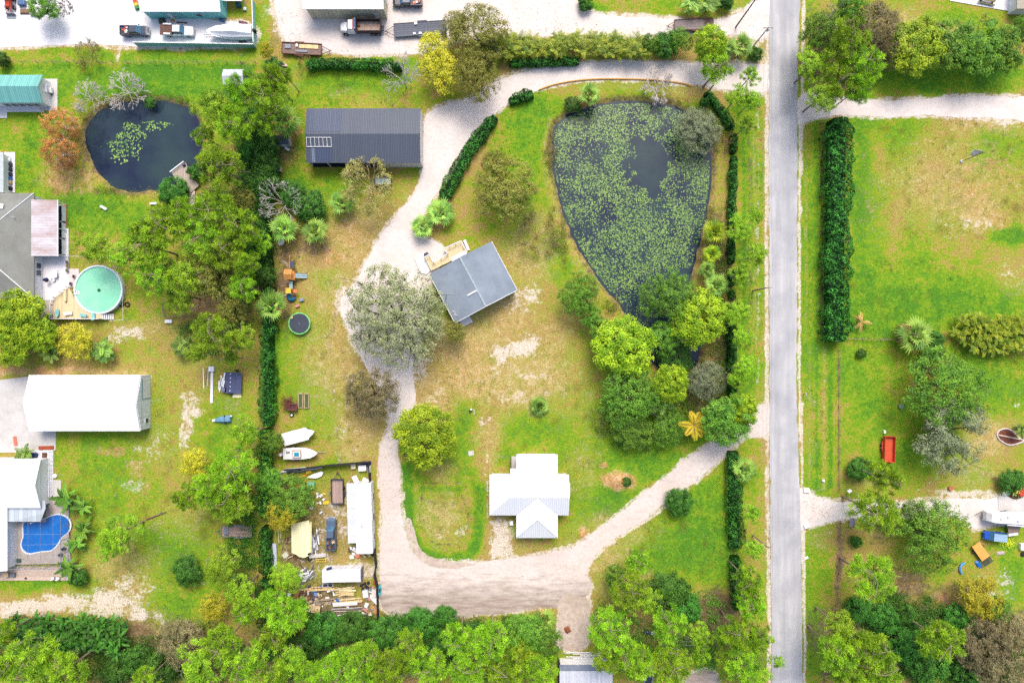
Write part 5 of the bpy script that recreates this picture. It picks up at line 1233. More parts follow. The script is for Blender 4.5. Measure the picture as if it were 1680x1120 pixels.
# --- round pool and its deck
cx, cy = W(161, 475, 1.2); RP = 4.75
t_ = thing('round_pool', 'round above ground pool with pale green water', 'pool', cx, cy)
mb = MB(); N = 48
for i in range(N):
    a0, a1 = 2 * math.pi * i / N, 2 * math.pi * (i + 1) / N; c0, s0, c1, s1 = math.cos(a0), math.sin(a0), math.cos(a1), math.sin(a1); ri, ro = RP - .1, RP + .22
    mb.add([(ri * c0, ri * s0, 1.24), (ro * c0, ro * s0, 1.24), (ro * c1, ro * s1, 1.24), (ri * c1, ri * s1, 1.24), (ri * c0, ri * s0, .1), (RP * 1.01 * c0, RP * 1.01 * s0, 0), (RP * 1.01 * c1, RP * 1.01 * s1, 0), (ri * c1, ri * s1, .1), (ro * c0, ro * s0, 1.17), (ro * c1, ro * s1, 1.17)], [(0, 1, 2, 3), (0, 3, 7, 4), (1, 8, 9, 2), (8, 5, 6, 9)])
mb.build('pool_wall', mat('pool_shell', C(240,250,252), .4, c2=C(200,232,236), ns=1, amt=.3), t_)
m_, tt, pp, oo = newmat('pool_green'); v = coord(tt); n_ = noise_(tt, v, .35, 4); tt.links.new(mixrgb(tt, math_(tt, 'MULTIPLY_ADD', n_, 2.4, -.7, clamp=True), C(168,238,200), C(138,224,184)), pp.inputs['Base Color']); pp.inputs['Roughness'].default_value = .06; MATS['pool_green'] = m_
MB().lathe(0, 0, [(RP - .02, .9), (RP - .04, 1.05)], 48).build('pool_water', m_, t_)
mb = MB()
for s_ in (-1, 1): mb.tube((-RP + .6, s_ * .35 - .6, .8), (-RP - .3, s_ * .35 - .6, 1.9), .04); mb.tube((-RP - .3, s_ * .35 - .6, 1.9), (-RP - .6, s_ * .35 - .6, 1.25), .04)
for k in range(3): mb.box(-RP + .7 - k * .35, -.6, 1.06 + .1 * k, .3, .7, .05)
mb.build('ladder', TRIM, t_); MB().lathe(.1, -.1, [(.3, 1.06), (.32, 1.16), (.1, 1.2)], 10).build('float', mat('dark_green_float', C(46,110,70), .5), t_)
deck = [(113, 471), (88, 490), (87, 524), (184, 524), (184, 515), (150, 514), (126, 500), (118, 480)]
pts = [W(a, b, 1.15) for a, b in deck]; t_ = thing('pool_deck', 'tan board deck wrapping the lower left of the round pool', 'deck')
arc = [(cx + (RP + .3) * math.cos(a), cy + (RP + .3) * math.sin(a)) for a in np.linspace(R_(200), R_(290), 12)]
ctr = [W(112, 471, 1.15), W(90, 488, 1.15), W(87, 500, 1.15), W(87, 523, 1.15), W(166, 523, 1.15), W(166, 516, 1.15)]
MB().prism(ctr[:5] + [ctr[5]] + arc[::-1], 1.02, 1.15).build('deck_boards', TANDECK, t_); mb = MB()
e_ = [ctr[0], ctr[1], ctr[2], ctr[3], ctr[4]]
for a, b in zip(e_[:-1], e_[1:]):
    L = math.hypot(b[0] - a[0], b[1] - a[1]); n = max(1, int(L / 1.5))
    for k in range(n + 1): mb.box(a[0] + (b[0] - a[0]) * k / n, a[1] + (b[1] - a[1]) * k / n, 1.0, .1, .1, 2.0)
    mb.box((a[0] + b[0]) / 2, (a[1] + b[1]) / 2, 2.02, L, .14, .06, math.atan2(b[1] - a[1], b[0] - a[0])); mb.box((a[0] + b[0]) / 2, (a[1] + b[1]) / 2, 1.5, L, .05, .06, math.atan2(b[1] - a[1], b[0] - a[0]))
mb.build('railing', TRIM, t_); mb = MB(); a = W(166, 519, 1)
for k in range(6): mb.box(a[0] + .2 + k * .33, a[1], 1.0 - k * .17, .3, 1.0, .06); 
mb.box(a[0] + 1.0, a[1] + .55, .55, 2.1, .06, .1, ry=R_(27)); mb.box(a[0] + 1.0, a[1] - .55, .55, 2.1, .06, .1, ry=R_(27)); mb.build('steps', TRIM, t_)
a = W(107, 484, 1.5); MB().box(a[0], a[1], 1.4, .45, 2.4, .5).build('bench_box', TANDECK, t_)
# --- white garage
x0, x1, y0, y1 = rect_px(48, 615, 230, 707, 3.4); t_ = thing('white_garage', 'long white metal garage in the west yard', 'garage'); walls(MB(), x0 + .1, x1 + .05, y0 + .15, y1 - .15, 3.3, 4.85).build('wall', stripes('white_siding', C(236,242,248), C(206,216,226), .3, 'Y', .1), t_); roof_gable(MB(), x0 - .05, x1, y0, y1, 3.42, 4.95).build('roof', WROOF, t_)
MB().box(x1 + .08, y0 + 8.3, 1.45, .06, 3.8, 2.7).build('roll_door', mat('roll_door', C(240,246,250), .5), t_); mb = MB(); mb.box(x1 + .1, y0 + 8.3, 2.84, .08, 3.9, .06); mb.box(x1 + .1, y0 + 6.36, 1.4, .08, .06, 2.8); mb.build('door_frame', mat('teal_trim', C(90,150,160), .5), t_)
win(t_, x1 + .08, y0 + 1.9, 1.5, .06, .8, .8); MB().box(x0 + 4, y1 - .1, 1.05, .9, .08, 2.0).build('door', mat('blue_door', C(160,120,150), .6), t_)
pd = [W(a, b) for a, b in ((-80, 627), (0, 623), (50, 617), (52, 706), (92, 706), (92, 738), (60, 742), (-80, 742))]; o = MB().prism(pd, 0, .1).build('concrete_apron', CONC); tag(o, 'grey white concrete apron left of the long white garage', 'apron')
# --- blue pool house
t_ = thing('white_house', 'white metal roofed house at the left edge beside the blue pool', 'house')
x0, x1, y0, y1 = rect_px(-120, 752, 67, 833, 3.1); walls(MB(), x0, x1 - .3, y0 + .3, y1 - .3, 3.0, 4.3).build('wall', TRIM, t_); roof_gable(MB(), x0, x1, y0, y1, 3.15, 4.6).build('roof', WROOF, t_)
x0, x1, y0, y1 = rect_px(-120, 833, 12, 936, 3.0); walls(MB(), x0, x1 - .3, y0 + .3, y1 - .1, 2.85).build('side_wall', TRIM, t_); roof_gable(MB(), x0, x1, y0, y1 + .4, 3.02, 4.2, 'Y').build('side_roof', WROOFY, t_)
a = rect_px(14, 833, 74, 856, 2.7); q = [W(14, 833, 2.7), W(74, 820, 2.7), (W(75, 833, 2.7)), W(67, 855, 2.6), W(14, 855, 2.6)]; MB().prism(q, 2.62, 2.72).build('patio_roof', stripes('grey_pan_roof', C(196,206,214), C(166,176,186), .9, 'X', .06, .5), t_)
for b in ((30, 852), (66, 852)): c_ = W(*b); MB().box(c_[0], c_[1], 1.3, .12, .12, 2.6).build('post', TRIM, t_)
po = [W(a, b) for a, b in ((36, 739), (89, 738), (88, 812), (78, 820), (66, 820), (66, 750), (36, 750))]; o = MB().prism(po, 0, .3).build('porch', CONCW); tag(o, 'white L shaped porch around the corner of the blue pool house', 'porch')
rail = thing('porch_railing', 'white posts and rail along the porch of the blue pool house', 'railing'); mb = MB()
for (a, b), (c_, d) in (((37, 740), (88, 740)), ((88, 740), (87, 812))):
    p, q = W(a, b), W(c_, d); n = 10
    for k in range(n + 1): mb.box(p[0] + (q[0] - p[0]) * k / n, p[1] + (q[1] - p[1]) * k / n, .75, .07, .07, .9)
    mb.box((p[0] + q[0]) / 2, (p[1] + q[1]) / 2, 1.22, math.hypot(q[0] - p[0], q[1] - p[1]), .1, .06, math.atan2(q[1] - p[1], q[0] - p[0]))
mb.build('rail', TRIM, rail)
a = rect_px(88, 787, 101, 815); o = MB().box((a[0] + a[1]) / 2, (a[2] + a[3]) / 2, .08, a[1] - a[0], a[3] - a[2], .16).build('concrete_pad', CONC); tag(o, 'small pale concrete pad at the right of the white L shaped porch', 'pad')
# pool terrace with a hole for the pool
def slab_hole(P, Hs, z0, z1, name, m, parent=None):
    bm = bmesh.new(); a = [bm.verts.new((x, y, z1)) for x, y in P]; b = [bm.verts.new((x, y, z1)) for x, y in Hs]
    ea = [bm.edges.new((a[i], a[(i + 1) % len(a)])) for i in range(len(a))]; eb = [bm.edges.new((b[i], b[(i + 1) % len(b)])) for i in range(len(b))]
    bmesh.ops.triangle_fill(bm, edges=ea + eb, use_beauty=True); bm.normal_update()
    for f in bm.faces:
        if f.normal.z < 0: f.normal_flip()
    for R_l in (a, b):
        lo = [bm.verts.new((v_.co.x, v_.co.y, z0)) for v_ in R_l]
        for i in range(len(R_l)): j = (i + 1) % len(R_l); bm.faces.new((R_l[i], lo[i], lo[j], R_l[j]))
    me = bpy.data.meshes.new(name); bm.to_mesh(me); bm.free(); me.materials.append(m); o = bpy.data.objects.new(name, me); COL.objects.link(o)
    if parent: o.parent = parent
    return o
KW = smooth_poly(WP(POOL_K, .3), 2); kc = (sum(p[0] for p in KW) / len(KW), sum(p[1] for p in KW) / len(KW)); KO = [(kc[0] + (x - kc[0]) * 1.055, kc[1] + (y - kc[1]) * 1.065) for x, y in KW]
tr = [W(a, b, .3) for a, b in ((12, 856), (75, 856), (75, 818), (112, 818), (116, 924), (12, 926))]
o = slab_hole(tr, KO, 0, .30, 'pool_terrace', PAVER); tag(o, 'pale stone terrace under the screen cage of the blue pool', 'terrace')
t_ = thing('blue_pool', 'kidney shaped bright blue swimming pool with white coping', 'pool'); slab_hole(KO, KW, 0, .33, 'coping', WHITE, t_)
m_, tt, pp, oo = newmat('pool_blue'); v = coord(tt); n_ = noise_(tt, v, 1.2, 5); tt.links.new(mixrgb(tt, math_(tt, 'MULTIPLY_ADD', n_, 2.4, -.7, clamp=True), C(30,130,220), C(12,108,204)), pp.inputs['Base Color']); pp.inputs['Roughness'].default_value = .05; MATS['pool_blue'] = m_
MB().prism(KW, .05, .2).build('pool_water', m_, t_)
# screen cage
t_ = thing('screen_enclosure', 'grey framed insect screen cage over the blue pool', 'screen enclosure'); ZC = 2.9; fr = MB(); X0, X1, Y0, Y1 = rect_px(14, 834, 117, 925)
for (a, b), (c_, d) in (((14, 876), (112, 876)), ((14, 894), (110, 892)), ((14, 912), (100, 912)), ((46, 856), (46, 922)), ((66, 856), (66, 922)), ((87, 846), (87, 922)), ((112, 840), (112, 920))):
    p, q = W(a, b, ZC), W(c_, d, ZC); fr.tube((p[0], p[1], ZC), (q[0], q[1], ZC), .028, n=4)
for (a, b) in ((14, 925), (45, 925), (66, 925), (88, 925), (112, 925), (116, 834), (116, 858), (116, 880), (116, 902)):
    p = W(a, b); fr.box(p[0], p[1], 1.4, .09, .09, 2.8)
p, q, s_ = W(14, 925), W(116, 925), W(116, 834); fr.tube((p[0], p[1], 2.8), (q[0], q[1], 2.8), .05, n=4); fr.tube((q[0], q[1], 2.8), (s_[0], s_[1], 2.8), .05, n=4); fr.tube((p[0], p[1], 1.1), (q[0], q[1], 1.1), .04, n=4)
fr.build('frame', mat('bronze_frame', C(150,158,168), .4), t_)
ms, tt, pp, oo = newmat('screen_mesh'); tr_ = tt.nodes.new("ShaderNodeBsdfTransparent"); mx = tt.nodes.new("ShaderNodeMixShader"); mx.inputs[0].default_value = .09; pp.inputs['Base Color'].default_value = (.05, .06, .07, 1); pp.inputs['Roughness'].default_value = .9
tt.links.new(tr_.outputs[0], mx.inputs[1]); tt.links.new(pp.outputs[0], mx.inputs[2]); tt.links.new(mx.outputs[0], oo.inputs[0])
sm = MB(); p, q = W(14, 925), W(116, 925); sm.add([(p[0], p[1], .3), (q[0], q[1], .3), (q[0], q[1], 2.8), (p[0], p[1], 2.8)], [(0, 1, 2, 3)]); sm.add([(q[0], q[1], .3), (s_[0], s_[1], .3), (s_[0], s_[1], 2.8), (q[0], q[1], 2.8)], [(0, 1, 2, 3)])
a, b = W(14, 856, ZC), W(112, 840, ZC); sm.add([(a[0], a[1], ZC), (W(75, 840, ZC)[0], W(75, 840, ZC)[1], ZC), (b[0], b[1], ZC), (q[0], q[1], 2.82), (p[0], p[1], 2.82)], [(0, 1, 2, 3, 4)]); sm.build('screen', ms, t_)
a = rect_px(-60, 929, 133, 951); o = MB().box((a[0] + a[1]) / 2, (a[2] + a[3]) / 2, .12, a[1] - a[0], a[3] - a[2], .24).build('terrace_deck', stripes('pinkish_deck', C(222,198,180), C(186,160,142), .16, 'Y', .12, .85, stain=C(200,172,152))); tag(o, 'pinkish brown board terrace below the blue pool cage', 'deck')
# --- dark blue barn
x0, x1, y0, y1 = rect_px(503, 178, 690, 267, 3.4); t_ = thing('blue_barn', 'long dark blue metal roofed barn at the top of the fenced lot', 'barn'); xo = W(625, 0)[0]
mb = MB(); mb.box((x0 + x1) / 2, y1 - .2, 1.6, x1 - x0 - .3, .15, 3.2); mb.box(x1 - .05, (y0 + y1) / 2, 1.6, .15, y1 - y0 - .4, 3.2); mb.box((xo + x1) / 2, y0 + .1, 1.6, x1 - xo, .15, 3.2); mb.box(x0 + .2, (y0 + y1) / 2, 1.6, .15, y1 - y0 - .4, 3.2)
for xx in (x0 + 4, x0 + 8, x0 + 12): mb.box(xx, y0 + .1, 1.6, .2, .2, 3.2)
mb.build('wall', stripes('pale_siding', C(232,228,224), C(200,196,190), .3, 'X', .1), t_); roof_gable(MB(), x0, x1, y0 - .05, y1, 3.4, 4.5, th=.1).build('roof', NROOF, t_)
MB().box((x0 + xo) / 2, y0 + .6, .03, xo - x0 - .4, 1.0, .06).build('shade_floor', DARKW, t_)  # floor strip painted dark for the shade inside the open barn
MB().box((x0 + xo) / 2, y0 + 1.4, 1.5, xo - x0 - .6, .06, 3.0).build('shade_sheet', DARKW, t_)  # sheet added behind the opening, interior shade put into its dark colour
sl = (4.5 - 3.4) / ((y1 - y0) / 2)
def onroof(px, py): a = W(px, py, 4.0); z = 3.4 + min(a[1] - y0, y1 - a[1]) * sl; return a[0], a[1], z
for (a, b, c_, d, col) in ((504, 179, 560, 217, 'navy_patch'), (517, 243, 544, 265, 'navy_patch'), (511, 243, 516, 265, 'pale_patch')):
    q = [onroof(a, b), onroof(c_, b), onroof(c_, d), onroof(a, d)]; MB().add([(x, y, z + .03) for x, y, z in q] + [(x, y, z + .005) for x, y, z in q], [(0, 1, 2, 3), (0, 4, 5, 1), (1, 5, 6, 2), (2, 6, 7, 3), (3, 7, 4, 0)]).build('roof_patch', stripes(col, C(80,92,118) if col[0] == 'n' else C(134,146,170), C(56,66,90), .33, 'X', .3, .45), t_)
o = onroof(524, 234); rk = thing('aluminium_ladder', 'white ladder frame lying flat on the lower left of the dark blue roof', 'ladder', o[0], o[1], 0, z=o[2] + .12); mb = MB(); La = 2.5; Wa = .85
for s_ in (-1, 1): mb.box(0, s_ * Wa, s_ * Wa * sl, 2 * La, .09, .08)
for k in range(7): mb.box(-La + .06 + k * (2 * La - .12) / 6, 0, 0, .07, 2 * Wa, .07, rx=math.atan(sl))
mb.build('rungs', WHITE, rk)
# --- slate hut, tank, cabinet
x0, x1, y0, y1 = rect_px(451, 222, 474, 237, 2.0); t_ = thing('slate_hut', 'little dark slate roofed hut under the barn fan palm', 'hut'); walls(MB(), x0 + .1, x1 - .1, y0 + .1, y1 - .1, 1.9, 2.4).build('wall', CONC, t_); roof_gable(MB(), x0, x1, y0, y1, 2.0, 2.5).build('roof', mat('dark_shingle', C(88,96,112), .9), t_); MB().box(x0 + 1.4, y0 + .05, .9, .8, .05, 1.6).build('door', TRIM, t_)
# --- grey roofed house (rotated)
pa, pb, pc, pdd = [W(*p, 3.0) for p in ((704, 451), (806, 397), (846, 478), (750, 526))]
cx = (pa[0] + pb[0] + pc[0] + pdd[0]) / 4; cy = (pa[1] + pb[1] + pc[1] + pdd[1]) / 4; rz = math.atan2(pb[1] - pa[1], pb[0] - pa[0]); Wd_ = math.hypot(pb[0] - pa[0], pb[1] - pa[1]); Dp = math.hypot(pc[0] - pb[0], pc[1] - pb[1])
t_ = thing('grey_roofed_house', 'tilted house with slate grey gabled roof in the middle of the lot', 'house', cx, cy, rz); hw, hd = Wd_ / 2, Dp / 2
walls(MB(), -hw + .35, hw - .35, -hd + .3, hd - .3, 2.9, 4.1, 'Y').build('wall', TRIM, t_); roof_gable(MB(), -hw, hw, -hd, hd, 3.0, 4.3, 'Y', th=.14).build('roof', SLATE, t_)
mb = MB(); mb.box(hw + .03, 0, 2.95, .1, Dp, .16); mb.box(-hw - .03, 0, 2.95, .1, Dp, .16); mb.build('gutter', TRIM, t_); mb = MB()
for s_ in (-1, 1):
    mb.tube((s_ * hw, -hd - .02, 3.0), (0, -hd - .02, 4.3), .07, n=4)
mb.build('fascia', TRIM, t_); MB().box(0, 0, 4.33, .35, Dp - .1, .06).build('ridge_cap', mat('ridge_glare', C(176,188,196), .8), t_)  # cap paler than the slates: glare along the ridge put into its colour
MB().box(-1.2, -1.9, 4.22, 2.1, .3, .07, ry=R_(-10)).build('patch', WHITE, t_)
mb = MB(); mb.path([(-hw + .5, -3.2, 3.2), (-hw + 1.1, -3.5, 3.35), (-hw + .7, -4.1, 3.25), (-hw + 1.2, -4.5, 3.4)], .05); mb.build('antenna', TRIM, t_)
for y_ in (-3, 0, 3): win(t_, hw - .33, y_, 1.5, .06, 1.0, 1.0); win(t_, -hw + .33, y_, 1.5, .06, 1.0, 1.0)
win(t_, 2.5, -hd + .3, 1.5, 1.2, .06, 1.0); MB().box(-3.2, -hd + .26, 1.0, .9, .06, 2.0).build('door', mat('brown_door', C(120,90,70), .6), t_); MB().box(1, hd - .26, 1.0, .9, .06, 2.0).build('door', mat('brown_door', C(120,90,70), .6), t_)
def loc(px, py, h=0): x, y = W(px, py, h); d = Vector((x - cx, y - cy)); d.rotate(Matrix.Rotation(-rz, 2)); return d.x, d.y
st = [W(*p) for p in ((751, 522), (768, 514), (776, 528), (760, 536))]; o = MB().prism(st, 0, .5).build('back_stoop', CONCW); tag(o, 'white stoop at the lower corner of the tilted grey roofed house', 'stoop')
sp = [W(*p) for p in ((680, 423), (696, 415), (706, 444), (700, 450), (690, 448))]; o = MB().prism(sp, 0, .25).build('front_slab', CONCW); tag(o, 'white slab at the left end of the tan L shaped deck', 'slab')
dk = [W(*p, .8) for p in ((697, 423), (706, 418), (712, 431), (735, 417), (729, 409), (757, 396), (767, 415), (707, 444))]; t_ = thing('house_deck', 'tan L shaped deck with white rails on the tilted grey roofed house', 'deck'); MB().prism(dk, .62, .8).build('deck_boards', TANDECK, t_); mb = MB()
for a, b in zip(dk[:6], dk[1:7]):
    L = math.hypot(b[0] - a[0], b[1] - a[1]); n = max(1, round(L / 1.4)); an = math.atan2(b[1] - a[1], b[0] - a[0])
    for k in range(n + 1): mb.box(a[0] + (b[0] - a[0]) * k / n, a[1] + (b[1] - a[1]) * k / n, .85, .1, .1, 1.7, an)
    mb.box((a[0] + b[0]) / 2, (a[1] + b[1]) / 2, 1.72, L + .1, .16, .06, an)
mb.build('railing', TRIM, t_); q = [W(*p, 2.5) for p in ((739, 423), (762, 411), (767, 418), (743, 430))]; MB().prism(q, 2.42, 2.52).build('deck_roof', WHITE, t_)
st = [W(*p) for p in ((760, 395), (764, 393), (771, 410), (767, 412))]; MB().prism(st, 0, .4).build('steps', CONCW, t_)
a = W(700, 418); o = MB().box(a[0], a[1], .45, .9, .6, .9, rz).build('grill', DKGREY); tag(o, 'dark covered grill beside the white slab of the tilted house', 'grill')
# --- white cross hip house
t_ = thing('cross_roof_house', 'white cross shaped metal roofed house below the middle of the lot', 'house'); E_, Rg = 3.0, 5.0
def sub(x0, y0, x1, y1): a = rect_px(x0, y0, x1, y1, E_); return a
a = sub(847, 745, 915, 882); b = sub(803, 778, 933, 845); c_ = sub(837, 770, 850, 782)
walls(MB(), a[0] + .4, a[1] - .4, a[2] + .4, a[3] - .4, E_ - .1).build('wall', TRIM, t_); walls(MB(), b[0] + .4, b[1] - .4, b[2] + .42, b[3] - .42, E_ - .12).build('wing_wall', TRIM, t_)
def ribs(key, ax): return stripes(key, C(255,255,255), C(214,220,232), .42, ax, .16, .45, stain=C(240,243,250), samt=.1, sns=.12, bump=.3, cvar=.02)
def xroof(a, b):
    """two crossing hip roofs of one ridge height"""
    k = (a[1] - a[0]) / 2; xm = (a[0] + a[1]) / 2; mbx, mby = MB(), MB(); kb = (b[3] - b[2]) / 2; ym = (b[2] + b[3]) / 2
    s_ = (Rg - E_) / k
    # N-S wing: side slopes rise east-west, its ends are hips
    yb, yt = a[2], a[3]; zc = Rg
    mby.add([(a[1], yb, E_), (a[1], yt, E_), (xm, yt - k, Rg), (xm, yb + k, Rg)], [(0, 1, 2, 3)]); mby.add([(a[0], yt, E_), (a[0], yb, E_), (xm, yb + k, Rg), (xm, yt - k, Rg)], [(0, 1, 2, 3)])
    mbx.add([(a[0], yb, E_), (a[1], yb, E_), (xm, yb + k, Rg)], [(0, 1, 2)]); mbx.add([(a[1], yt, E_), (a[0], yt, E_), (xm, yt - k, Rg)], [(0, 1, 2)])
    R2 = Rg - .01
    mbx.add([(b[0], b[2], E_), (b[1], b[2], E_), (b[1], ym, R2), (b[0] + kb, ym, R2)], [(0, 1, 2, 3)]); mbx.add([(b[1], b[3], E_), (b[0], b[3], E_), (b[0] + kb, ym, R2), (b[1], ym, R2)], [(0, 1, 2, 3)])
    mby.add([(b[0], b[3], E_), (b[0], b[2], E_), (b[0] + kb, ym, R2)], [(0, 1, 2)]); mby.add([(b[1], b[2], E_), (b[1], b[3], E_), (b[1], ym, R2)], [(0, 1, 2)])
    return mbx, mby
mx_, my_ = xroof(a, b); mx_.build('roof', ribs('ribs_x', 'X'), t_); my_.build('roof', ribs('ribs_y', 'Y'), t_); MB().box((c_[0] + c_[1]) / 2, (c_[2] + c_[3]) / 2 - .1, E_ - .02, c_[1] - c_[0], c_[3] - c_[2] + .6, .14).build('porch_roof', WHITE, t_)
mb = MB(); xm = (a[0] + a[1]) / 2; ym = (b[2] + b[3]) / 2; k = (a[1] - a[0]) / 2
cap = mat('pale_grey_cap', C(214,218,226), .5)
for sx in (-1, 1):
    for sy in (-1, 1): mb.tube((xm + sx * k, ym + sy * k * .98, E_ + .02), (xm, ym, Rg + .03), .05, n=4)
    mb.tube((xm + sx * k, a[2], E_ + .03), (xm, a[2] + k, Rg + .03), .05, n=4); mb.tube((xm + sx * k, a[3], E_ + .03), (xm, a[3] - k, Rg + .03), .05, n=4)
mb.build('ridge_caps', cap, t_); mb = MB()
for x_, y_ in ((xm - 1.8, ym - 3.4), (xm - 4.6, ym + 1)): mb.tube((x_, y_, 3.5), (x_, y_, 4.6), .07)
mb.build('vent_pipe', cap, t_)
for q in ((a[0] + 2, a[2] + .38), (a[1] - 2, a[2] + .38)): win(t_, q[0], q[1], 1.5, 1.1, .06, 1.1)
for y_ in (-2, 2): win(t_, b[1] - .38, ym + y_, 1.5, .06, 1.1, 1.1); win(t_, b[0] + .38, ym + y_, 1.5, .06, 1.1, 1.1)
MB().box(b[1] + .1, ym + 1, 2.3, .5, 2.6, .08).build('door_canopy', WHITE, t_); MB().box(b[1] - .36, ym + 1, 1.0, .06, .95, 2.0).build('door', TRIM, t_)
p = rect_px(838, 748, 849, 772); o = MB().box((p[0] + p[1]) / 2, (p[2] + p[3]) / 2, .07, p[1] - p[0], p[3] - p[2], .14).build('side_patio', CONC); tag(o, 'small dark edged patio tucked left of the top arm of the white cross house', 'patio')
mb = MB(); mb.box(p[0] + .05, (p[2] + p[3]) / 2, 1, .1, p[3] - p[2], 2); o = mb.build('privacy_screen', DKGREY); tag(o, 'dark privacy screen at the left of the small side patio of the white cross house', 'screen')
x, y = W(839, 856); o = MB().box(x, y, .45, .75, .85, .9).build('air_conditioner', WHITE, bev=.04); tag(o, 'small white air conditioner in the lower left nook of the white cross house', 'air conditioner')
# --- bottom shed
x0, x1, y0, y1 = rect_px(918, 1090, 1005, 1200, 3.0); t_ = thing('grey_shed', 'pale grey ribbed roof shed with a dark top strip at the bottom edge', 'shed'); walls(MB(), x0 + .2, x1 - .2, y0, y1 - .2, 2.9).build('wall', TRIM, t_)
MB().box((x0 + x1) / 2, (y0 + y1) / 2 - .6, 3.0, x1 - x0, y1 - y0 - 1.2, .12).build('roof', stripes('silver_ribbed', C(222,224,234), C(186,190,206), .28, 'X', .3, .5), t_); MB().box((x0 + x1) / 2 - .4, y1 - .55, 3.02, x1 - x0 - .8, 1.15, .1).build('roof_strip', mat('grey_strip', C(134,144,160), .6), t_)
MB().box(x0 - .1, (y0 + y1) / 2, 1.3, .08, y1 - y0, 2.6).build('side_wall', DARKW, t_)
# --- top right slab and corner roof
q = [W(a, b) for a, b in ((1558, 2), (1655, 19), (1760, 24), (1760, -60), (1540, -60))]; o = MB().prism(q, 0, .12).build('concrete_patio', CONCW); tag(o, 'white concrete patio at the top right corner', 'patio')
x0, x1, y0, y1 = rect_px(1668, -60, 1760, 15, 2.6); t_ = thing('corner_building', 'grey roofed building cut off by the top right corner', 'building'); walls(MB(), x0 + .3, x1, y0 + .3, y1, 2.5).build('wall', TRIM, t_); MB().box((x0 + x1) / 2, (y0 + y1) / 2, 2.6, x1 - x0, y1 - y0, .15).build('roof', mat('tan_gravel_roof', C(186,178,160), .9, c2=C(150,144,130), ns=4), t_)
# --- slab under the camper
a = rect_px(1637, 813, 1760, 862); o = MB().box((a[0] + a[1]) / 2, (a[2] + a[3]) / 2, .06, a[1] - a[0], a[3] - a[2], .12).build('parking_slab', CONC); tag(o, 'pale concrete slab behind the white camper', 'slab')
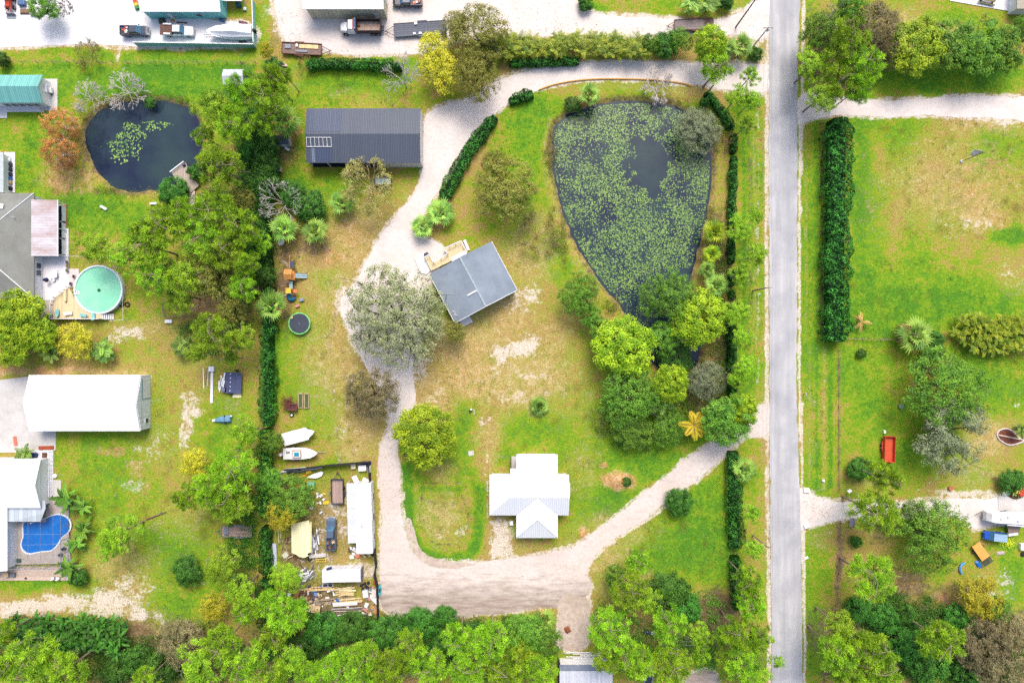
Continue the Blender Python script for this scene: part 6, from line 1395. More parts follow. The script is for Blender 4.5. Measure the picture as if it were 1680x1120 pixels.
# ================================================================== VEHICLES
TYRE = mat('tyre', C(44,44,48), .9); HUB = mat('hub', C(190,192,198), .4, metal=.5); LAMP = mat('lamp_glass', C(236,238,240), .2); TAIL = mat('tail_lamp', C(190,30,30), .3)
def wheel(parent, x, y, r=.38, w_=.26, dark=False):
    a = MB(); a.tube((x, y - w_ / 2, r), (x, y + w_ / 2, r), r, n=18); o = a.build('wheel', TYRE, parent); MB().tube((x, y - w_ / 2 - .01, r), (x, y + w_ / 2 + .01, r), r * .55, n=12).build('rim', DKGREY if dark else HUB, o); return o
def pickup(label, px, py, rz, body, L=5.7, bed='open', cargo=None, bumper=None, roof=None):
    x, y = W(px, py); t_ = thing('pickup_truck', label, 'pickup truck', x, y, R_(rz), 'pickup trucks'); h = L / 2; w_ = .98
    MB().loft([(-h + .05, .93, .5, 1.05), (-h + .3, w_, .42, 1.08), (-.2, w_, .4, 1.1), (h - 1.9, w_, .4, 1.1), (h - .5, .96, .42, 1.02), (h - .12, .86, .45, .92), (h, .7, .5, .82)], ch=.2).build('body', body, t_, bev=.02)
    MB().loft([(-.62, .84, 1.08, 1.12), (-.45, .84, 1.08, 1.78, .70), (.75, .84, 1.08, 1.80, .70), (1.45, .84, 1.08, 1.14, .8)], ch=.12).build('windows', GL, t_)
    MB().box(.15, 0, 1.80, 1.45, 1.36, .07).build('roof', roof or body, t_, bev=.03)
    MB().add([(.86, -.68, 1.80), (.86, .68, 1.80), (1.5, .8, 1.16), (1.5, -.8, 1.16), (.86, -.68, 1.76), (.86, .68, 1.76), (1.5, .8, 1.12), (1.5, -.8, 1.12)], [(0, 3, 2, 1), (4, 5, 6, 7), (0, 1, 5, 4), (2, 3, 7, 6), (0, 4, 7, 3), (1, 2, 6, 5)]).build('windscreen', BLUETINT, t_)
    MB().box(h - 1.0, 0, 1.085, 1.1, 1.5, .04, tx=.9, ty=.9).build('bonnet', body, t_, bev=.02)
    b0, b1 = -h + .08, -.75; mb = MB()
    if bed == 'open':
        for s_ in (-1, 1): mb.box((b0 + b1) / 2, s_ * .9, 1.2, b1 - b0, .1, .34)
        mb.box(b0, 0, 1.2, .08, 1.8, .34); mb.box(b1, 0, 1.22, .08, 1.8, .38); mb.build('cargo_bed', body, t_); MB().box((b0 + b1) / 2, 0, 1.12, b1 - b0 - .1, 1.7, .05).build('bed_floor', DKGREY, t_)
    else:
        MB().box((b0 + b1) / 2 - .1, 0, 1.2, b1 - b0 + .25, 2.2, .12).build('flat_bed', bed, t_); mb.box(b1 + .04, 0, 1.45, .08, 2.1, .5); mb.build('headboard', DKGREY, t_)
        MB().box((b0 + b1) / 2 + .1, -.95, 1.36, 1.3, .3, .24).build('tool_box', WHITE, t_); MB().box((b0 + b1) / 2 + .1, 1.0, 1.36, 1.7, .25, .24).build('tool_box', WHITE, t_)
    for xx in (h - 1.05, -h + 1.2):
        for s_ in (-1, 1): wheel(t_, xx, s_ * .86)
    for s_ in (-1, 1):
        MB().box(h - .12, s_ * .66, .82, .2, .34, .16).build('headlight', LAMP, t_); MB().box(-h + .04, s_ * .84, .9, .06, .14, .3).build('tail_light', TAIL, t_); MB().box(1.05, s_ * 1.08, 1.18, .14, .2, .16).build('mirror', DKGREY, t_)
    MB().box(h + .02, 0, .6, .14, 1.7, .18).build('bumper', bumper or HUB, t_, bev=.03)
    if cargo:
        r = random.Random(hash(label) % 99); 
        for i in range(cargo[1]): MB().box(r.uniform(b0 + .4, b1 - .4), r.uniform(-.6, .6), 1.25 + r.uniform(0, .15), r.uniform(.3, .7), r.uniform(.15, .5), r.uniform(.1, .25), r.uniform(0, 3)).build('cargo', cargo[0][i % len(cargo[0])], t_)
    return t_
KR = mat('black_paint', C(50,56,70), .3, spec=.5); DG = mat('slate_paint', C(66,76,94), .35, spec=.5); WP_ = mat('white_car_paint', C(250,250,252), .3, spec=.5); GP = mat('grey_paint', C(92,112,136), .35, spec=.5, c2=C(70,86,106), ns=1)
PINK = mat('faded_pink', C(224,150,150), .7); YEL = mat('yellow_plastic', C(240,206,70), .5); TAN = mat('tan_cloth', C(214,188,150), .8)
pickup('black pickup with red and white junk in its bed, left of the white flatbed pickup', 225, 54.5, 1, DG, 5.6, cargo=([REDM, WHITE, TAN, BLUE], 7))
BRF = stripes('brown_bed', C(120,88,76), C(90,64,56), .2, 'Y', .1, .8)
pickup('white pickup with a brown flat bed, left of the wrapped white boat', 295, 54, -2, WP_, 6.4, bed=BRF)
pickup('black pickup with lumber in its bed, right of the tan walled shop', 670, 7, 180, KR, 6.1, cargo=([TAN, LUMBER, REDM, WHITE], 8), roof=mat('reflect_roof', C(130,140,160), .25, c2=C(80,90,110), ns=3, amt=.6))
pickup('grey blue pickup loaded with scrap in the fenced junk yard', 545.5, 873, 91, GP, 6.6, cargo=([RUSTM, TAN, GREY, RUSTM, DKGREY], 12))
def trailer(label, px, py, rz, L, Wt, floor, frame=None, side=.25, tongue=1.4, spare=False, ramp=False, cargo=(), z=.62, group='flat and utility trailers', axles=1):
    x, y = W(px, py); t_ = thing('trailer', label, 'trailer', x, y, R_(rz), group); frame = frame or DKGREY; h = L / 2; MB().box(0, 0, z, L, Wt, .1).build('deck', floor, t_); mb = MB()
    for s_ in (-1, 1): mb.box(0, s_ * (Wt / 2 + .04), z + side / 2, L + .1, .09, .14 + side)
    mb.box(-h - .02, 0, z + side / 2, .09, Wt, .12 + side); mb.box(h + .02, 0, z + side / 2, .09, Wt, .12 + side)
    mb.build('side_rail', frame, t_); mb = MB()
    for s_ in (-1, 1): mb.tube((h, s_ * Wt * .38, z - .06), (h + tongue, 0, z - .1), .06, n=5)
    mb.box(h + tongue, 0, z - .08, .3, .12, .12); mb.tube((h + tongue * .8, 0, 0), (h + tongue * .8, 0, z + .3), .04); mb.build('drawbar', frame, t_)
    for i in range(axles):
        for s_ in (-1, 1): wheel(t_, -.5 - i * .85 + (axles - 1) * .4, s_ * (Wt / 2 + .2), .34, .2)
    mb = MB()
    for s_ in (-1, 1): mb.box(-.5 - (axles - 1) * .02, s_ * (Wt / 2 + .2), .74, .95 * axles, .26, .06)
    mb.build('mudguard', frame, t_)
    if spare: MB().tube((h * .3, -Wt / 2 - .12, .8), (h * .3, -Wt / 2 - .32, .8), .33, n=16).build('spare_wheel', TYRE, t_)
    if ramp:
        mb = MB()
        for k in range(9): mb.box(-h + .25 + k * .2, 0, z + .32, .05, Wt - .1, .05)
        for s_ in (-1, 1): mb.box(-h + 1.1, s_ * (Wt / 2 - .05), z + .32, 1.9, .06, .08)
        mb.build('ramp', RUSTM, t_)
    for i, c_ in enumerate(cargo): MB().box(c_[0], c_[1], z + .12 + c_[5] / 2, c_[2], c_[3], c_[5], R_(c_[4])).build('cargo', c_[6], t_)
    return t_
GB = stripes('grey_planks', C(112,116,128), C(70,74,86), .42, 'Y', .14, .8, stain=C(150,154,164), samt=.5, sns=.5); BB = stripes('brown_planks', C(174,150,140), C(120,100,94), .24, 'Y', .14, .85, stain=C(140,110,100), samt=.6, sns=.6)
BB2 = stripes('dark_brown_planks', C(150,126,116), C(100,82,76), .24, 'Y', .14, .85, stain=C(120,96,88), samt=.6, sns=.6)
trailer('long black flatbed trailer behind the dump truck, under the speckled olive tree', 690, 50, 184, 10.6, 2.6, GB, None, .06, 1.8, cargo=((1.2, 1.0, .5, .4, 5, .2, WHITE), (.0, 1.0, .6, .4, -5, .2, WHITE), (.8, -1.0, .6, .4, 5, .2, WHITE)), axles=2)
trailer('old wooden trailer with boards on it at the top left outside the lot', 497, 83, -3, 8.0, 2.2, BB2, RUSTM, .2, 1.9, cargo=((1.4, .5, 3.9, .8, 0, .06, LUMBER), (-2.8, .3, 1.2, .8, 0, .15, GREY), (-1.0, .6, .4, .6, 0, .2, WHITE), (0, -.5, 2.5, .4, 0, .1, GREY)), axles=2)
trailer('brown board trailer with a red slatted ramp behind the north boundary bushes', 1137, 43, 183, 7.9, 2.1, stripes('grey_brown_planks', C(150,136,134), C(110,98,96), .24, 'Y', .14, .85), RUSTM, .12, 1.5, ramp=True, axles=2)
trailer('flat wooden trailer with a steel front at the left fence', 391, 870, 180, 6.2, 2.1, stripes('trailer_planks', C(190,160,148), C(120,98,96), .28, 'Y', .16, .85, stain=C(150,122,112), samt=.6, sns=.5), GREY, .1, 1.0, cargo=((2.1, 0, 1.0, 1.6, 0, .12, GREY), (2.2, .1, .4, .4, 0, .3, HUB)), axles=2)
trailer('black utility trailer with a brown wooden floor in the junk yard', 555.5, 804, 91, 4.9, 2.3, stripes('pinkish_planks', C(190,164,152), C(110,90,86), .22, 'Y', .16, .85, stain=C(150,124,114), samt=.5, sns=.6), DKGREY, .5, 1.4, spare=True)
trailer('small silver green cart trailer half under the bare yellow tree', 630, 298.5, 180, 3.3, 1.6, mat('silver_green', C(182,206,204), .5), DKGREY, .5, .9)
trailer('red dump trailer tipped on the east lawn', 1453.5, 735, -92, 5.1, 2.0, mat('red_bin_floor', C(226,96,60), .6, c2=C(188,72,50), ns=.8), REDM, .75, .6, group='flat and utility trailers', axles=2)
trailer('small dark brown garden cart beside the red leaved shrub left of the two raised beds', 481, 667, 178, 2.0, 1.1, mat('dark_red_tub', C(110,70,70), .8), RUSTM, .3, .5)
o = thing('spare_wheel', 'lone tyre with a white rim below the small dark brown garden cart', 'wheel', *W(479, 680.5)); MB().lathe(0, 0, [(.2, .0), (.42, .02), (.46, .14), (.4, .24), (.2, .22)], 20).build('tyre', TYRE, o); MB().lathe(0, 0, [(.24, .2), (.2, .25), (.02, .23)], 14).build('rim', WHITE, o)
# dump truck
x, y = W(597, 50.5); t_ = thing('dump_truck', 'white dump truck with a rusty brown bed beside the tan shop', 'dump truck', x, y, math.pi)
MB().box(-.2, 0, .85, 8.2, 1.0, .35).build('chassis', DKGREY, t_); MB().loft([(2.9, 1.05, .6, 1.75), (3.6, 1.0, .6, 1.7), (4.3, .82, .65, 1.5), (4.45, .7, .75, 1.3)], ch=.25).build('bonnet', WP_, t_, bev=.03)
MB().loft([(1.45, 1.2, .6, 2.55, 1.1), (2.6, 1.2, .6, 2.6, 1.08), (2.95, 1.15, .6, 1.8, 1.1)], ch=.15).build('cab', WP_, t_, bev=.03); MB().add([(2.66, -1.0, 2.5), (2.66, 1.0, 2.5), (3.02, 1.05, 1.85), (3.02, -1.05, 1.85), (2.6, -1.0, 2.46), (2.6, 1.0, 2.46), (2.95, 1.05, 1.8), (2.95, -1.05, 1.8)], [(0, 3, 2, 1), (4, 5, 6, 7), (0, 1, 5, 4), (2, 3, 7, 6), (0, 4, 7, 3), (1, 2, 6, 5)]).build('windscreen', GL, t_)
mb = MB(); mb.box(-1.4, 1.18, 1.85, 4.9, .1, 1.1); mb.box(-1.4, -1.18, 1.85, 4.9, .1, 1.1); mb.box(-3.85, 0, 1.85, .1, 2.4, 1.1); mb.box(1.0, 0, 2.1, .12, 2.4, 1.6); mb.build('bed_walls', mat('bed_rim', C(78,62,62), .7), t_)
MB().box(-1.4, 0, 1.32, 4.8, 2.26, .1).build('bed_floor', mat('rusty_bed', C(206,184,164), .7, c2=C(150,112,90), ns=.7, amt=.7, c3=C(120,80,66), ns3=2), t_)
MB().box(1.25, 0, 2.75, .55, 2.2, .12).build('cab_guard', mat('blue_guard', C(44,92,140), .5), t_); MB().box(1.62, 0, 2.7, .14, 2.1, .1).build('red_strip', mat('red_strip', C(190,60,50), .5), t_); MB().box(.7, -.4, 1.5, .4, .6, .3, .4).build('load', RUSTM, t_)
for xx in (3.5, -2.0, -3.1):
    for s_ in (-1, 1): wheel(t_, xx, s_ * 1.02, .5, .34)
for s_ in (-1, 1): MB().box(4.25, s_ * .75, 1.0, .2, .3, .2).build('headlight', LAMP, t_); MB().box(2.9, s_ * 1.35, 2.1, .12, .2, .4).build('mirror', DKGREY, t_); MB().tube((1.2, s_ * .95, 1), (1.2, s_ * .95, 2.9), .07).build('exhaust', HUB, t_)
# boats
def boat(name, label, px, py, rz, L, Bm, deckm, trailerlen=1.2, cover=False, wheels=True, motor=True, z0=.55, motorm=None):
    x, y = W(px, py, 1.2); t_ = thing(name, label, 'boat', x, y, R_(rz)); h = L / 2; w_ = Bm / 2
    MB().loft([(-h, w_ * .88, z0, z0 + .95, w_ * .92), (-h * .4, w_ * .94, z0 - .05, z0 + 1.0, w_), (h * .2, w_ * .8, z0, z0 + 1.08, w_ * .98), (h * .6, w_ * .5, z0 + .15, z0 + 1.2, w_ * .78), (h * .88, w_ * .18, z0 + .45, z0 + 1.3, w_ * .36), (h, .04, z0 + .9, z0 + 1.34, .07)], ch=.3).build('hull', WHITE, t_, smooth=False, bev=.02)
    mb = MB(); mb.tube((-h * .8, 0, .4), (h * .7, 0, .4), .07); mb.tube((h * .7, 0, .4), (h + trailerlen, 0, .45), .06); 
    for s_ in (-1, 1): mb.tube((-h * .8, s_ * w_ * .7, .42), (h * .5, s_ * w_ * .3, .42), .05); mb.tube((-h * .4, 0, .4), (-h * .4, s_ * w_ * 1.0, .4), .05)
    mb.build('trailer_frame', HUB, t_)
    if wheels:
        for s_ in (-1, 1):
            for k in range(2 if L > 8 else 1): wheel(t_, -h * .35 - k * .8, s_ * (w_ * 1.0 + .05), .32, .2)
    if motor: mb = MB(); mb.loft([(-h - .75, .18, z0 + .6, z0 + 1.35), (-h - .5, .28, z0 + .55, z0 + 1.5), (-h - .12, .24, z0 + .6, z0 + 1.4)]); mb.box(-h - .35, 0, z0 + .2, .22, .14, 1.0); mb.build('outboard_motor', motorm or BLACK, t_)
    return t_, h, w_, z0
t_, h, w_, z0 = boat('wrapped_boat', 'large boat shrink wrapped in white on a trailer beside the teal workshop', 378, 53, 181, 9.2, 3.1, WHITE)
MB().loft([(-h + .1, w_ * .8, z0 + .95, z0 + 1.5, w_ * .5), (-h * .2, w_ * .9, z0 + 1.0, z0 + 2.2, w_ * .45), (h * .3, w_ * .75, z0 + 1.05, z0 + 1.9, w_ * .35), (h * .8, w_ * .3, z0 + 1.2, z0 + 1.5, w_ * .12)], ch=.3).build('wrap', mat('shrink_wrap', C(252,252,254), .35, c2=C(228,232,240), ns=2, amt=.3), t_)
MB().box(-h * .55, -w_ * .4, z0 + 1.62, .5, .2, .1).build('vent', DKGREY, t_)
t_, h, w_, z0 = boat('fishing_boat', 'white open boat with a teal seat, lower one of the two parked boats', 493.5, 743.5, 2, 7.0, 2.6, WHITE, 1.3, motorm=WHITE)
MB().prism([(-h + .2, -w_ * .75), (-h * .2, -w_ * .8), (h * .3, -w_ * .7), (h * .65, -w_ * .35), (h * .65, w_ * .35), (h * .3, w_ * .7), (-h * .2, w_ * .8), (-h + .2, w_ * .75)], z0 + .98, z0 + 1.1).build('cockpit', mat('boat_deck', C(236,234,232), .6, c2=C(214,206,200), ns=2), t_)
MB().box(-.6, 0, z0 + 1.22, 1.7, 1.5, .22).build('console', mat('brown_trim', C(178,134,110), .6), t_); MB().box(-.6, 0, z0 + 1.34, 1.45, 1.2, .1).build('console_top', WHITE, t_); MB().box(-.6, 0, z0 + 1.44, 1.0, .8, .14).build('seat', mat('teal_seat', C(30,156,182), .5), t_, bev=.05)
for q in (-2.6, -2.2): MB().box(q, .4, z0 + 1.2, .25, .25, .2).build('fitting', DKGREY, t_)
t_, h, w_, z0 = boat('work_boat', 'upturned looking white flat boat, upper one of the two beside the junk yard fence', 491, 714, 15, 6.6, 2.7, WHITE, 0.0, motor=False, wheels=False)
MB().prism([(-h + .05, -w_ * .95), (h * .55, -w_ * .95), (h * .72, 0), (h * .55, w_ * .95), (-h + .05, w_ * .95)], z0 + 1.0, z0 + 1.16).build('deck_cover', WHITE, t_); MB().add([(h * .6, -w_ * .8, z0 + 1.1), (h * .8, -w_ * .4, z0 + 1.2), (h * .88, 0, z0 + 1.2), (h * .76, 0, z0 + 1.18)], [(0, 1, 2, 3)]).build('bow_recess', DKGREY, t_); MB().box(h * .68, w_ * .45, z0 + 1.16, .5, .8, .08, R_(-35)).build('bow_locker', DKGREY, t_)
def canoe(name, label, px, py, rz, L, w_, m, cat='boat'):
    x, y = W(px, py); t_ = thing(name, label, cat, x, y, R_(rz)); h = L / 2; MB().loft([(-h, .04, .3, .42), (-h * .6, w_ * .35, .05, .36), (0, w_ / 2, .0, .34), (h * .6, w_ * .35, .05, .36), (h, .04, .3, .42)], ch=.3).build('hull', m, t_); MB().box(0, 0, .335, L * .35, w_ * .55, .03).build('seat', DKGREY, t_); return t_
canoe('dinghy', 'small pinkish boat hull at the upper left corner of the barn lawn', 466, 107, -22, 1.9, .8, mat('pink_hull', C(232,200,186), .6))
canoe('kayak', 'teal kayak leaning outside the black fence near the lumber pile', 623.5, 967, 89, 2.8, .7, TEALP)
x, y = W(369, 687.5); t_ = thing('covered_boat', 'small boat under a blue tarp with a dark strap in the west yard', 'boat', x, y, R_(5)); MB().loft([(-1.9, .12, .3, .5), (-1.2, .55, .1, .7, .4), (0, .8, .1, .95, .45), (1.0, .8, .1, .95, .5), (1.4, .7, .15, .8, .4)], ch=.3).build('tarp', mat('blue_grey_tarp', C(120,166,196), .6, c2=C(84,130,166), ns=1.5, amt=.6), t_); MB().box(.3, 0, .55, .1, 1.66, .86).build('strap', DKGREY, t_); MB().box(-2.0, 0, .4, .8, .5, .1).build('bow', WHITE, t_); MB().box(1.6, .6, .5, .3, .3, .3).build('motor', WHITE, t_)
# camper, blue van, small cart
x, y = W(1641, 845); t_ = thing('camper_trailer', 'white travel trailer on the lower east drive', 'camper', x, y, R_(176)); h = 4.15
MB().loft([(-h, 1.15, .45, 2.6, 1.1), (h - 1.2, 1.2, .45, 2.75, 1.15), (h - .5, 1.15, .5, 2.5, 1.0), (h, 1.05, .7, 1.7, .9)], ch=.12).build('body', WP_, t_, bev=.05); mb = MB()
for a, b in ((-1.5, .3), (.6, -.3), (2.0, .1)): mb.box(a, b, 2.8, .4, .4, .1)
mb.build('roof_vent', mat('grey_vent', C(206,210,216), .5), t_); mb = MB()
for s_ in (-1, 1): mb.tube((h - .2, s_ * .7, .5), (h + 1.2, 0, .5), .05)
mb.build('drawbar', DKGREY, t_)
for s_ in (-1, 1):
    wheel(t_, -.9, s_ * 1.05, .36, .22); win(t_, .8, s_ * 1.17, 1.7, 1.1, .04, .6)
MB().box(-h + 2.4, 1.28, 2.3, 4.2, .25, .16).build('rolled_awning', TRIM, t_)
x, y = W(1625.5, 877); t_ = thing('blue_van', 'small blue vehicle with a pale slatted roof below the white camper', 'van', x, y, R_(175)); MB().loft([(-2.1, .85, .35, 1.2, .8), (1.2, .88, .35, 1.25, .84), (2.05, .8, .4, 1.0, .7)], ch=.18).build('body', mat('bright_blue', C(36,92,196), .4), t_, bev=.03); MB().loft([(-1.95, .78, 1.15, 1.75, .72), (.7, .8, 1.15, 1.8, .72), (1.25, .76, 1.15, 1.2)], ch=.1).build('windows', BLUETINT, t_); MB().box(-.6, 0, 1.82, 2.7, 1.5, .08).build('roof', stripes('pale_blue_slats', C(170,200,226), C(120,156,196), .3, 'Y', .2, .5), t_)
for xx in (-1.3, 1.3):
    for s_ in (-1, 1): wheel(t_, xx, s_ * .78, .3, .2)
for s_ in (-1, 1): MB().box(2.0, s_ * .6, .7, .12, .25, .14).build('headlight', LAMP, t_)
x, y = W(80, 151); t_ = thing('golf_cart', 'white covered cart parked at the right end of the teal roofed building', 'cart', x, y, R_(3)); MB().box(0, 0, .6, 2.3, 1.2, .6).build('body', WP_, t_, bev=.08); MB().box(-.1, 0, 1.85, 2.2, 1.6, .07).build('canopy', WHITE, t_, bev=.03); mb = MB()
for a in (-.95, .8):
    for s_ in (-.55, .55): mb.tube((a, s_, .9), (a, s_, 1.85), .03)
mb.build('roof_posts', DKGREY, t_); MB().box(-.2, 0, 1.0, .5, 1.0, .3).build('seat', DKGREY, t_)
for xx in (-.75, .8):
    for s_ in (-1, 1): wheel(t_, xx, s_ * .55, .24, .18)
x, y = W(1063, 1107); t_ = thing('parked_car', 'pale blue car nose under the trees at the bottom edge', 'car', x, y, R_(80)); MB().loft([(-2.1, .8, .4, .9), (-1, .9, .35, .98), (1.2, .9, .35, .95), (2.1, .75, .4, .75)], ch=.2).build('body', mat('pale_blue_paint', C(196,214,230), .35), t_, bev=.03); MB().loft([(-1.5, .75, .95, 1.0), (-.9, .72, .95, 1.4, .6), (.4, .72, .95, 1.4, .6), (1.0, .74, .95, 1.0)], ch=.1).build('windows', GL, t_)
for xx in (-1.3, 1.3):
    for s_ in (-1, 1): wheel(t_, xx, s_ * .8, .3, .2)
# tractor at top left
x, y = W(20, 8); t_ = thing('loader_tractor', 'orange loader with a grey bucket at the top left corner', 'tractor', x, y, R_(-92)); MB().loft([(-1.8, .4, .6, 1.2), (.2, .45, .6, 1.3), (1.0, .35, .7, 1.15)]).build('body', REDM, t_, bev=.04); mb = MB()
for s_ in (-1, 1): mb.tube((-.3, s_ * .5, 1.2), (1.7, s_ * .5, .9), .08); mb.tube((1.7, s_ * .5, .9), (2.2, s_ * .45, .4), .07)
mb.build('loader_arms', REDM, t_); MB().add([(2.1, -.95, .1), (2.9, -.95, .1), (2.9, .95, .1), (2.1, .95, .1), (2.1, -.95, .75), (2.1, .95, .75), (2.05, -.95, .1), (2.05, .95, .1), (2.05, -.95, .75), (2.05, .95, .75)], [(0, 1, 2, 3), (0, 3, 5, 4), (6, 8, 9, 7), (4, 5, 9, 8), (0, 4, 8, 6), (3, 7, 9, 5)]).build('bucket', mat('worn_grey', C(176,180,186), .6, c2=C(120,124,130), ns=3), t_)
for xx, rr in ((-1.0, .65), (.8, .4)):
    for s_ in (-1, 1): wheel(t_, xx, s_ * .75, rr, .35)
MB().box(-1.0, 0, 2.0, 1.3, 1.2, .08).build('canopy', mat('blue_canopy', C(110,150,196), .6), t_); MB().box(-1, 0, 1.3, .5, .5, .3).build('seat', BLACK, t_)
# ================================================================== SMALL THINGS
rg = random.Random(12)
def item(name, label, cat, px, py, L, Wd, Ht, m, rz=0, z=0, group=None, bev=0, tx=1, ty=1, ry=0):
    x, y = W(px, py, z + Ht / 2); mb = MB().box(0, 0, Ht / 2, L, Wd, Ht, tx=tx, ty=ty, ry=ry); o = mb.build(name, m, x=x, y=y, rz=R_(rz), z=z, bev=bev); return tag(o, label, cat, group)
def wirefence(label, P, h, sp, m, name='fence', rails=(.95,), thick=.05, panel=None, group=None, rail_t=.05):
    P = WP(P); cx, cy = P[0]; t_ = thing(name, label, 'fence', cx, cy, 0, group); mb = MB(); rb = MB(); pb = MB()
    for a, b in zip(P[:-1], P[1:]):
        L = math.hypot(b[0] - a[0], b[1] - a[1]); n = max(1, round(L / sp)); an = math.atan2(b[1] - a[1], b[0] - a[0])
        for k in range(n + 1):
            if k == n and b is not P[-1]: continue
            xx, yy = a[0] + (b[0] - a[0]) * k / n, a[1] + (b[1] - a[1]) * k / n; MB().box(xx - cx, yy - cy, h / 2, thick * 2, thick * 2, h, an).build('post', m, t_)
        for r_ in rails: rb.box((a[0] + b[0]) / 2 - cx, (a[1] + b[1]) / 2 - cy, h * r_, L, rail_t, rail_t, an)
        if panel: pb.box((a[0] + b[0]) / 2 - cx, (a[1] + b[1]) / 2 - cy, h * .48, L, .05, h * .92, an)
    rb.build('rail', m, t_)
    if panel: pb.build('panel', panel, t_)
    return t_
TEALF = mat('teal_fence', C(150,214,206), .6)
wirefence('white capped teal board fence in front of the parked pickups and boat', [(226,76), (300,77), (421,79)], 1.7, 2.4, TRIM, panel=TEALF, rail_t=.16, rails=(.98,))
wirefence('white capped teal board fence right of the wrapped boat', [(421,76), (420,40), (419,6)], 1.7, 2.4, TRIM, panel=TEALF, rail_t=.16, rails=(.98,))
GWOOD = mat('old_post', C(168,150,132), .9)
wirefence('thin wire fence with brown posts between the two left lawns', [(12,104), (140,104), (280,104), (420,104)], 1.1, 3.0, GWOOD, rails=(.5, .95), rail_t=.025)
wirefence('thin wire fence along the lawn below the long dark right hedge', [(1376,575), (1376,690), (1376,802)], 1.1, 3.0, GWOOD, rails=(.5, .95), rail_t=.03)
wirefence('low rail fence across the grass between hedge end and field palm', [(1386,555), (1430,557), (1476,557)], .9, 2.0, GWOOD, rails=(.5, .95), rail_t=.05)
wirefence('thin fence at the left of the large bright pine on the east side', [(1388,865), (1377,880), (1376,940), (1375,1005)], 1.1, 3.0, GWOOD, rails=(.5, .95), rail_t=.03)
wirefence('pale rail fence closing the yard right of the round pool', [(113,421), (186,423), (206,470), (207,525), (185,526)], 1.1, 2.2, TRIM, rails=(.95,), rail_t=.04)
BF = mat('black_screen_fabric', C(48,48,56), .85)
wirefence('black screened fence around the top and right of the junk yard', [(472,769), (505,766), (545,761), (607,756), (610,800), (613,850), (617,905), (619,925), (616,938), (621,960), (622,1010)], 1.9, 2.5, BF, panel=BF, rail_t=.08, rails=(.98,))
wirefence('weathered pole rails around a small dirt pen right of the round pool', [(312,493), (276,491), (270,500), (272,520), (320,517)], 1.0, 2.0, mat('grey_log', C(160,146,130), .9), rails=(.5, .95), rail_t=.1)
item('water_trough', 'white box at the lower left corner of the small dirt pen', 'trough', 277, 527, 1.4, .7, .5, WHITE)
# edging of the north drive
P = smooth_line([(884,148),(905,140),(940,133),(980,130),(1030,130),(1080,132),(1120,137),(1135,142)], 2); Pw = WP(P); mb = MB()
for a, b in zip(Pw[:-1], Pw[1:]): mb.tube((a[0], a[1], .12), (b[0], b[1], .12), .16, n=6)
tag(mb.build('drive_edging', mat('orange_log', C(232,178,96), .8, c2=C(196,132,64), ns=2)), 'orange brown log edging along the inner side of the shell drive', 'edging')
# utility poles and wires
def pole(label, px, py, h, lamp=False, m=None):
    x, y = W(px, py); t_ = thing('utility_pole', label, 'utility pole', x, y, 0); MB().tube((0, 0, 0), (0, 0, h), .16, .1, 8).build('shaft', m or DKGREY, t_); MB().box(0, 0, h - .5, 1.8, .1, .12).build('crossarm', GWOOD, t_); mb = MB()
    for s_ in (-.8, 0, .8): mb.tube((s_, 0, h - .44), (s_, 0, h - .2), .05)
    mb.build('insulator', WHITE, t_)
    if lamp: MB().tube((.3, 0, h - 1.6), (.3, 0, h - .8), .2, n=10).build('transformer', mat('pale_grey_can', C(226,230,236), .5), t_)
    return t_
pole('dark utility pole rising from the white shell lot at the top edge', 1207, 45, 10.5, m=mat('dark_pole', C(70,76,88), .7))
pole('pale utility pole with a transformer at the upper right lot corner', 1235, 77, 8.0, True, m=mat('pale_pole', C(226,224,220), .7))
WY = [W(1235, 77)[0] + d for d in (-.8, 0, .8)]; tw = thing('power_line', 'thin overhead wires running along the left side of the road', 'power line', W(1235, 77)[0], 0); mb = MB()
for i, d in enumerate((-.8, 0, .8)):
    ys_ = np.linspace(W(0, 77)[1], -140, 40)
    for a, b in zip(ys_[:-1], ys_[1:]):
        f = lambda y_: 7.85 - .9 * math.sin(math.pi * ((W(0, 77)[1] - y_) % 50) / 50)
        mb.tube((d, a, f(a)), (d, b, f(b)), .022, n=3, cap=False)
mb.build('wire', mat('wire', C(190,190,190), .6), tw)
for yy in (-10.0, -60.0):
    pass
pole('utility pole on the verge level with the lower pond palms', 1235, 477, 8.0, m=GWOOD); 
pole('utility pole on the verge just above the lower right lot corner', 1235, 877, 8.0, m=GWOOD)
# flag in the east field
x, y = W(1577, 265); t_ = thing('flagpole', 'thin dark pole with a white and grey banner in the east field', 'flagpole', x, y, R_(112)); MB().tube((0, 0, 0), (0, 0, 6.2), .07, .05).build('pole', mat('brown_pole', C(96,56,40), .7), t_); MB().lathe(0, 0, [(.35, 0), (.3, .25), (.1, .3)], 12).build('base', CONC, t_)
mb = MB(); n = 8
for k in range(n):
    z = 6.1 - k * .38; z2 = z - .38; w0, w1 = [(.25 + .9 * math.sin(math.pi * (j + .5) / (n + 1))) for j in (k, k + 1)]; yo = .12 * math.sin(k)
    mb.add([(.06, 0, z), (.06 + w0, .35 + yo, z), (.06 + w1, .35 - yo, z2), (.06, 0, z2), (.06, -.05, z), (.06 + w0, .3 + yo, z), (.06 + w1, .3 - yo, z2), (.06, -.05, z2)], [(0, 1, 2, 3), (7, 6, 5, 4), (1, 5, 6, 2)])
mb.build('banner', mat('banner', C(244,238,240), .7, c2=C(226,226,236), ns=1, amt=.2), t_)
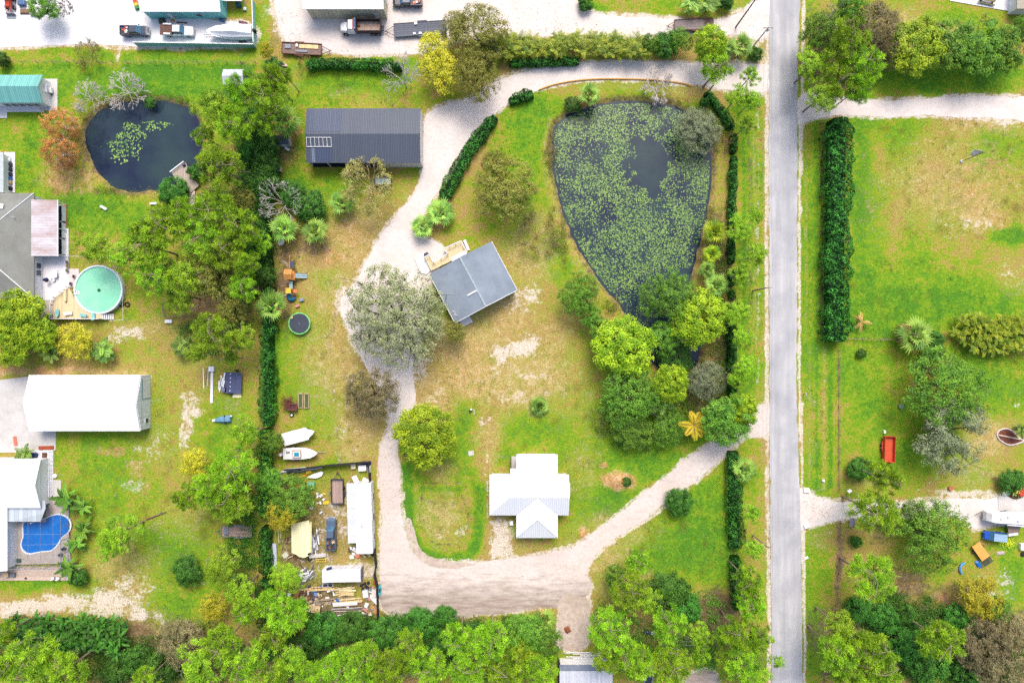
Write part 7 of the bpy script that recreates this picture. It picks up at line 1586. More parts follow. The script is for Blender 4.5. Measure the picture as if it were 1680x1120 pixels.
# dock and boardwalk
dq = [W(*p, .5) for p in ((281, 283), (303, 266), (308, 272), (306, 282), (318, 295), (327, 304), (313, 316), (305, 313), (296, 297), (291, 299))]; t_ = thing('pond_dock', 'weathered board dock on the lower right bank of the small pond', 'dock'); MB().prism(dq, .38, .5).build('boards', WOOD, t_); mb = MB()
for p in dq: mb.tube((p[0], p[1], -1.6), (p[0], p[1], 1.0), .08)
mb.build('post', GWOOD, t_); a, b = dq[0], dq[1]; mb = MB(); mb.box((a[0] + b[0]) / 2, (a[1] + b[1]) / 2, 1.0, math.hypot(b[0] - a[0], b[1] - a[1]), .2, .06, math.atan2(b[1] - a[1], b[0] - a[0])); mb.build('rail', TRIM, t_)
a = rect_px(312, 314, 321, 372); t_ = thing('boardwalk', 'pale straight boardwalk leading down from the pond dock', 'boardwalk'); MB().box((a[0] + a[1]) / 2, (a[2] + a[3]) / 2, .28, a[1] - a[0], a[3] - a[2], .08).build('boards', stripes('pale_boards', C(232,216,200), C(190,172,156), .16, 'Y', .12, .85), t_); mb = MB()
for k in range(6):
    for xx in (a[0] + .08, a[1] - .08): mb.box(xx, a[2] + .2 + k * 1.3, .13, .1, .1, .26)
mb.build('leg', GWOOD, t_)
item('plastic_crate', 'dark crate on the top corner of the pond dock', 'crate', 302, 271, .6, .4, .35, NAVY, 30, .5)
o = item('garden_bench', 'white curved stone bench on the lawn left of the small pond', 'bench', 170, 341, 1.5, .5, .42, WHITE, -30, bev=.1)
item('garden_bench', 'straight white stone bench on the lawn below the small pond', 'bench', 252, 334, 1.5, .45, .42, WHITE, 3, bev=.08)
# playset
x, y = W(481.5, 453); t_ = thing('playset', 'orange wooden play tower with swings and slides above the trampoline', 'playset', x, y)
MB().box(0, 0, 1.3, 1.6, 1.9, .1).build('platform', ORANGEW, t_); mb = MB()
for a in (-.75, .75):
    for b in (-.9, .9): mb.box(a, b, 1.4, .1, .1, 2.8)
mb.build('leg', ORANGEW, t_); roof_gable(MB(), -.95, .55, -.9, 1.1, 2.5, 3.0, 'X', th=.05).build('roof', ORANGEW, t_)
mb = MB(); mb.tube((0, .9, 2.3), (0, 3.9, 2.3), .06); mb.tube((-1.3, 4.1, 0), (0, 3.9, 2.35), .05); mb.tube((1.4, 4.2, 0), (0, 3.9, 2.35), .05); mb.tube((-.4, 2.5, 2.3), (-.4, 1.0, 2.3), .04); mb.build('swing_beam', mat('orange_beam', C(226,166,110), .7), t_)
for yy in (1.9, 2.9):
    s_ = MB().box(.25, yy, .5, .5, .25, .05).build('swing', DKGREY, t_); m_ = MB(); m_.tube((.1, yy, .5), (.05, yy, 2.3), .012, n=3); m_.tube((.4, yy, .5), (.05, yy, 2.3), .012, n=3); m_.build('chain', GREY, s_)
MB().box(.2, 2.2, 1.4, .7, 1.2, .06).build('climbing_panel', mat('blue_grey_panel', C(84,92,128), .7), t_)
def slide(nm, x0, y0, z0, x1, y1, z1, wd, m):
    mb = MB(); p = Vector((x0, y0, z0)); q = Vector((x1, y1, z1)); d = (q - p); d2 = Vector((d.x, d.y, 0)).normalized(); s_ = Vector((-d2.y, d2.x, 0)) * wd / 2
    for k in (-1, 1): mb.add([p + s_ * k, q + s_ * k, q + s_ * k * .7 - Vector((0, 0, .15)), p + s_ * k * .7 - Vector((0, 0, .15)), p + s_ * k * 1.15, q + s_ * k * 1.15], [(0, 1, 2, 3), (4, 5, 1, 0)])
    mb.add([p + s_ * .7 - Vector((0, 0, .15)), q + s_ * .7 - Vector((0, 0, .15)), q - s_ * .7 - Vector((0, 0, .15)), p - s_ * .7 - Vector((0, 0, .15))], [(0, 1, 2, 3)]); return mb.build(nm, m, t_)
SLD = mat('pale_blue_slide', C(176,204,214), .4); slide('slide', .8, .25, 1.35, 2.8, .25, .3, .42, SLD); slide('slide', .8, -.2, 1.35, 2.8, -.2, .3, .42, SLD)
MB().box(-.1, -2.0, 1.2, .7, 1.6, .08).build('bridge', stripes('pale_green_bridge', C(176,210,208), C(140,170,170), .25, 'Y', .15), t_); mb = MB()
for a in (-.6, .4):
    for b in (-2.8, -3.8): mb.box(a, b, 1.2, .1, .1, 2.4)
mb.build('tower_leg', ORANGEW, t_); MB().box(-.25, -3.15, 2.2, 1.1, 1.1, .08).build('tower_roof', YEL, t_); MB().box(.7, -3.15, 1.2, .9, .7, .08).build('tower_floor', mat('orange_panel', C(236,150,84), .6), t_)
mb = MB(); pts = [Vector((-.2 + .55 * math.cos(a), -4.3 + .5 * math.sin(a), 1.5 - .2 * a)) for a in np.linspace(1.2, 6.0, 12)]
for p, q in zip(pts[:-1], pts[1:]): mb.tube(p, q, .36, n=10)
mb.build('tube_slide', mat('teal_blue_tube', C(36,140,184), .35), t_)
item('toy_car', 'pink and white ride on toy between playset and trampoline', 'toy', 488, 502, .9, .5, .45, PINK, 20, bev=.1); item('toy_car', 'dark blue and white toy right of the blue tube slide', 'toy', 495, 492, 1.0, .6, .5, mat('blue_toy', C(70,90,150), .5, c2=C(230,230,240), ns=4, amt=.6), 10, bev=.1)
x, y = W(463, 399); o = MB().lathe(0, 0, [(.1, 0), (.1, .7), (.62, .7), (.65, .76), (.02, .8)], 6).build('picnic_table', WHITE, x=x, y=y); tag(o, 'small white six sided table below the bare grey tree', 'table')
x, y = W(491, 530.5, .9); t_ = thing('trampoline', 'round trampoline with a light green rim', 'trampoline', x, y); MB().lathe(0, 0, [(2.0, .84), (2.0, .88)], 32).build('mat', mat('dark_mat', C(72,78,92), .8), t_); N = 32; mb = MB()
for i in range(N):
    a0, a1 = 2 * math.pi * i / N, 2 * math.pi * (i + 1) / N; q = [(math.cos(a0), math.sin(a0)), (math.cos(a1), math.sin(a1))]; mb.add([(q[0][0] * 2.03, q[0][1] * 2.03, .92), (q[0][0] * 2.25, q[0][1] * 2.25, .9), (q[1][0] * 2.25, q[1][1] * 2.25, .9), (q[1][0] * 2.03, q[1][1] * 2.03, .92), (q[0][0] * 2.03, q[0][1] * 2.03, .86), (q[0][0] * 2.25, q[0][1] * 2.25, .84), (q[1][0] * 2.25, q[1][1] * 2.25, .84), (q[1][0] * 2.03, q[1][1] * 2.03, .86)], [(0, 1, 2, 3), (1, 5, 6, 2), (0, 3, 7, 4)])
mb.build('rim_pad', mat('green_pad', C(134,226,132), .6), t_); mb = MB()
for i in range(6): a = i * math.pi / 3; mb.tube((2.15 * math.cos(a), 2.15 * math.sin(a), 0), (2.15 * math.cos(a), 2.15 * math.sin(a), 2.4), .035)
mb.build('net_pole', DKGREY, t_)
MB().lathe(0, 0, [(.12, .885), (.1, .9)], 10).build('center_mark', GREY, t_); item('ball', 'small tan toy lying on the trampoline', 'toy', 479, 521, .4, .35, .12, TAN, 20, .89)
# raised beds, shrub
for i, (px, lab, fm) in enumerate(((497, 'left one of the two tall narrow raised beds, with green plants', 'green'), (507, 'right one of the two tall narrow raised beds, with bare soil', None))):
    x, y = W(px - 3, 657); t_ = thing('raised_bed', lab, 'raised bed', x, y, 0, 'narrow raised garden beds'); mb = MB()
    for s_ in (-.42, .42): mb.box(s_, 0, .2, .09, 2.9, .4)
    for s_ in (-1.45, 1.45): mb.box(0, s_, .2, .93, .09, .4)
    mb.build('frame', mat('tan_frame', C(222,190,160), .8), t_); MB().box(0, 0, .15, .8, 2.8, .3).build('soil', mat('bed_soil', C(150,110,100) if not fm else C(80,110,60), .95, c2=C(96,70,60), ns=6), t_)
mk = thing('red_shrub', 'dark red leaved shrub beside the garden cart', 'shrub', *W(474, 660)); r_ = np.random.RandomState(3); c_ = r_.normal(size=(700, 3)) * np.array([.75, .75, .3]) + np.array([0, 0, .6]); V = leaves(c_, nrm(r_.normal(size=(700, 3)) + np.array([0, 0, .8])), .25, .12, r_); np_mesh('foliage', V, np.arange(len(V)).reshape(-1, 4), r_.rand(700), [leafmat('leaf_red', C(90,40,44), C(150,84,84), .2)], mk)
sg = [((0, 0, 0), tuple(r_.normal(size=3) * .4 + np.array([0, 0, .7])), .03, .01) for _ in range(14)]; S, Fs = tubes(sg); np_mesh('stems', S, Fs, None, [BK['brown']], mk)
# pump, bits in the middle lawn
x, y = W(774, 674); t_ = thing('well_pump', 'white pipes and small grey pump in the middle lawn', 'pump', x, y); MB().box(-.3, .1, .3, .5, .35, .6).build('pump', DKGREY, t_, bev=.04); MB().tube((-.1, .4, .1), (-.1, .4, .8), .18, n=10).build('tank', WHITE, t_); MB().path([(.2, .3, .2), (.5, .3, .25), (.5, -.7, .2)], .06).build('pipe', WHITE, t_)
item('paving_slab', 'small square pale slab in the grass below the well pump', 'slab', 773, 743, 1.1, 1.0, .06, CONC, 5)
for i in range(26):   # debris of the pale stone patch
    pass
# mailbox post and such
x, y = W(1161, 152); t_ = thing('gate_post', 'black topped post at the bend of the north drive mouth', 'post', x, y); MB().box(0, 0, .8, .2, .2, 1.6).build('post', GWOOD, t_); MB().box(.3, .4, 1.6, .25, 1.2, .2, R_(-40)).build('cap', BLACK, t_)
def mailbox(label, px, py, m):
    x, y = W(px, py); t_ = thing('mailbox', label, 'mailbox', x, y, R_(90)); MB().box(0, 0, .5, .1, .1, 1.0).build('post', GWOOD, t_); MB().loft([(-.28, .12, 1.0, 1.26), (.28, .12, 1.0, 1.26)], ch=.4).build('box', m, t_)
mailbox('black and white mailbox on the right road verge below the long hedge', 1318, 646, mat('bw_box', C(230,230,226), .5, c2=C(60,60,60), ns=5, amt=.8))
mailbox('dark mailbox at the left road verge above the south drive mouth', 1232, 652, DKGREY)
item('bucket', 'small white bucket on the right verge above the lower east drive', 'bucket', 1350.5, 788, .5, .5, .4, WHITE, 0, bev=.08)
item('culvert_headwall', 'pale concrete block at the upper corner of the lower east drive mouth', 'culvert end', 1323, 804, 1.2, .9, .35, CONCW, 0, bev=.05); item('culvert_headwall', 'pale concrete block at the lower corner of the lower east drive mouth', 'culvert end', 1323, 863, 1.0, .8, .3, CONCW, 20, bev=.05)
x, y = W(1389, 803); t_ = thing('yard_sign', 'blank white sign plate on a post beside the lower east drive', 'sign', x, y, R_(40)); MB().box(0, 0, .6, .08, .08, 1.2).build('post', TRIM, t_); MB().box(0, 0, 1.15, .75, .06, .6, rx=R_(50)).build('plate', WHITE, t_)
x, y = W(1397, 856); t_ = thing('farm_gate', 'open grey metal gate leaning beside the lower east drive', 'gate', x, y, R_(88)); mb = MB()
for z in (.2, .5, .8, 1.1): mb.tube((-.9, 0, z), (.9, 0, z), .035)
for s_ in (-.9, 0, .9): mb.tube((s_, 0, .15), (s_, 0, 1.15), .035)
mb.build('frame', GREY, t_); MB().box(.0, .25, .6, 1.6, .06, .9, rx=R_(60)).build('panel', mat('gate_sheet', C(150,156,160), .6), t_)
item('plastic_bag', 'crumpled white plastic litter on the right verge near the bottom', 'litter', 1323, 915, .9, .6, .12, WHITE, 20, bev=.05, tx=.5, ty=.6)
item('bucket', 'white bucket standing just above the red dump trailer', 'bucket', 1451, 708, .4, .7, .45, WHITE, 0, bev=.06)
x, y = W(1506, 647, 1.5); t_ = thing('swing_seat', 'pink swing seat under the big dark green oak', 'swing', x, y); MB().path([(-.5, .15, 1.4), (0, -.1, 1.35), (.5, .15, 1.4)], .1).build('seat', PINK, t_); mb = MB(); mb.tube((-.5, .15, 1.4), (-.4, .3, 4.5), .015, n=3); mb.tube((.5, .15, 1.4), (.4, .3, 4.5), .015, n=3); mb.build('rope', GWOOD, t_)
o = MB().lathe(0, 0, [(.35, 0), (.5, .4), (.45, .5), (.1, .45)], 14).build('flower_pot', mat('terracotta', C(206,120,90), .8), x=W(1558, 800)[0], y=W(1558, 800)[1]); tag(o, 'round terracotta pot on the lawn above the lower east drive', 'pot')
o = MB().lathe(0, 0, [(.5, 0), (.55, .4), (.3, .42)], 14).build('wash_tub', mat('dull_green_tub', C(120,150,120), .7), x=W(1477, 666)[0], y=W(1477, 666)[1]); tag(o, 'small dull green tub on the lawn left of the big oak', 'tub')
# leaf shaped stone bed
LB = smooth_poly([(1634,712),(1640,704),(1652,702),(1662,708),(1672,720),(1682,722),(1668,728),(1655,730),(1646,726),(1637,719)], 2); LW = WP(LB); t_ = thing('garden_bed', 'leaf shaped bed with white stone border and red plants at the right edge', 'garden bed'); mb = MB()
for a, b in zip(LW, LW[1:] + LW[:1]): mb.tube((a[0], a[1], .12), (b[0], b[1], .12), .14, n=5)
mb.build('border', mat('white_stone', C(240,232,226), .9, c2=C(190,170,160), ns=4), t_); MB().prism(LW, 0, .1).build('soil', mat('red_soil', C(120,70,56), .95, c2=C(80,56,44), ns=3, c3=C(190,90,70), ns3=6), t_); a, b = W(1636, 713), W(1672, 720); MB().tube((a[0], a[1], .2), (b[0], b[1], .2), .16).build('log', mat('pale_log', C(230,206,176), .8), t_)
r_ = np.random.RandomState(8); t_ = thing('flower_bed', 'round bed of yellow and red flowers beside the pale slab at the right edge', 'flower bed', *W(1666, 800)); MB().lathe(0, 0, [(2.4, 0), (2.3, .15), (.2, .2)], 20).build('mulch', mat('dark_mulch', C(80,56,46), .95), t_)
for nm, c1, c2, n_, r0, cx_, cy_ in (('yellow_flower_patch', C(226,200,60), C(250,236,120), 260, 1.1, -.3, 0), ('red_flowers', C(200,40,60), C(236,90,90), 220, .8, 1.1, -.8), ('white_flowers', C(230,226,220), C(250,250,246), 120, .6, -1.3, .8), ('leaves', C(40,100,40), C(120,180,70), 500, 1.9, 0, .3)):
    c_ = r_.normal(size=(n_, 3)) * np.array([r0 * .5, r0 * .5, .12]) + np.array([cx_, cy_, .5 if nm != 'leaves' else .35]); V = leaves(c_, nrm(r_.normal(size=(n_, 3)) * .5 + np.array([0, 0, 1.])), .26, .18, r_); np_mesh(nm, V, np.arange(len(V)).reshape(-1, 4), r_.rand(n_), [leafmat('m_' + nm, c1, c2, .1)], t_)
item('bush_rock', 'cluster of pale stones at the corner of the camper slab', 'stones', 1650, 809, 1.6, .9, .25, mat('pale_green_stone', C(214,226,210), .9, c2=C(160,180,150), ns=4, amt=.7), 10, bev=.12)
# things below the camper
x, y = W(1657, 868); t_ = thing('utility_cart', 'small grey brown topped cart below the white camper', 'cart', x, y, R_(8)); MB().box(0, .3, .9, 2.3, 1.5, .12).build('top', mat('grey_brown_top', C(150,132,120), .8, c2=C(120,104,96), ns=2), t_, bev=.04); MB().box(-.1, -.7, .6, 2.0, .7, .5).build('body', WHITE, t_, bev=.05); mb = MB()
for a in (-.8, .8):
    for b in (-.3, .8): mb.box(a, b, .45, .1, .1, .9)
mb.build('leg', DKGREY, t_)
item('tarpaulin', 'crumpled blue grey tarpaulin right of the white camper', 'tarpaulin', 1672, 861, 2.0, 1.4, .35, mat('bluegrey_tarp', C(112,134,170), .7, c2=C(70,88,124), ns=3, amt=.7), 50, bev=.15, tx=.6, ty=.6)
x, y = W(1609, 904, .8); t_ = thing('tipped_trailer', 'orange board lying over a dark slatted frame below the blue vehicle', 'trailer', x, y, R_(-55)); MB().box(0, 0, .8, 3.6, 1.9, .08).build('board', mat('orange_board', C(238,176,90), .7, c2=C(220,150,70), ns=.8), t_); mb = MB()
for k in range(7): mb.box(1.9 + k * .22, .1, .5, .08, 1.9, .08)
for s_ in (-.9, 1.0): mb.box(.8, s_, .5, 5.0, .1, .12)
mb.build('frame', DKGREY, t_)
for s_ in (-1.15, 1.15): wheel(t_, -.4, s_, .33, .2)
item('tarpaulin', 'bright blue tarpaulin crumpled at the lower left of the orange board', 'tarpaulin', 1606, 926, 1.9, 1.1, .3, BLUE, -60, bev=.12, tx=.6, ty=.6)
x, y = W(1583, 932); o = MB(); pts = [(1.2 * math.cos(a), 1.2 * math.sin(a)) for a in np.linspace(R_(100), R_(230), 10)]
for a, b in zip(pts[:-1], pts[1:]): o.tube((a[0], a[1], .25), (b[0], b[1], .25), .24, n=6)
tag(o.build('wading_pool', mat('light_blue_pool', C(60,150,222), .4, c2=C(150,206,240), ns=3, amt=.5), x=x, y=y), 'curved piece of a light blue wading pool left of the blue tarpaulin', 'wading pool')
t_ = thing('yellow_shrub', 'small yellow flowering shrub under the blue vehicle', 'shrub', *W(1652, 889)); c_ = r_.normal(size=(260, 3)) * np.array([.45, .45, .2]) + np.array([0, 0, .4]); V = leaves(c_, nrm(r_.normal(size=(260, 3)) + np.array([0, 0, 1.])), .22, .14, r_); np_mesh('foliage', V, np.arange(len(V)).reshape(-1, 4), r_.rand(260), [leafmat('leaf_lemon', C(210,200,30), C(246,236,80), .2)], t_)
item('storage_box', 'white box at the right edge below the cart', 'box', 1677, 896, 1.0, 1.4, .6, WHITE, 0, bev=.04); o = MB().lathe(0, 0, [(.2, .1), (.5, 0), (.55, .2), (.3, .3)], 16).build('tyre', TYRE, x=W(1678, 908)[0], y=W(1678, 908)[1]); tag(o, 'dark tyre at the right edge below the white box', 'tyre')
item('scrap_heap', 'pale grey rubble heap between the tarpaulins and the lawn at right', 'rubble', 1642, 907, 1.8, .9, .2, mat('pale_rubble', C(216,204,196), .9, c2=C(150,130,120), ns=4, amt=.8), 5, bev=.1, tx=.6, ty=.5)
# picnic table top right
x, y = W(1617, 2); t_ = thing('picnic_table', 'dark long bench and table on the top right concrete patio', 'picnic table', x, y, R_(-12)); MB().box(0, 0, .74, 3.0, .8, .07).build('tabletop', mat('olive_board', C(130,124,90), .8), t_); MB().box(0, -.75, .42, 3.6, .28, .06).build('bench', mat('olive_board', C(130,124,90), .8), t_); MB().box(0, .75, .42, 3.6, .28, .06).build('bench', mat('olive_board', C(130,124,90), .8), t_); mb = MB()
for a in (-1.2, 1.2): mb.box(a, 0, .37, .12, 1.5, .74, ty=.5)
mb.build('leg', BLACK, t_)
# top left items
t_ = thing('rock_pile', 'pile of pale grey rocks beside the yellow green tree at top left', 'rock pile', *W(106, 14)); rr = random.Random(5); ro = mat('pale_rock', C(214,206,200), .9, c2=C(150,142,138), ns=2, amt=.7)
for i in range(60):
    a, q = rr.uniform(0, 6.28), rr.random() ** .6 * 1.9; s_ = rr.uniform(.15, .4); MB().box(q * math.cos(a), q * math.sin(a) * .9, s_ * .35 + .25 * (1.9 - q) * rr.random(), s_, s_ * rr.uniform(.6, 1), s_ * .7, rr.uniform(0, 3), tx=.7, ty=.7).build('rock', ro, t_)
item('concrete_block', 'grey block below the yellow green tree at top left', 'block', 58, 23, 2.1, .7, .5, mat('mauve_grey', C(176,166,176), .8), -5, bev=.03)
item('log_pile', 'short pile of brown sticks right of the orange loader', 'log pile', 41, 19, 2.2, 1.2, .35, mat('stick_brown', C(170,136,110), .9, c2=C(90,66,54), ns=5, amt=.9), 0, bev=.1, tx=.8, ty=.7); item('water_drum', 'blue grey drum behind the sticks at the top left edge', 'drum', 36, 5, 1.5, 1.2, .8, mat('drum_blue', C(90,120,160), .5), 0, bev=.2)
for i, (c_, m_, w_) in enumerate((('red', REDM, 0), ('yellow', YEL, .55), ('green', mat('toy_green', C(60,150,70), .5), 1.1))): item('toy_' + ['block', 'ramp', 'step'][i], f'{c_} plastic toy piece at the left corner of the teal workshop', 'toy', 222 + i * 1.5, 3 + i * 5, .8, .7, .5, m_, 20, bev=.08)
item('steel_beam', 'short dark beam on the ground between teal workshop and white pickup', 'beam', 298, 37.5, 2.2, .25, .15, mat('olive_steel', C(110,100,84), .8), -3); item('plant_pot', 'dark potted plant at the lower left corner of the teal workshop', 'plant pot', 265, 34, 1.6, 1.2, .6, mat('pot_green', C(100,104,90), .9, c2=C(50,50,48), ns=4, amt=.8), 20, bev=.2, tx=.6, ty=.6)
item('tarpaulin', 'small orange brown cloth heap beside the potted plant at the teal workshop', 'cloth', 283, 34, .8, .6, .2, mat('orange_cloth', C(220,170,110), .8), 10, bev=.08); item('blue_cooler', 'small blue cooler at the bow of the wrapped boat', 'cooler', 364, 34, 1.2, .5, .4, mat('steel_blue', C(84,120,170), .5), -20, bev=.05)
item('storage_bin', 'dark red bin behind the wrapped boat', 'bin', 399, 38, 1.6, .5, .6, mat('plum', C(120,70,90), .6), -12, bev=.04); item('bin', 'teal blue bin in the yard right of the teal workshop', 'bin', 391, 8, .9, .9, 1.0, mat('deep_teal', C(40,90,110), .5), 0, bev=.1)
item('white_box', 'white box in the weedy corner behind the wrapped boat', 'box', 402, 15, .6, .6, .5, WHITE, 0, bev=.03)
for i, (py_, m_, lab) in enumerate(((262, WHITE, 'white round planter topmost in the row of stored things at the left edge'), (270, DKGREY, 'grey bin below the white planter in the left edge row'), (278, mat('dark_teal_bin', C(50,70,80), .6), 'dark teal bin third in the left edge row'), (286, NAVY, 'navy bin fourth in the left edge row'), (293, BLUE, 'bright blue tarpaulin bundle in the left edge row'), (299, TAN, 'tan and orange box below the blue bundle in the left edge row'), (309, BLACK, 'black bicycle and parts heap lowest in the left edge row'))):
    item(['planter', 'bin', 'bin', 'bin', 'tarpaulin', 'box', 'scrap_heap'][i], lab, ['planter', 'bin', 'bin', 'bin', 'tarpaulin', 'box', 'heap'][i], 14, py_, 1.3 if i else .9, .75, .6, m_, rg.uniform(-8, 8), .12, bev=.07)
# patio furniture
def chair(label, px, py, rz, m, z=.14, lounge=False, group='patio chairs'):
    x, y = W(px, py, z + .4); L = 1.7 if lounge else .6; t_ = thing('lounger' if lounge else 'patio_chair', label, 'lounger' if lounge else 'chair', x, y, R_(rz), group, z)
    MB().box(0, 0, .4, L * .7, .58, .06).build('seat', m, t_); MB().box(-L * .42, 0, .62, .5 if lounge else .08, .58, .5 if not lounge else .06, ry=R_(35) if lounge else 0).build('backrest', m, t_)
    for a in (-L * .3, L * .3):
        for b in (-.25, .25): MB().box(a, b, .19, .05, .05, .38).build('leg', DKGREY, t_)
BRC = mat('mauve_cushion', C(130,104,112), .7); NVC = mat('navy_cushion', C(60,72,128), .7); AQ = mat('aqua_cloth', C(140,210,214), .7)
chair('navy chair nearest the house wall, upper one of the two on the white patio', 59, 464, 180, NVC); chair('navy chair nearest the house wall, lower one of the two on the white patio', 59, 471, 180, NVC)
chair('mauve chair at the upper right edge of the white patio', 109, 430, 180, BRC); chair('tan chair below the mauve one at the right edge of the white patio', 109, 436, 180, mat('tan_cushion', C(190,160,120), .7)); chair('olive chair at the right edge of the white patio by the fence corner', 109, 443.5, 180, mat('olive_cushion', C(130,140,100), .7))
chair('mauve chair on the pink paving nearer the round pool top', 120, 453, 160, BRC); chair('mauve chair on the pink paving left of the round pool', 115, 465, 170, BRC)
chair('white chair at the table in the middle of the white patio', 88, 459, 0, WHITE); 
x, y = W(90, 449, .8); t_ = thing('patio_table', 'white oblong table in the middle of the white patio', 'table', x, y, 0, z=.14); MB().box(0, 0, .72, .9, 1.5, .05).build('tabletop', WHITE, t_); mb = MB()
for a in (-.35, .35):
    for b in (-.6, .6): mb.box(a, b, .35, .05, .05, .7)
mb.build('leg', DKGREY, t_)
o = MB().lathe(0, 0, [(.05, 0), (.05, .9), (.5, 1.0), (.25, 1.7), (.04, 2.1)], 8).build('closed_umbrella', NAVY, x=W(74, 459, 1.5)[0], y=W(74, 459, 1.5)[1], z=.14); tag(o, 'navy folded umbrella left of the white patio table', 'umbrella')
x, y = W(60, 439, .8); t_ = thing('barbecue', 'black covered barbecue against the grey house wall on the white patio', 'barbecue', x, y, 0, z=.14); MB().loft([(-.45, .3, .7, 1.15), (0, .35, .65, 1.25), (.45, .3, .7, 1.15)]).build('lid', BLACK, t_); MB().box(0, 0, .35, .7, .5, .7).build('cabinet', DKGREY, t_)
item('plant_box', 'green potted plant between patio and grey house corner', 'plant pot', 60, 484, 1.0, .9, .7, mat('pot_leaf', C(90,120,60), .9, c2=C(40,70,40), ns=6, amt=.9), 0, bev=.2, tx=.6, ty=.6); item('storage_box', 'white box below the patio plant at the grey house corner', 'box', 62, 496, 1.1, 1.2, .7, WHITE, -8, bev=.03); item('storage_box', 'navy box at the lower left corner of the pool deck', 'box', 81, 519, 1.1, .75, .6, NAVY, 0, bev=.03)
chair('aqua lounger in the lower left corner of the tan pool deck', 94, 512, 90, AQ, 1.15, True, 'pool deck loungers'); chair('white lounger in the middle of the tan pool deck', 113, 514, 5, WHITE, 1.15, True, 'pool deck loungers'); chair('aqua lounger right of the white one on the tan pool deck', 136, 517, 170, AQ, 1.15, True, 'pool deck loungers'); chair('aqua lounger beside the steps of the tan pool deck', 153, 518, 95, AQ, 1.15, True, 'pool deck loungers')
for i, (px, lab) in enumerate(((200, 'left one of the two black tyres right of the round pool'), (209.5, 'right one of the two black tyres right of the round pool'))):
    x, y = W(px, 499.5); o = MB(); N = 18
    for k in range(N): a0, a1 = 2 * math.pi * k / N, 2 * math.pi * (k + 1) / N; o.tube((.42 * math.cos(a0), .42 * math.sin(a0), .14), (.42 * math.cos(a1), .42 * math.sin(a1), .14), .14, n=6, cap=False)
    tag(o.build('tyre', TYRE, x=x, y=y), lab, 'tyre', 'tyres by the round pool')
# porch and cage furniture
item('cushioned_sofa', 'navy sofa at the top of the L shaped porch', 'sofa', 52, 746, 2.2, .9, .6, NVC, 0, .3, bev=.08); item('side_table', 'white low table beside the navy sofa on the porch', 'table', 53, 752, .8, .5, .4, WHITE, 0, .3, bev=.03)
item('porch_bench', 'brown bench at the corner of the L shaped porch', 'bench', 73, 748, .7, 1.5, .5, mat('brown_wicker', C(120,80,66), .8), 0, .3, bev=.04)
for i, (py_, lab) in enumerate(((761, 'topmost dark porch chair'), (771, 'second dark porch chair from the top'), (779, 'third dark porch chair from the top'))): chair(lab + ' along the blue pool house', 74, py_, 180, DKGREY, .3, group='porch chairs')
item('porch_table', 'slate blue table near the lower end of the L shaped porch', 'table', 73, 795, .9, 1.5, .7, mat('slate_blue', C(96,100,134), .6), 0, .3, bev=.04); chair('lowest dark porch chair along the blue pool house', 75, 808, 180, DKGREY, .3, group='porch chairs')
item('flower_box', 'rust red planter between the apron and the white porch', 'planter', 76, 734, 3.0, .7, .35, mat('rust_red', C(180,84,50), .8, c2=C(120,60,40), ns=4), 2, bev=.04); item('kayak', 'faded red mat lying on the concrete apron above the porch palm', 'mat', 25, 723, .7, 1.9, .12, mat('faded_red', C(226,130,104), .7), 8, .1, bev=.04)
o = MB().lathe(0, 0, [(.4, 0), (.45, .3), (.1, .4)], 12).build('ball_planter', WHITE, x=W(91, 780)[0], y=W(91, 780)[1]); tag(o, 'round white ball planter right of the L shaped porch', 'planter')
for i, (px, py_, lab) in enumerate(((105, 899, 'upper dark chair inside the pool cage'), (100, 909, 'lower dark chair inside the pool cage'))): chair(lab, px, py_, 40, DKGREY, .3, group='pool cage chairs')
item('cushion', 'dark green round cushion at the lower left inside the pool cage', 'cushion', 31, 919, .9, .8, .2, mat('dkgreen', C(70,96,84), .8), 0, .3, bev=.08)
for i, (px, lab) in enumerate(((86, 'left one of the two white chairs on the pinkish terrace'), (95, 'right one of the two white chairs on the pinkish terrace'))): chair(lab, px, 948, 90, WHITE, .24, group='white terrace chairs')
item('storage_box', 'long white box at the right end of the pinkish terrace', 'box', 118, 946.5, 1.9, .6, .5, WHITE, 3, .24, bev=.03); x, y = W(20, 941); t_ = thing('terrace_table', 'tan table with grey seats at the left of the pinkish terrace', 'table', x, y, z=.24); MB().lathe(-.6, .2, [(.1, 0), (.1, .7), (.6, .7), (.6, .76)], 12).build('tabletop', TAN, t_); MB().box(.6, 0, .25, .9, .8, .5).build('seat', GREY, t_, bev=.05); item('pot', 'small dark pot on the pinkish terrace below the pool', 'pot', 42, 948, .35, .35, .3, DKGREY, 0, .24, bev=.08)
# west yard materials
x, y = W(383, 627, .8); t_ = thing('loaded_trailer', 'grey topped trailer heaped with white scrap in the west yard', 'trailer', x, y, R_(-2)); MB().box(.0, -.1, .8, 3.3, 4.2, .1, ).build('deck', stripes('blue_grey_panel', C(134,142,160), C(110,118,138), .5, 'Y', .06, .6), t_); mb = MB()
for k in range(5): mb.box(-.6, -1.7 + k * .85, .88, .2, .2, .05)
mb.build('bolt_row', WHITE, t_)
for k in range(12): MB().box(-2.4 + rg.uniform(-.5, .6), rg.uniform(-1.2, 1.6), .5 + rg.uniform(0, .5), rg.uniform(.1, .4), rg.uniform(1.2, 3), .08, rg.uniform(-.25, .25)).build('scrap', [WHITE, WHITE, TRIM, GREY][k % 4], t_)
MB().box(-1.9, -1.6, .6, 1.0, .9, .5).build('purple_scrap', mat('purple_dark', C(60,50,96), .6, c2=C(200,200,220), ns=3, amt=.5), t_)
for s_ in (-1, 1): wheel(t_, -.6 if s_ < 0 else .4, s_ * 2.4, .4, .25)
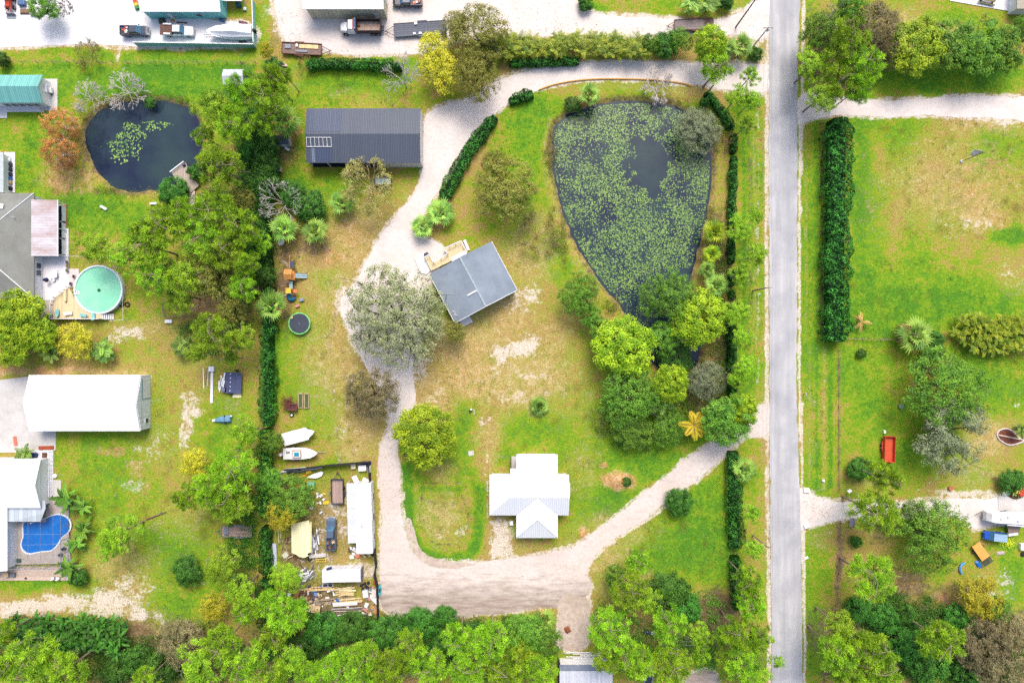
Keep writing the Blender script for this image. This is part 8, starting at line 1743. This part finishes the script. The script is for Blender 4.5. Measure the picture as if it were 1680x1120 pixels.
item('plywood_sheet', 'cream board leaning below the grey topped trailer', 'board', 388.5, 648, 1.8, 1.0, .1, CREAM, 2); 
for i, (px, py_, L, wd, rz, m_, lab) in enumerate(((334, 620, 4.2, .15, 92, WHITE, 'thin white board, leftmost in the west yard board pile'), (338, 618, 3.2, .12, 84, GWOOD, 'thin brown board second from left in the west yard board pile'), (341, 620, 3.4, .2, 87, mat('greyish_board', C(214,210,196), .8), 'pale narrow board third from left in the west yard board pile'), (347.5, 632, 7.2, .5, 89, WHITE, 'long wide white board right in the west yard board pile'), (347, 605, 1.1, 1.0, 0, WHITE, 'white square box at the top end of the long wide white board'))):
    item('board' if i < 4 else 'box', lab, 'board' if i < 4 else 'box', px, py_, L, wd, .12 if i < 4 else .4, m_, rz, .01 * i)
o = MB(); o.tube((-2.2, -.8, .15), (2.0, .8, .3), .14, .08, 6); o.tube((0.6, .25, .2), (1.2, 1.0, .6), .06, .03, 5); tag(o.build('fallen_log', mat('mauve_bark', C(130,100,100), .9), x=W(258, 845)[0], y=W(258, 845)[1]), 'fallen dark branch on the west yard grass', 'log')
# property left edge bits
item('red_tarp', 'dark red tarpaulin heap at the left of the barn lawn', 'tarpaulin', 464, 154, .8, 1.9, .5, mat('dark_red', C(140,50,46), .7, c2=C(100,36,36), ns=3), 5, bev=.12, tx=.6, ty=.7); t_ = thing('sawhorse', 'small white frame below the dark red heap', 'frame', *W(468, 165)); MB().box(0, 0, .6, 1.0, .08, .08).box(-.3, 0, .3, .08, .7, .6, rx=.2).box(.3, 0, .3, .08, .7, .6, rx=-.2).build('legs', TRIM, t_)
o = MB(); o.loft([(-.55, .15, .15, .45), (-.4, .3, .05, .6), (.4, .3, .05, .6), (.55, .15, .15, .45)], ch=.4); tag(o.build('propane_tank', WHITE, x=W(472, 245)[0], y=W(472, 245)[1], rz=R_(-35)), 'white propane tank below the little slate hut', 'tank')
x, y = W(460, 278); t_ = thing('grey_cabinet', 'small grey cabinet with a pale door at the left boundary', 'cabinet', x, y); MB().box(-.1, 0, .6, .9, 1.5, 1.2).build('body', mat('cab_grey', C(122,128,144), .6), t_, bev=.03); MB().box(.4, 0, .55, .12, 1.4, 1.0).build('door', TAN, t_)
# junk yard
x, y = W(592, 850, 3.0); t_ = thing('mobile_home', 'long white mobile home in the junk yard beside the black fence', 'mobile home', x, y, R_(91.5)); MB().box(-.1, -.55, 1.55, 13.9, 3.2, 2.5).build('body', stripes('mh_siding', C(236,238,240), C(206,210,216), .3, 'X', .1), t_)
roof_gable(MB(), -7.1, 7.0, -2.15, 1.1, 2.85, 3.1, 'X', th=.08).build('roof', mat('mh_roof', C(250,250,252), .5, c2=C(232,232,238), ns=.5, amt=.4, c3=C(206,196,200), ns3=1.2), t_); MB().box(1.0, 1.95, 2.6, 12.0, 1.7, .07, rx=R_(-3)).build('awning', stripes('mh_awning', C(226,230,242), C(200,206,224), .4, 'X', .1), t_); mb = MB()
for k in range(6): mb.box(-4.6 + k * 2.3, 2.7, 1.25, .08, .08, 2.5)
mb.build('awning_post', TRIM, t_); MB().box(-1.6, -.4, 3.02, .25, .9, .1).build('roof_patch', mat('dull_pink', C(214,150,156), .7), t_); MB().box(-1.1, -.4, 3.02, .12, .9, .1).build('roof_patch', mat('dull_pink', C(214,150,156), .7), t_)
for k in range(3): win(t_, -4 + k * 4, -2.16, 1.7, 1.2, .05, .9)
MB().box(-2, 1.07, 1.3, .9, .06, 2.0).build('door', mat('brown_door', C(120,90,70), .6), t_)
x, y = W(560, 944, 2.5); t_ = thing('shipping_container', 'white ribbed container below the grey blue pickup in the junk yard', 'container', x, y, R_(1)); MB().box(0, 0, 1.3, 7.7, 2.55, 2.45).build('body', stripes('cont_white', C(240,240,246), C(200,202,214), .45, 'X', .22, .6), t_, bev=.02); MB().box(0, 0, 2.56, 7.6, 2.5, .08).build('roof', mat('cont_roof', C(246,246,250), .6, c2=C(226,226,232), ns=.8), t_); mb = MB(); mb.box(3.88, -.6, 1.25, .06, 1.1, 2.2); mb.box(3.88, .6, 1.25, .06, 1.1, 2.2); mb.build('door', GREY, t_); item('tool_bag', 'dark gear lying on the white container roof', 'bag', 540, 932, 1.1, .45, .25, NAVY, 20, 2.6, bev=.06)
x, y = W(494, 887, 1.8); t_ = thing('metal_carport', 'cream yellow sheet roof shelter with a torn lower end in the junk yard', 'carport', x, y); q = [(-2.0, 3.4), (1.6, 4.2), (2.0, 2.0), (2.0, -2.2), (1.2, -2.6), (1.5, -3.0), (.6, -3.4), (-.4, -3.2), (-.9, -2.8), (-1.9, -2.4)]; MB().prism(q, 1.75, 1.82).build('roof', CREAM, t_); mb = MB(); mb.box(2.0, .8, 1.82, .3, 6.2, .1)
mb.build('edge_trim', mat('deeper_cream', C(244,222,160), .6), t_); mb = MB()
for a in (-1.7, 1.6):
    for b in (-2, 0, 2.6): mb.box(a, b, .88, .08, .08, 1.76)
mb.build('post', DKGREY, t_)
def pile(grp, name, cat, cx_, cy_, sx, sy, n, ms, lab, Lr, wr, hr, ang, spread, seed, z0=.04):
    r = random.Random(seed)
    for i in range(n):
        item(name, lab, cat, cx_ + r.uniform(-sx, sx), cy_ + r.uniform(-sy, sy), r.uniform(*Lr), r.uniform(*wr), hr, ms[i % len(ms)], ang + r.uniform(-spread, spread), z0 + r.uniform(0, .35), grp)
pile('white scrap lengths right of the cream shelter', 'scrap_pipe', 'pipe', 517, 890, 5, 10, 16, [WHITE, TRIM, GREY, WHITE], 'white or grey pipe length in the heap right of the cream shelter', (1.4, 3.6), (.08, .3), .08, 85, 18, 1)
pile('white scrap strips left of the container', 'scrap_strip', 'scrap metal', 501, 940, 11, 8, 22, [WHITE, TRIM, GREY, DKGREY], 'white metal strip in the tangled heap left of the container', (.8, 2.8), (.08, .35), .06, 10, 60, 2)
pile('boards of the fan shaped lumber heap', 'lumber_board', 'board', 566, 970, 9, 6, 20, [LUMBER, CREAM, LUMBER], 'yellow board in the fan shaped heap below the container', (2.0, 3.6), (.12, .3), .05, 0, 16, 3)
pile('long boards below the fan shaped heap', 'lumber_board', 'board', 556, 986, 18, 5, 12, [LUMBER, TAN, GWOOD], 'long yellow brown board in the stack below the fan shaped heap', (4.0, 6.2), (.15, .35), .06, 5, 4, 4)
pile('boards behind the solar frames', 'lumber_board', 'board', 528, 965, 22, 3, 9, [LUMBER, TAN], 'yellow board in the row at the lower side of the glass frames', (2.6, 4.6), (.15, .35), .07, 2, 6, 5)
pile('pipes at the bottom of the junk yard', 'long_pipe', 'pipe', 563, 1003, 16, 6, 14, [GREY, GWOOD, TRIM, RUSTM], 'long thin pipe or rail in the lowest stack of the junk yard', (4.0, 7.0), (.07, .16), .07, 6, 9, 6)
pile('brown boards among the junk', 'scrap_board', 'board', 510, 982, 16, 9, 16, [RUSTM, mat('brown_ply', C(196,140,90), .8), TAN, GWOOD], 'brown board scrap left of the lumber stacks', (.6, 2.2), (.3, .8), .05, 20, 60, 7)
pile('grey tubes along the top fence', 'aluminium_tube', 'pipe', 492, 771, 20, 3.5, 14, [GREY, TRIM, mat('bluegrey', C(150,160,180), .5)], 'grey tube in the bundle along the top black fence', (2.5, 5.0), (.08, .2), .08, 8, 5, 8)
pile('litter around the mobile home end', 'scrap_piece', 'scrap', 580, 903, 8, 6, 18, [WHITE, DKGREY, TAN, WHITE, RUSTM], 'small piece of litter at the lower left end of the mobile home', (.2, .9), (.2, .5), .12, 0, 90, 9)
pile('litter in the middle of the junk yard', 'scrap_piece', 'scrap', 522, 826, 10, 18, 20, [TAN, WHITE, YEL, WHITE], 'small pale scrap in the weeds left of the black utility trailer', (.2, .8), (.15, .5), .08, 0, 90, 10)
pile('litter among the lumber', 'scrap_piece', 'scrap', 540, 978, 30, 16, 40, [WHITE, DKGREY, TAN, WHITE, BLUE, RUSTM], 'small piece of junk scattered between the lumber stacks', (.15, .8), (.15, .5), .12, 0, 90, 11)
x, y = W(517, 778.5, .5); o = MB().prism([(-1.7, -.6), (.2, -.75), (1.3, -.3), (1.7, .5), (1.2, .7), (-.6, .1)], .4, .48).build('awning_sheet', WHITE, x=x, y=y); tag(o, 'white torn awning sheet below the grey tube bundle', 'sheet')
item('tarpaulin', 'yellow cloth left of the white torn awning sheet', 'cloth', 506, 774, 1.3, .9, .25, YEL, 15, .2, bev=.1, tx=.7, ty=.6); item('tarpaulin', 'orange cloth below the yellow cloth in the junk yard', 'cloth', 497, 781, 1.5, .6, .3, mat('orange_tarp', C(240,160,50), .7), 18, bev=.1, tx=.7, ty=.6)
item('tote_bin', 'green lidded tote in the junk yard', 'bin', 510.5, 795, 1.5, 1.2, .8, mat('tote_green', C(128,190,156), .5), -3, bev=.06); item('fuel_can', 'orange red can left of the black machine in the junk yard', 'can', 489, 799, .9, .8, .7, mat('orange_red', C(236,96,40), .6), 10, bev=.15); item('lawn_machine', 'black machine between the orange can and the green tote', 'machine', 498, 797, 1.2, 1.0, .7, mat('black_machine', C(60,50,56), .7, c2=C(30,30,34), ns=3), 15, bev=.1)
item('sink', 'white oval basin in the weeds above the cream shelter', 'basin', 510.5, 831, .8, 1.2, .5, WHITE, 0, bev=.2, tx=.8, ty=.8); item('board_square', 'yellow cream board left below the black utility trailer', 'board', 535, 824, 1.3, .7, .1, YEL, 5); item('cream_box', 'cream box at the top right of the junk yard', 'box', 580, 764.5, .95, .95, .7, CREAM, 0, bev=.03); item('white_freezer', 'white box with a yellow spot in the top right junk yard corner', 'box', 595, 767, 1.6, 1.2, .9, WHITE, 3, bev=.04); item('tarpaulin', 'navy tarpaulin in the top right corner of the junk yard', 'tarpaulin', 601, 759.5, 2.0, .8, .6, mat('navy_tarp', C(36,40,110), .6, c2=C(20,24,70), ns=3), 0, bev=.15, tx=.8, ty=.7)
item('mattress', 'narrow white mattress standing inside the top right fence corner', 'mattress', 606, 769, .4, 1.4, .9, WHITE, 2, bev=.04)
item('scrap_sheet', 'tilted white panel at the upper end of the mobile home, left one', 'panel', 583, 786, 1.0, 1.5, .08, WHITE, 25, .5, ry=.3); item('scrap_sheet', 'tilted white panel at the upper end of the mobile home, right one', 'panel', 600, 788, 1.5, .9, .08, WHITE, -20, .5, ry=-.3); 
item('board_stack', 'stack of long pale boards below the cream shelter', 'board stack', 521, 911, 3.4, .7, .4, stripes('pale_stack', C(232,226,220), C(170,164,158), .18, 'Y', .15), 5, bev=.02); t_ = thing('sawhorse', 'yellow wooden rack below the stack of long pale boards', 'rack', *W(528, 918)); MB().box(0, .3, .4, 2.3, .1, .1).box(0, -.2, .4, 2.1, .1, .1).box(-.9, 0, .2, .1, .8, .4).box(.9, .1, .2, .1, 1.0, .4, rz=.2).build('frame', YEL, t_); x, y = W(509, 916); o = MB()
for k in range(14): a0, a1 = 2 * math.pi * k / 14, 2 * math.pi * (k + 1) / 14; o.tube((.36 * math.cos(a0), .36 * math.sin(a0), .13), (.36 * math.cos(a1), .36 * math.sin(a1), .13), .13, n=6, cap=False)
tag(o.build('tyre', TYRE, x=x, y=y), 'old tyre at the left end of the yellow rack', 'tyre')
item('metal_sheet', 'long pale grey metal sheet at the left boundary of the junk yard', 'metal sheet', 448, 912, 1.5, 5.2, .12, stripes('pale_sheet', C(208,216,230), C(180,190,210), .4, 'X', .08), 2, .3); item('cushion_box', 'pale green grey crate left of the cream shelter', 'crate', 468.5, 910, 1.1, 1.0, .5, mat('pale_crate', C(214,214,196), .8, c2=C(160,166,150), ns=3), 35, bev=.04)
for i, (px, lab) in enumerate(((457, 'left one of two yellowish poles lying at the left of the cream shelter'), (461, 'right one of two yellowish poles lying at the left of the cream shelter'))): item('pole', lab, 'pole', px, 872 - i * 3, .12, 4.4 - i, .12, CREAM, 2 - i * 3)
t_ = thing('solar_panels', 'pair of dark glass panels in a pale frame at the lower edge of the container', 'solar panel', *W(539, 958)); MB().box(0, 0, .45, 2.2, .8, .06, rx=.15).build('frame', TRIM, t_)
for s_ in (-.52, .52): MB().box(s_, 0, .49, .9, .62, .03, rx=.15).build('glass', mat('solar_glass', C(70,66,92), .3), t_)
MB().box(0, .3, .2, 1.8, .08, .4).build('leg', GWOOD, t_)
for i, (px, py_) in enumerate(((593, 960), (598, 957), (604, 956), (600, 962), (595, 966), (603, 964))): item('rubbish_bag', 'black rubbish bag in the heap right of the container', 'rubbish bag', px, py_, .75, .65, .55, mat('bag_black', C(40,42,66), .4), rg.uniform(0, 90), 0, 'black rubbish bags', bev=.2, tx=.6, ty=.6)
item('orange_drum', 'orange brown drum beside the fence right of the rubbish bags', 'drum', 614, 955, .8, .8, .6, mat('orange_brown', C(214,110,60), .8), 20, bev=.2, tx=.7, ty=.7); item('white_appliance', 'white appliance left of the fence below the rubbish bags', 'appliance', 600, 973, 1.1, 1.5, .8, mat('dirty_white', C(240,238,238), .6, c2=C(200,196,196), ns=3), 8, bev=.05); item('white_appliance', 'pinkish white shelf against the fence below the orange drum', 'shelf', 614, 972, .9, 1.6, .8, mat('pinkish_white', C(236,218,214), .6), 0, bev=.03)
x, y = W(613, 983, .8); o = MB().prism([(-.6, 1.0), (.5, .7), (.55, -1.2), (-.6, -.1)], .5, .58).build('scrap_sheet', WHITE, x=x, y=y); tag(o, 'slanted white panel against the lower right fence of the junk yard', 'panel'); x, y = W(615, 998); o = MB().prism([(-.7, 1.0), (.5, .5), (.4, -1.1), (-.5, -.5)], .3, .36).build('plywood_sheet', mat('warm_ply', C(206,156,100), .8), x=x, y=y); tag(o, 'brown plywood below the slanted white panel at the junk yard fence', 'plywood')
item('white_barrel', 'white oval drum left of the slanted white panel', 'drum', 601, 993, 1.0, 1.2, .7, WHITE, -20, bev=.25, tx=.7, ty=.7); item('plastic_wrap', 'crumpled white plastic roll lying over the boards in the junk yard', 'plastic sheet', 566, 991, 5.2, .9, .35, mat('wrap_white', C(240,232,232), .5, c2=C(206,196,200), ns=2, amt=.6), 4, .3, bev=.12, tx=.95, ty=.6)
item('table_top', 'square stained pale tabletop at the lower left of the junk yard', 'tabletop', 515, 998.5, 2.5, 1.5, .1, mat('stained_top', C(238,222,190), .8, c2=C(206,150,80), ns=.9, amt=.9), -10, .5); item('white_barrel', 'white round drum at the left end of the junk under the feathery tree', 'drum', 474.5, 975.5, 1.0, 1.0, .7, WHITE, 0, bev=.25, tx=.7, ty=.7); item('plywood_sheet', 'brown board leaning right of the white round drum', 'board', 487, 975, .8, 1.8, .08, mat('brown_ply', C(196,140,90), .8), -15, .3); item('plywood_sheet', 'square brown panel left of the small blue tub in the junk', 'panel', 504, 983, 1.0, 1.3, .1, mat('mid_brown', C(190,130,84), .8), 3, .2); item('blue_tub', 'small blue tub among the junk below the glass frames', 'tub', 519, 974.5, .9, .7, .5, mat('pale_blue_tub', C(130,160,196), .5, c2=C(50,66,110), ns=2), 0, bev=.1)
item('satellite_dish', 'white round lid left of the orange bricks at the mobile home end', 'lid', 577, 913.5, .9, .8, .35, WHITE, 0, bev=.2); item('brick_heap', 'orange brick heap at the lower end of the mobile home', 'bricks', 586.5, 911, 1.3, 1.3, .35, mat('orange_brick', C(230,150,120), .9, c2=C(190,110,80), ns=5), 30, bev=.1, tx=.6, ty=.6)
pile('mixed junk left of the lumber', 'scrap_piece', 'scrap', 492, 972, 22, 26, 46, [RUSTM, WHITE, TAN, DKGREY, GWOOD, GREY], 'small piece of junk left of the lumber stacks', (.2, 1.2), (.15, .6), .12, 0, 90, 21)
pile('mixed junk along the right fence', 'scrap_piece', 'scrap', 605, 985, 10, 24, 30, [RUSTM, WHITE, TAN, PINK, GWOOD, GREY], 'small piece of junk along the right fence of the junk yard', (.2, 1.0), (.15, .5), .12, 0, 90, 22)
pile('short sticks by the cream shelter', 'scrap_stick', 'stick', 475, 900, 14, 16, 24, [RUSTM, TAN, GWOOD], 'short stick or strip left of the cream shelter', (.5, 1.6), (.06, .2), .06, 60, 60, 23)
pile('wood offcuts at the mobile home end', 'wood_offcut', 'offcut', 604, 910.5, 8, 2.5, 10, [CREAM, LUMBER, BLACK], 'short yellow or dark offcut below the mobile home end', (.3, .9), (.15, .3), .1, 0, 90, 14)
item('white_sheet', 'crumpled white sheet in the scrub below the lumber stacks', 'plastic sheet', 588, 1027, 1.6, .9, .15, mat('wrap_white', C(240,232,232), .5), -15, .1, bev=.06, tx=.7, ty=.6); item('scrap_brown', 'pinkish board heap at the left boundary under the feathery tree', 'board', 445, 954, 1.9, .8, .2, mat('pink_brown', C(216,170,140), .8), 5, bev=.05)
# south bits
item('rubble_heap', 'rusty brown debris heap on the dirt track', 'heap', 931, 1033, 1.3, 1.5, .4, mat('rust_heap', C(150,90,56), .9, c2=C(96,60,44), ns=4), 30, bev=.15, tx=.5, ty=.5); x, y = W(1063, 1035); t_ = thing('oil_drum', 'dumped black drum with a white lid under the southeast pines', 'drum', x, y, R_(-20)); MB().tube((-.9, 0, .45), (.4, 0, .45), .45, n=14).build('drum', DKGREY, t_); MB().lathe(1.0, .1, [(.35, 0), (.4, .35), (.1, .4)], 12).build('lid', WHITE, t_)
for k in range(9): item('white_pole', f'{["first","second","third","fourth","fifth","sixth","seventh","eighth","ninth"][k]} pale pole from the top in the rack above the bottom shed', 'pole', 962 + (k % 3) * 8, 1069.5 + k * 2.4, 8.5 - (k % 3), .16 + .1 * (k > 5), .12, WHITE, 1 - k * .3, .3)
for k in range(4): item('white_rail', f'{["topmost","second","third","lowest"][k]} white rail lying in the southeast woods', 'rail', 1131 + k * 1.5, 1040.5 + k * 5.8, 1.0 + k * 1.5, .14, .1, WHITE, -3, .05)
# scattered stones and litter on pads (beyond counting)
r_ = np.random.RandomState(77); n_ = 1500; reg = [(600,60,150,26),(850,30,90,30),(1230,60,24,50),(470,50,24,40),(1000,50,120,14),(700,960,90,40),(900,950,80,30),(640,800,14,90),(820,890,18,30),(560,930,60,60),(1340,836,30,20),(560,850,50,60)]
k_ = r_.randint(0, len(reg), n_); Rg_ = np.array(reg, float)[k_]; a_ = r_.uniform(0, 6.28, n_); q_ = r_.rand(n_) ** .5; x_ = (Rg_[:, 0] + Rg_[:, 2] * q_ * np.cos(a_) - 840) / PX; y_ = (560 - Rg_[:, 1] - Rg_[:, 3] * q_ * np.sin(a_)) / PX
c_ = np.stack([x_, y_, np.full(n_, .09)], -1); V = leaves(c_, nrm(r_.normal(size=(n_, 3)) * .25 + np.array([0, 0, 1.])), .16, .1, r_); o = np_mesh('leaf_litter', V, np.arange(len(V)).reshape(-1, 4), r_.rand(n_), [leafmat('litter', C(120,92,66), C(206,170,120), 0, 0, .9)]); tag(o, 'brown leaf litter blown over the pale driveways and yards', 'leaf litter', kind='stuff')
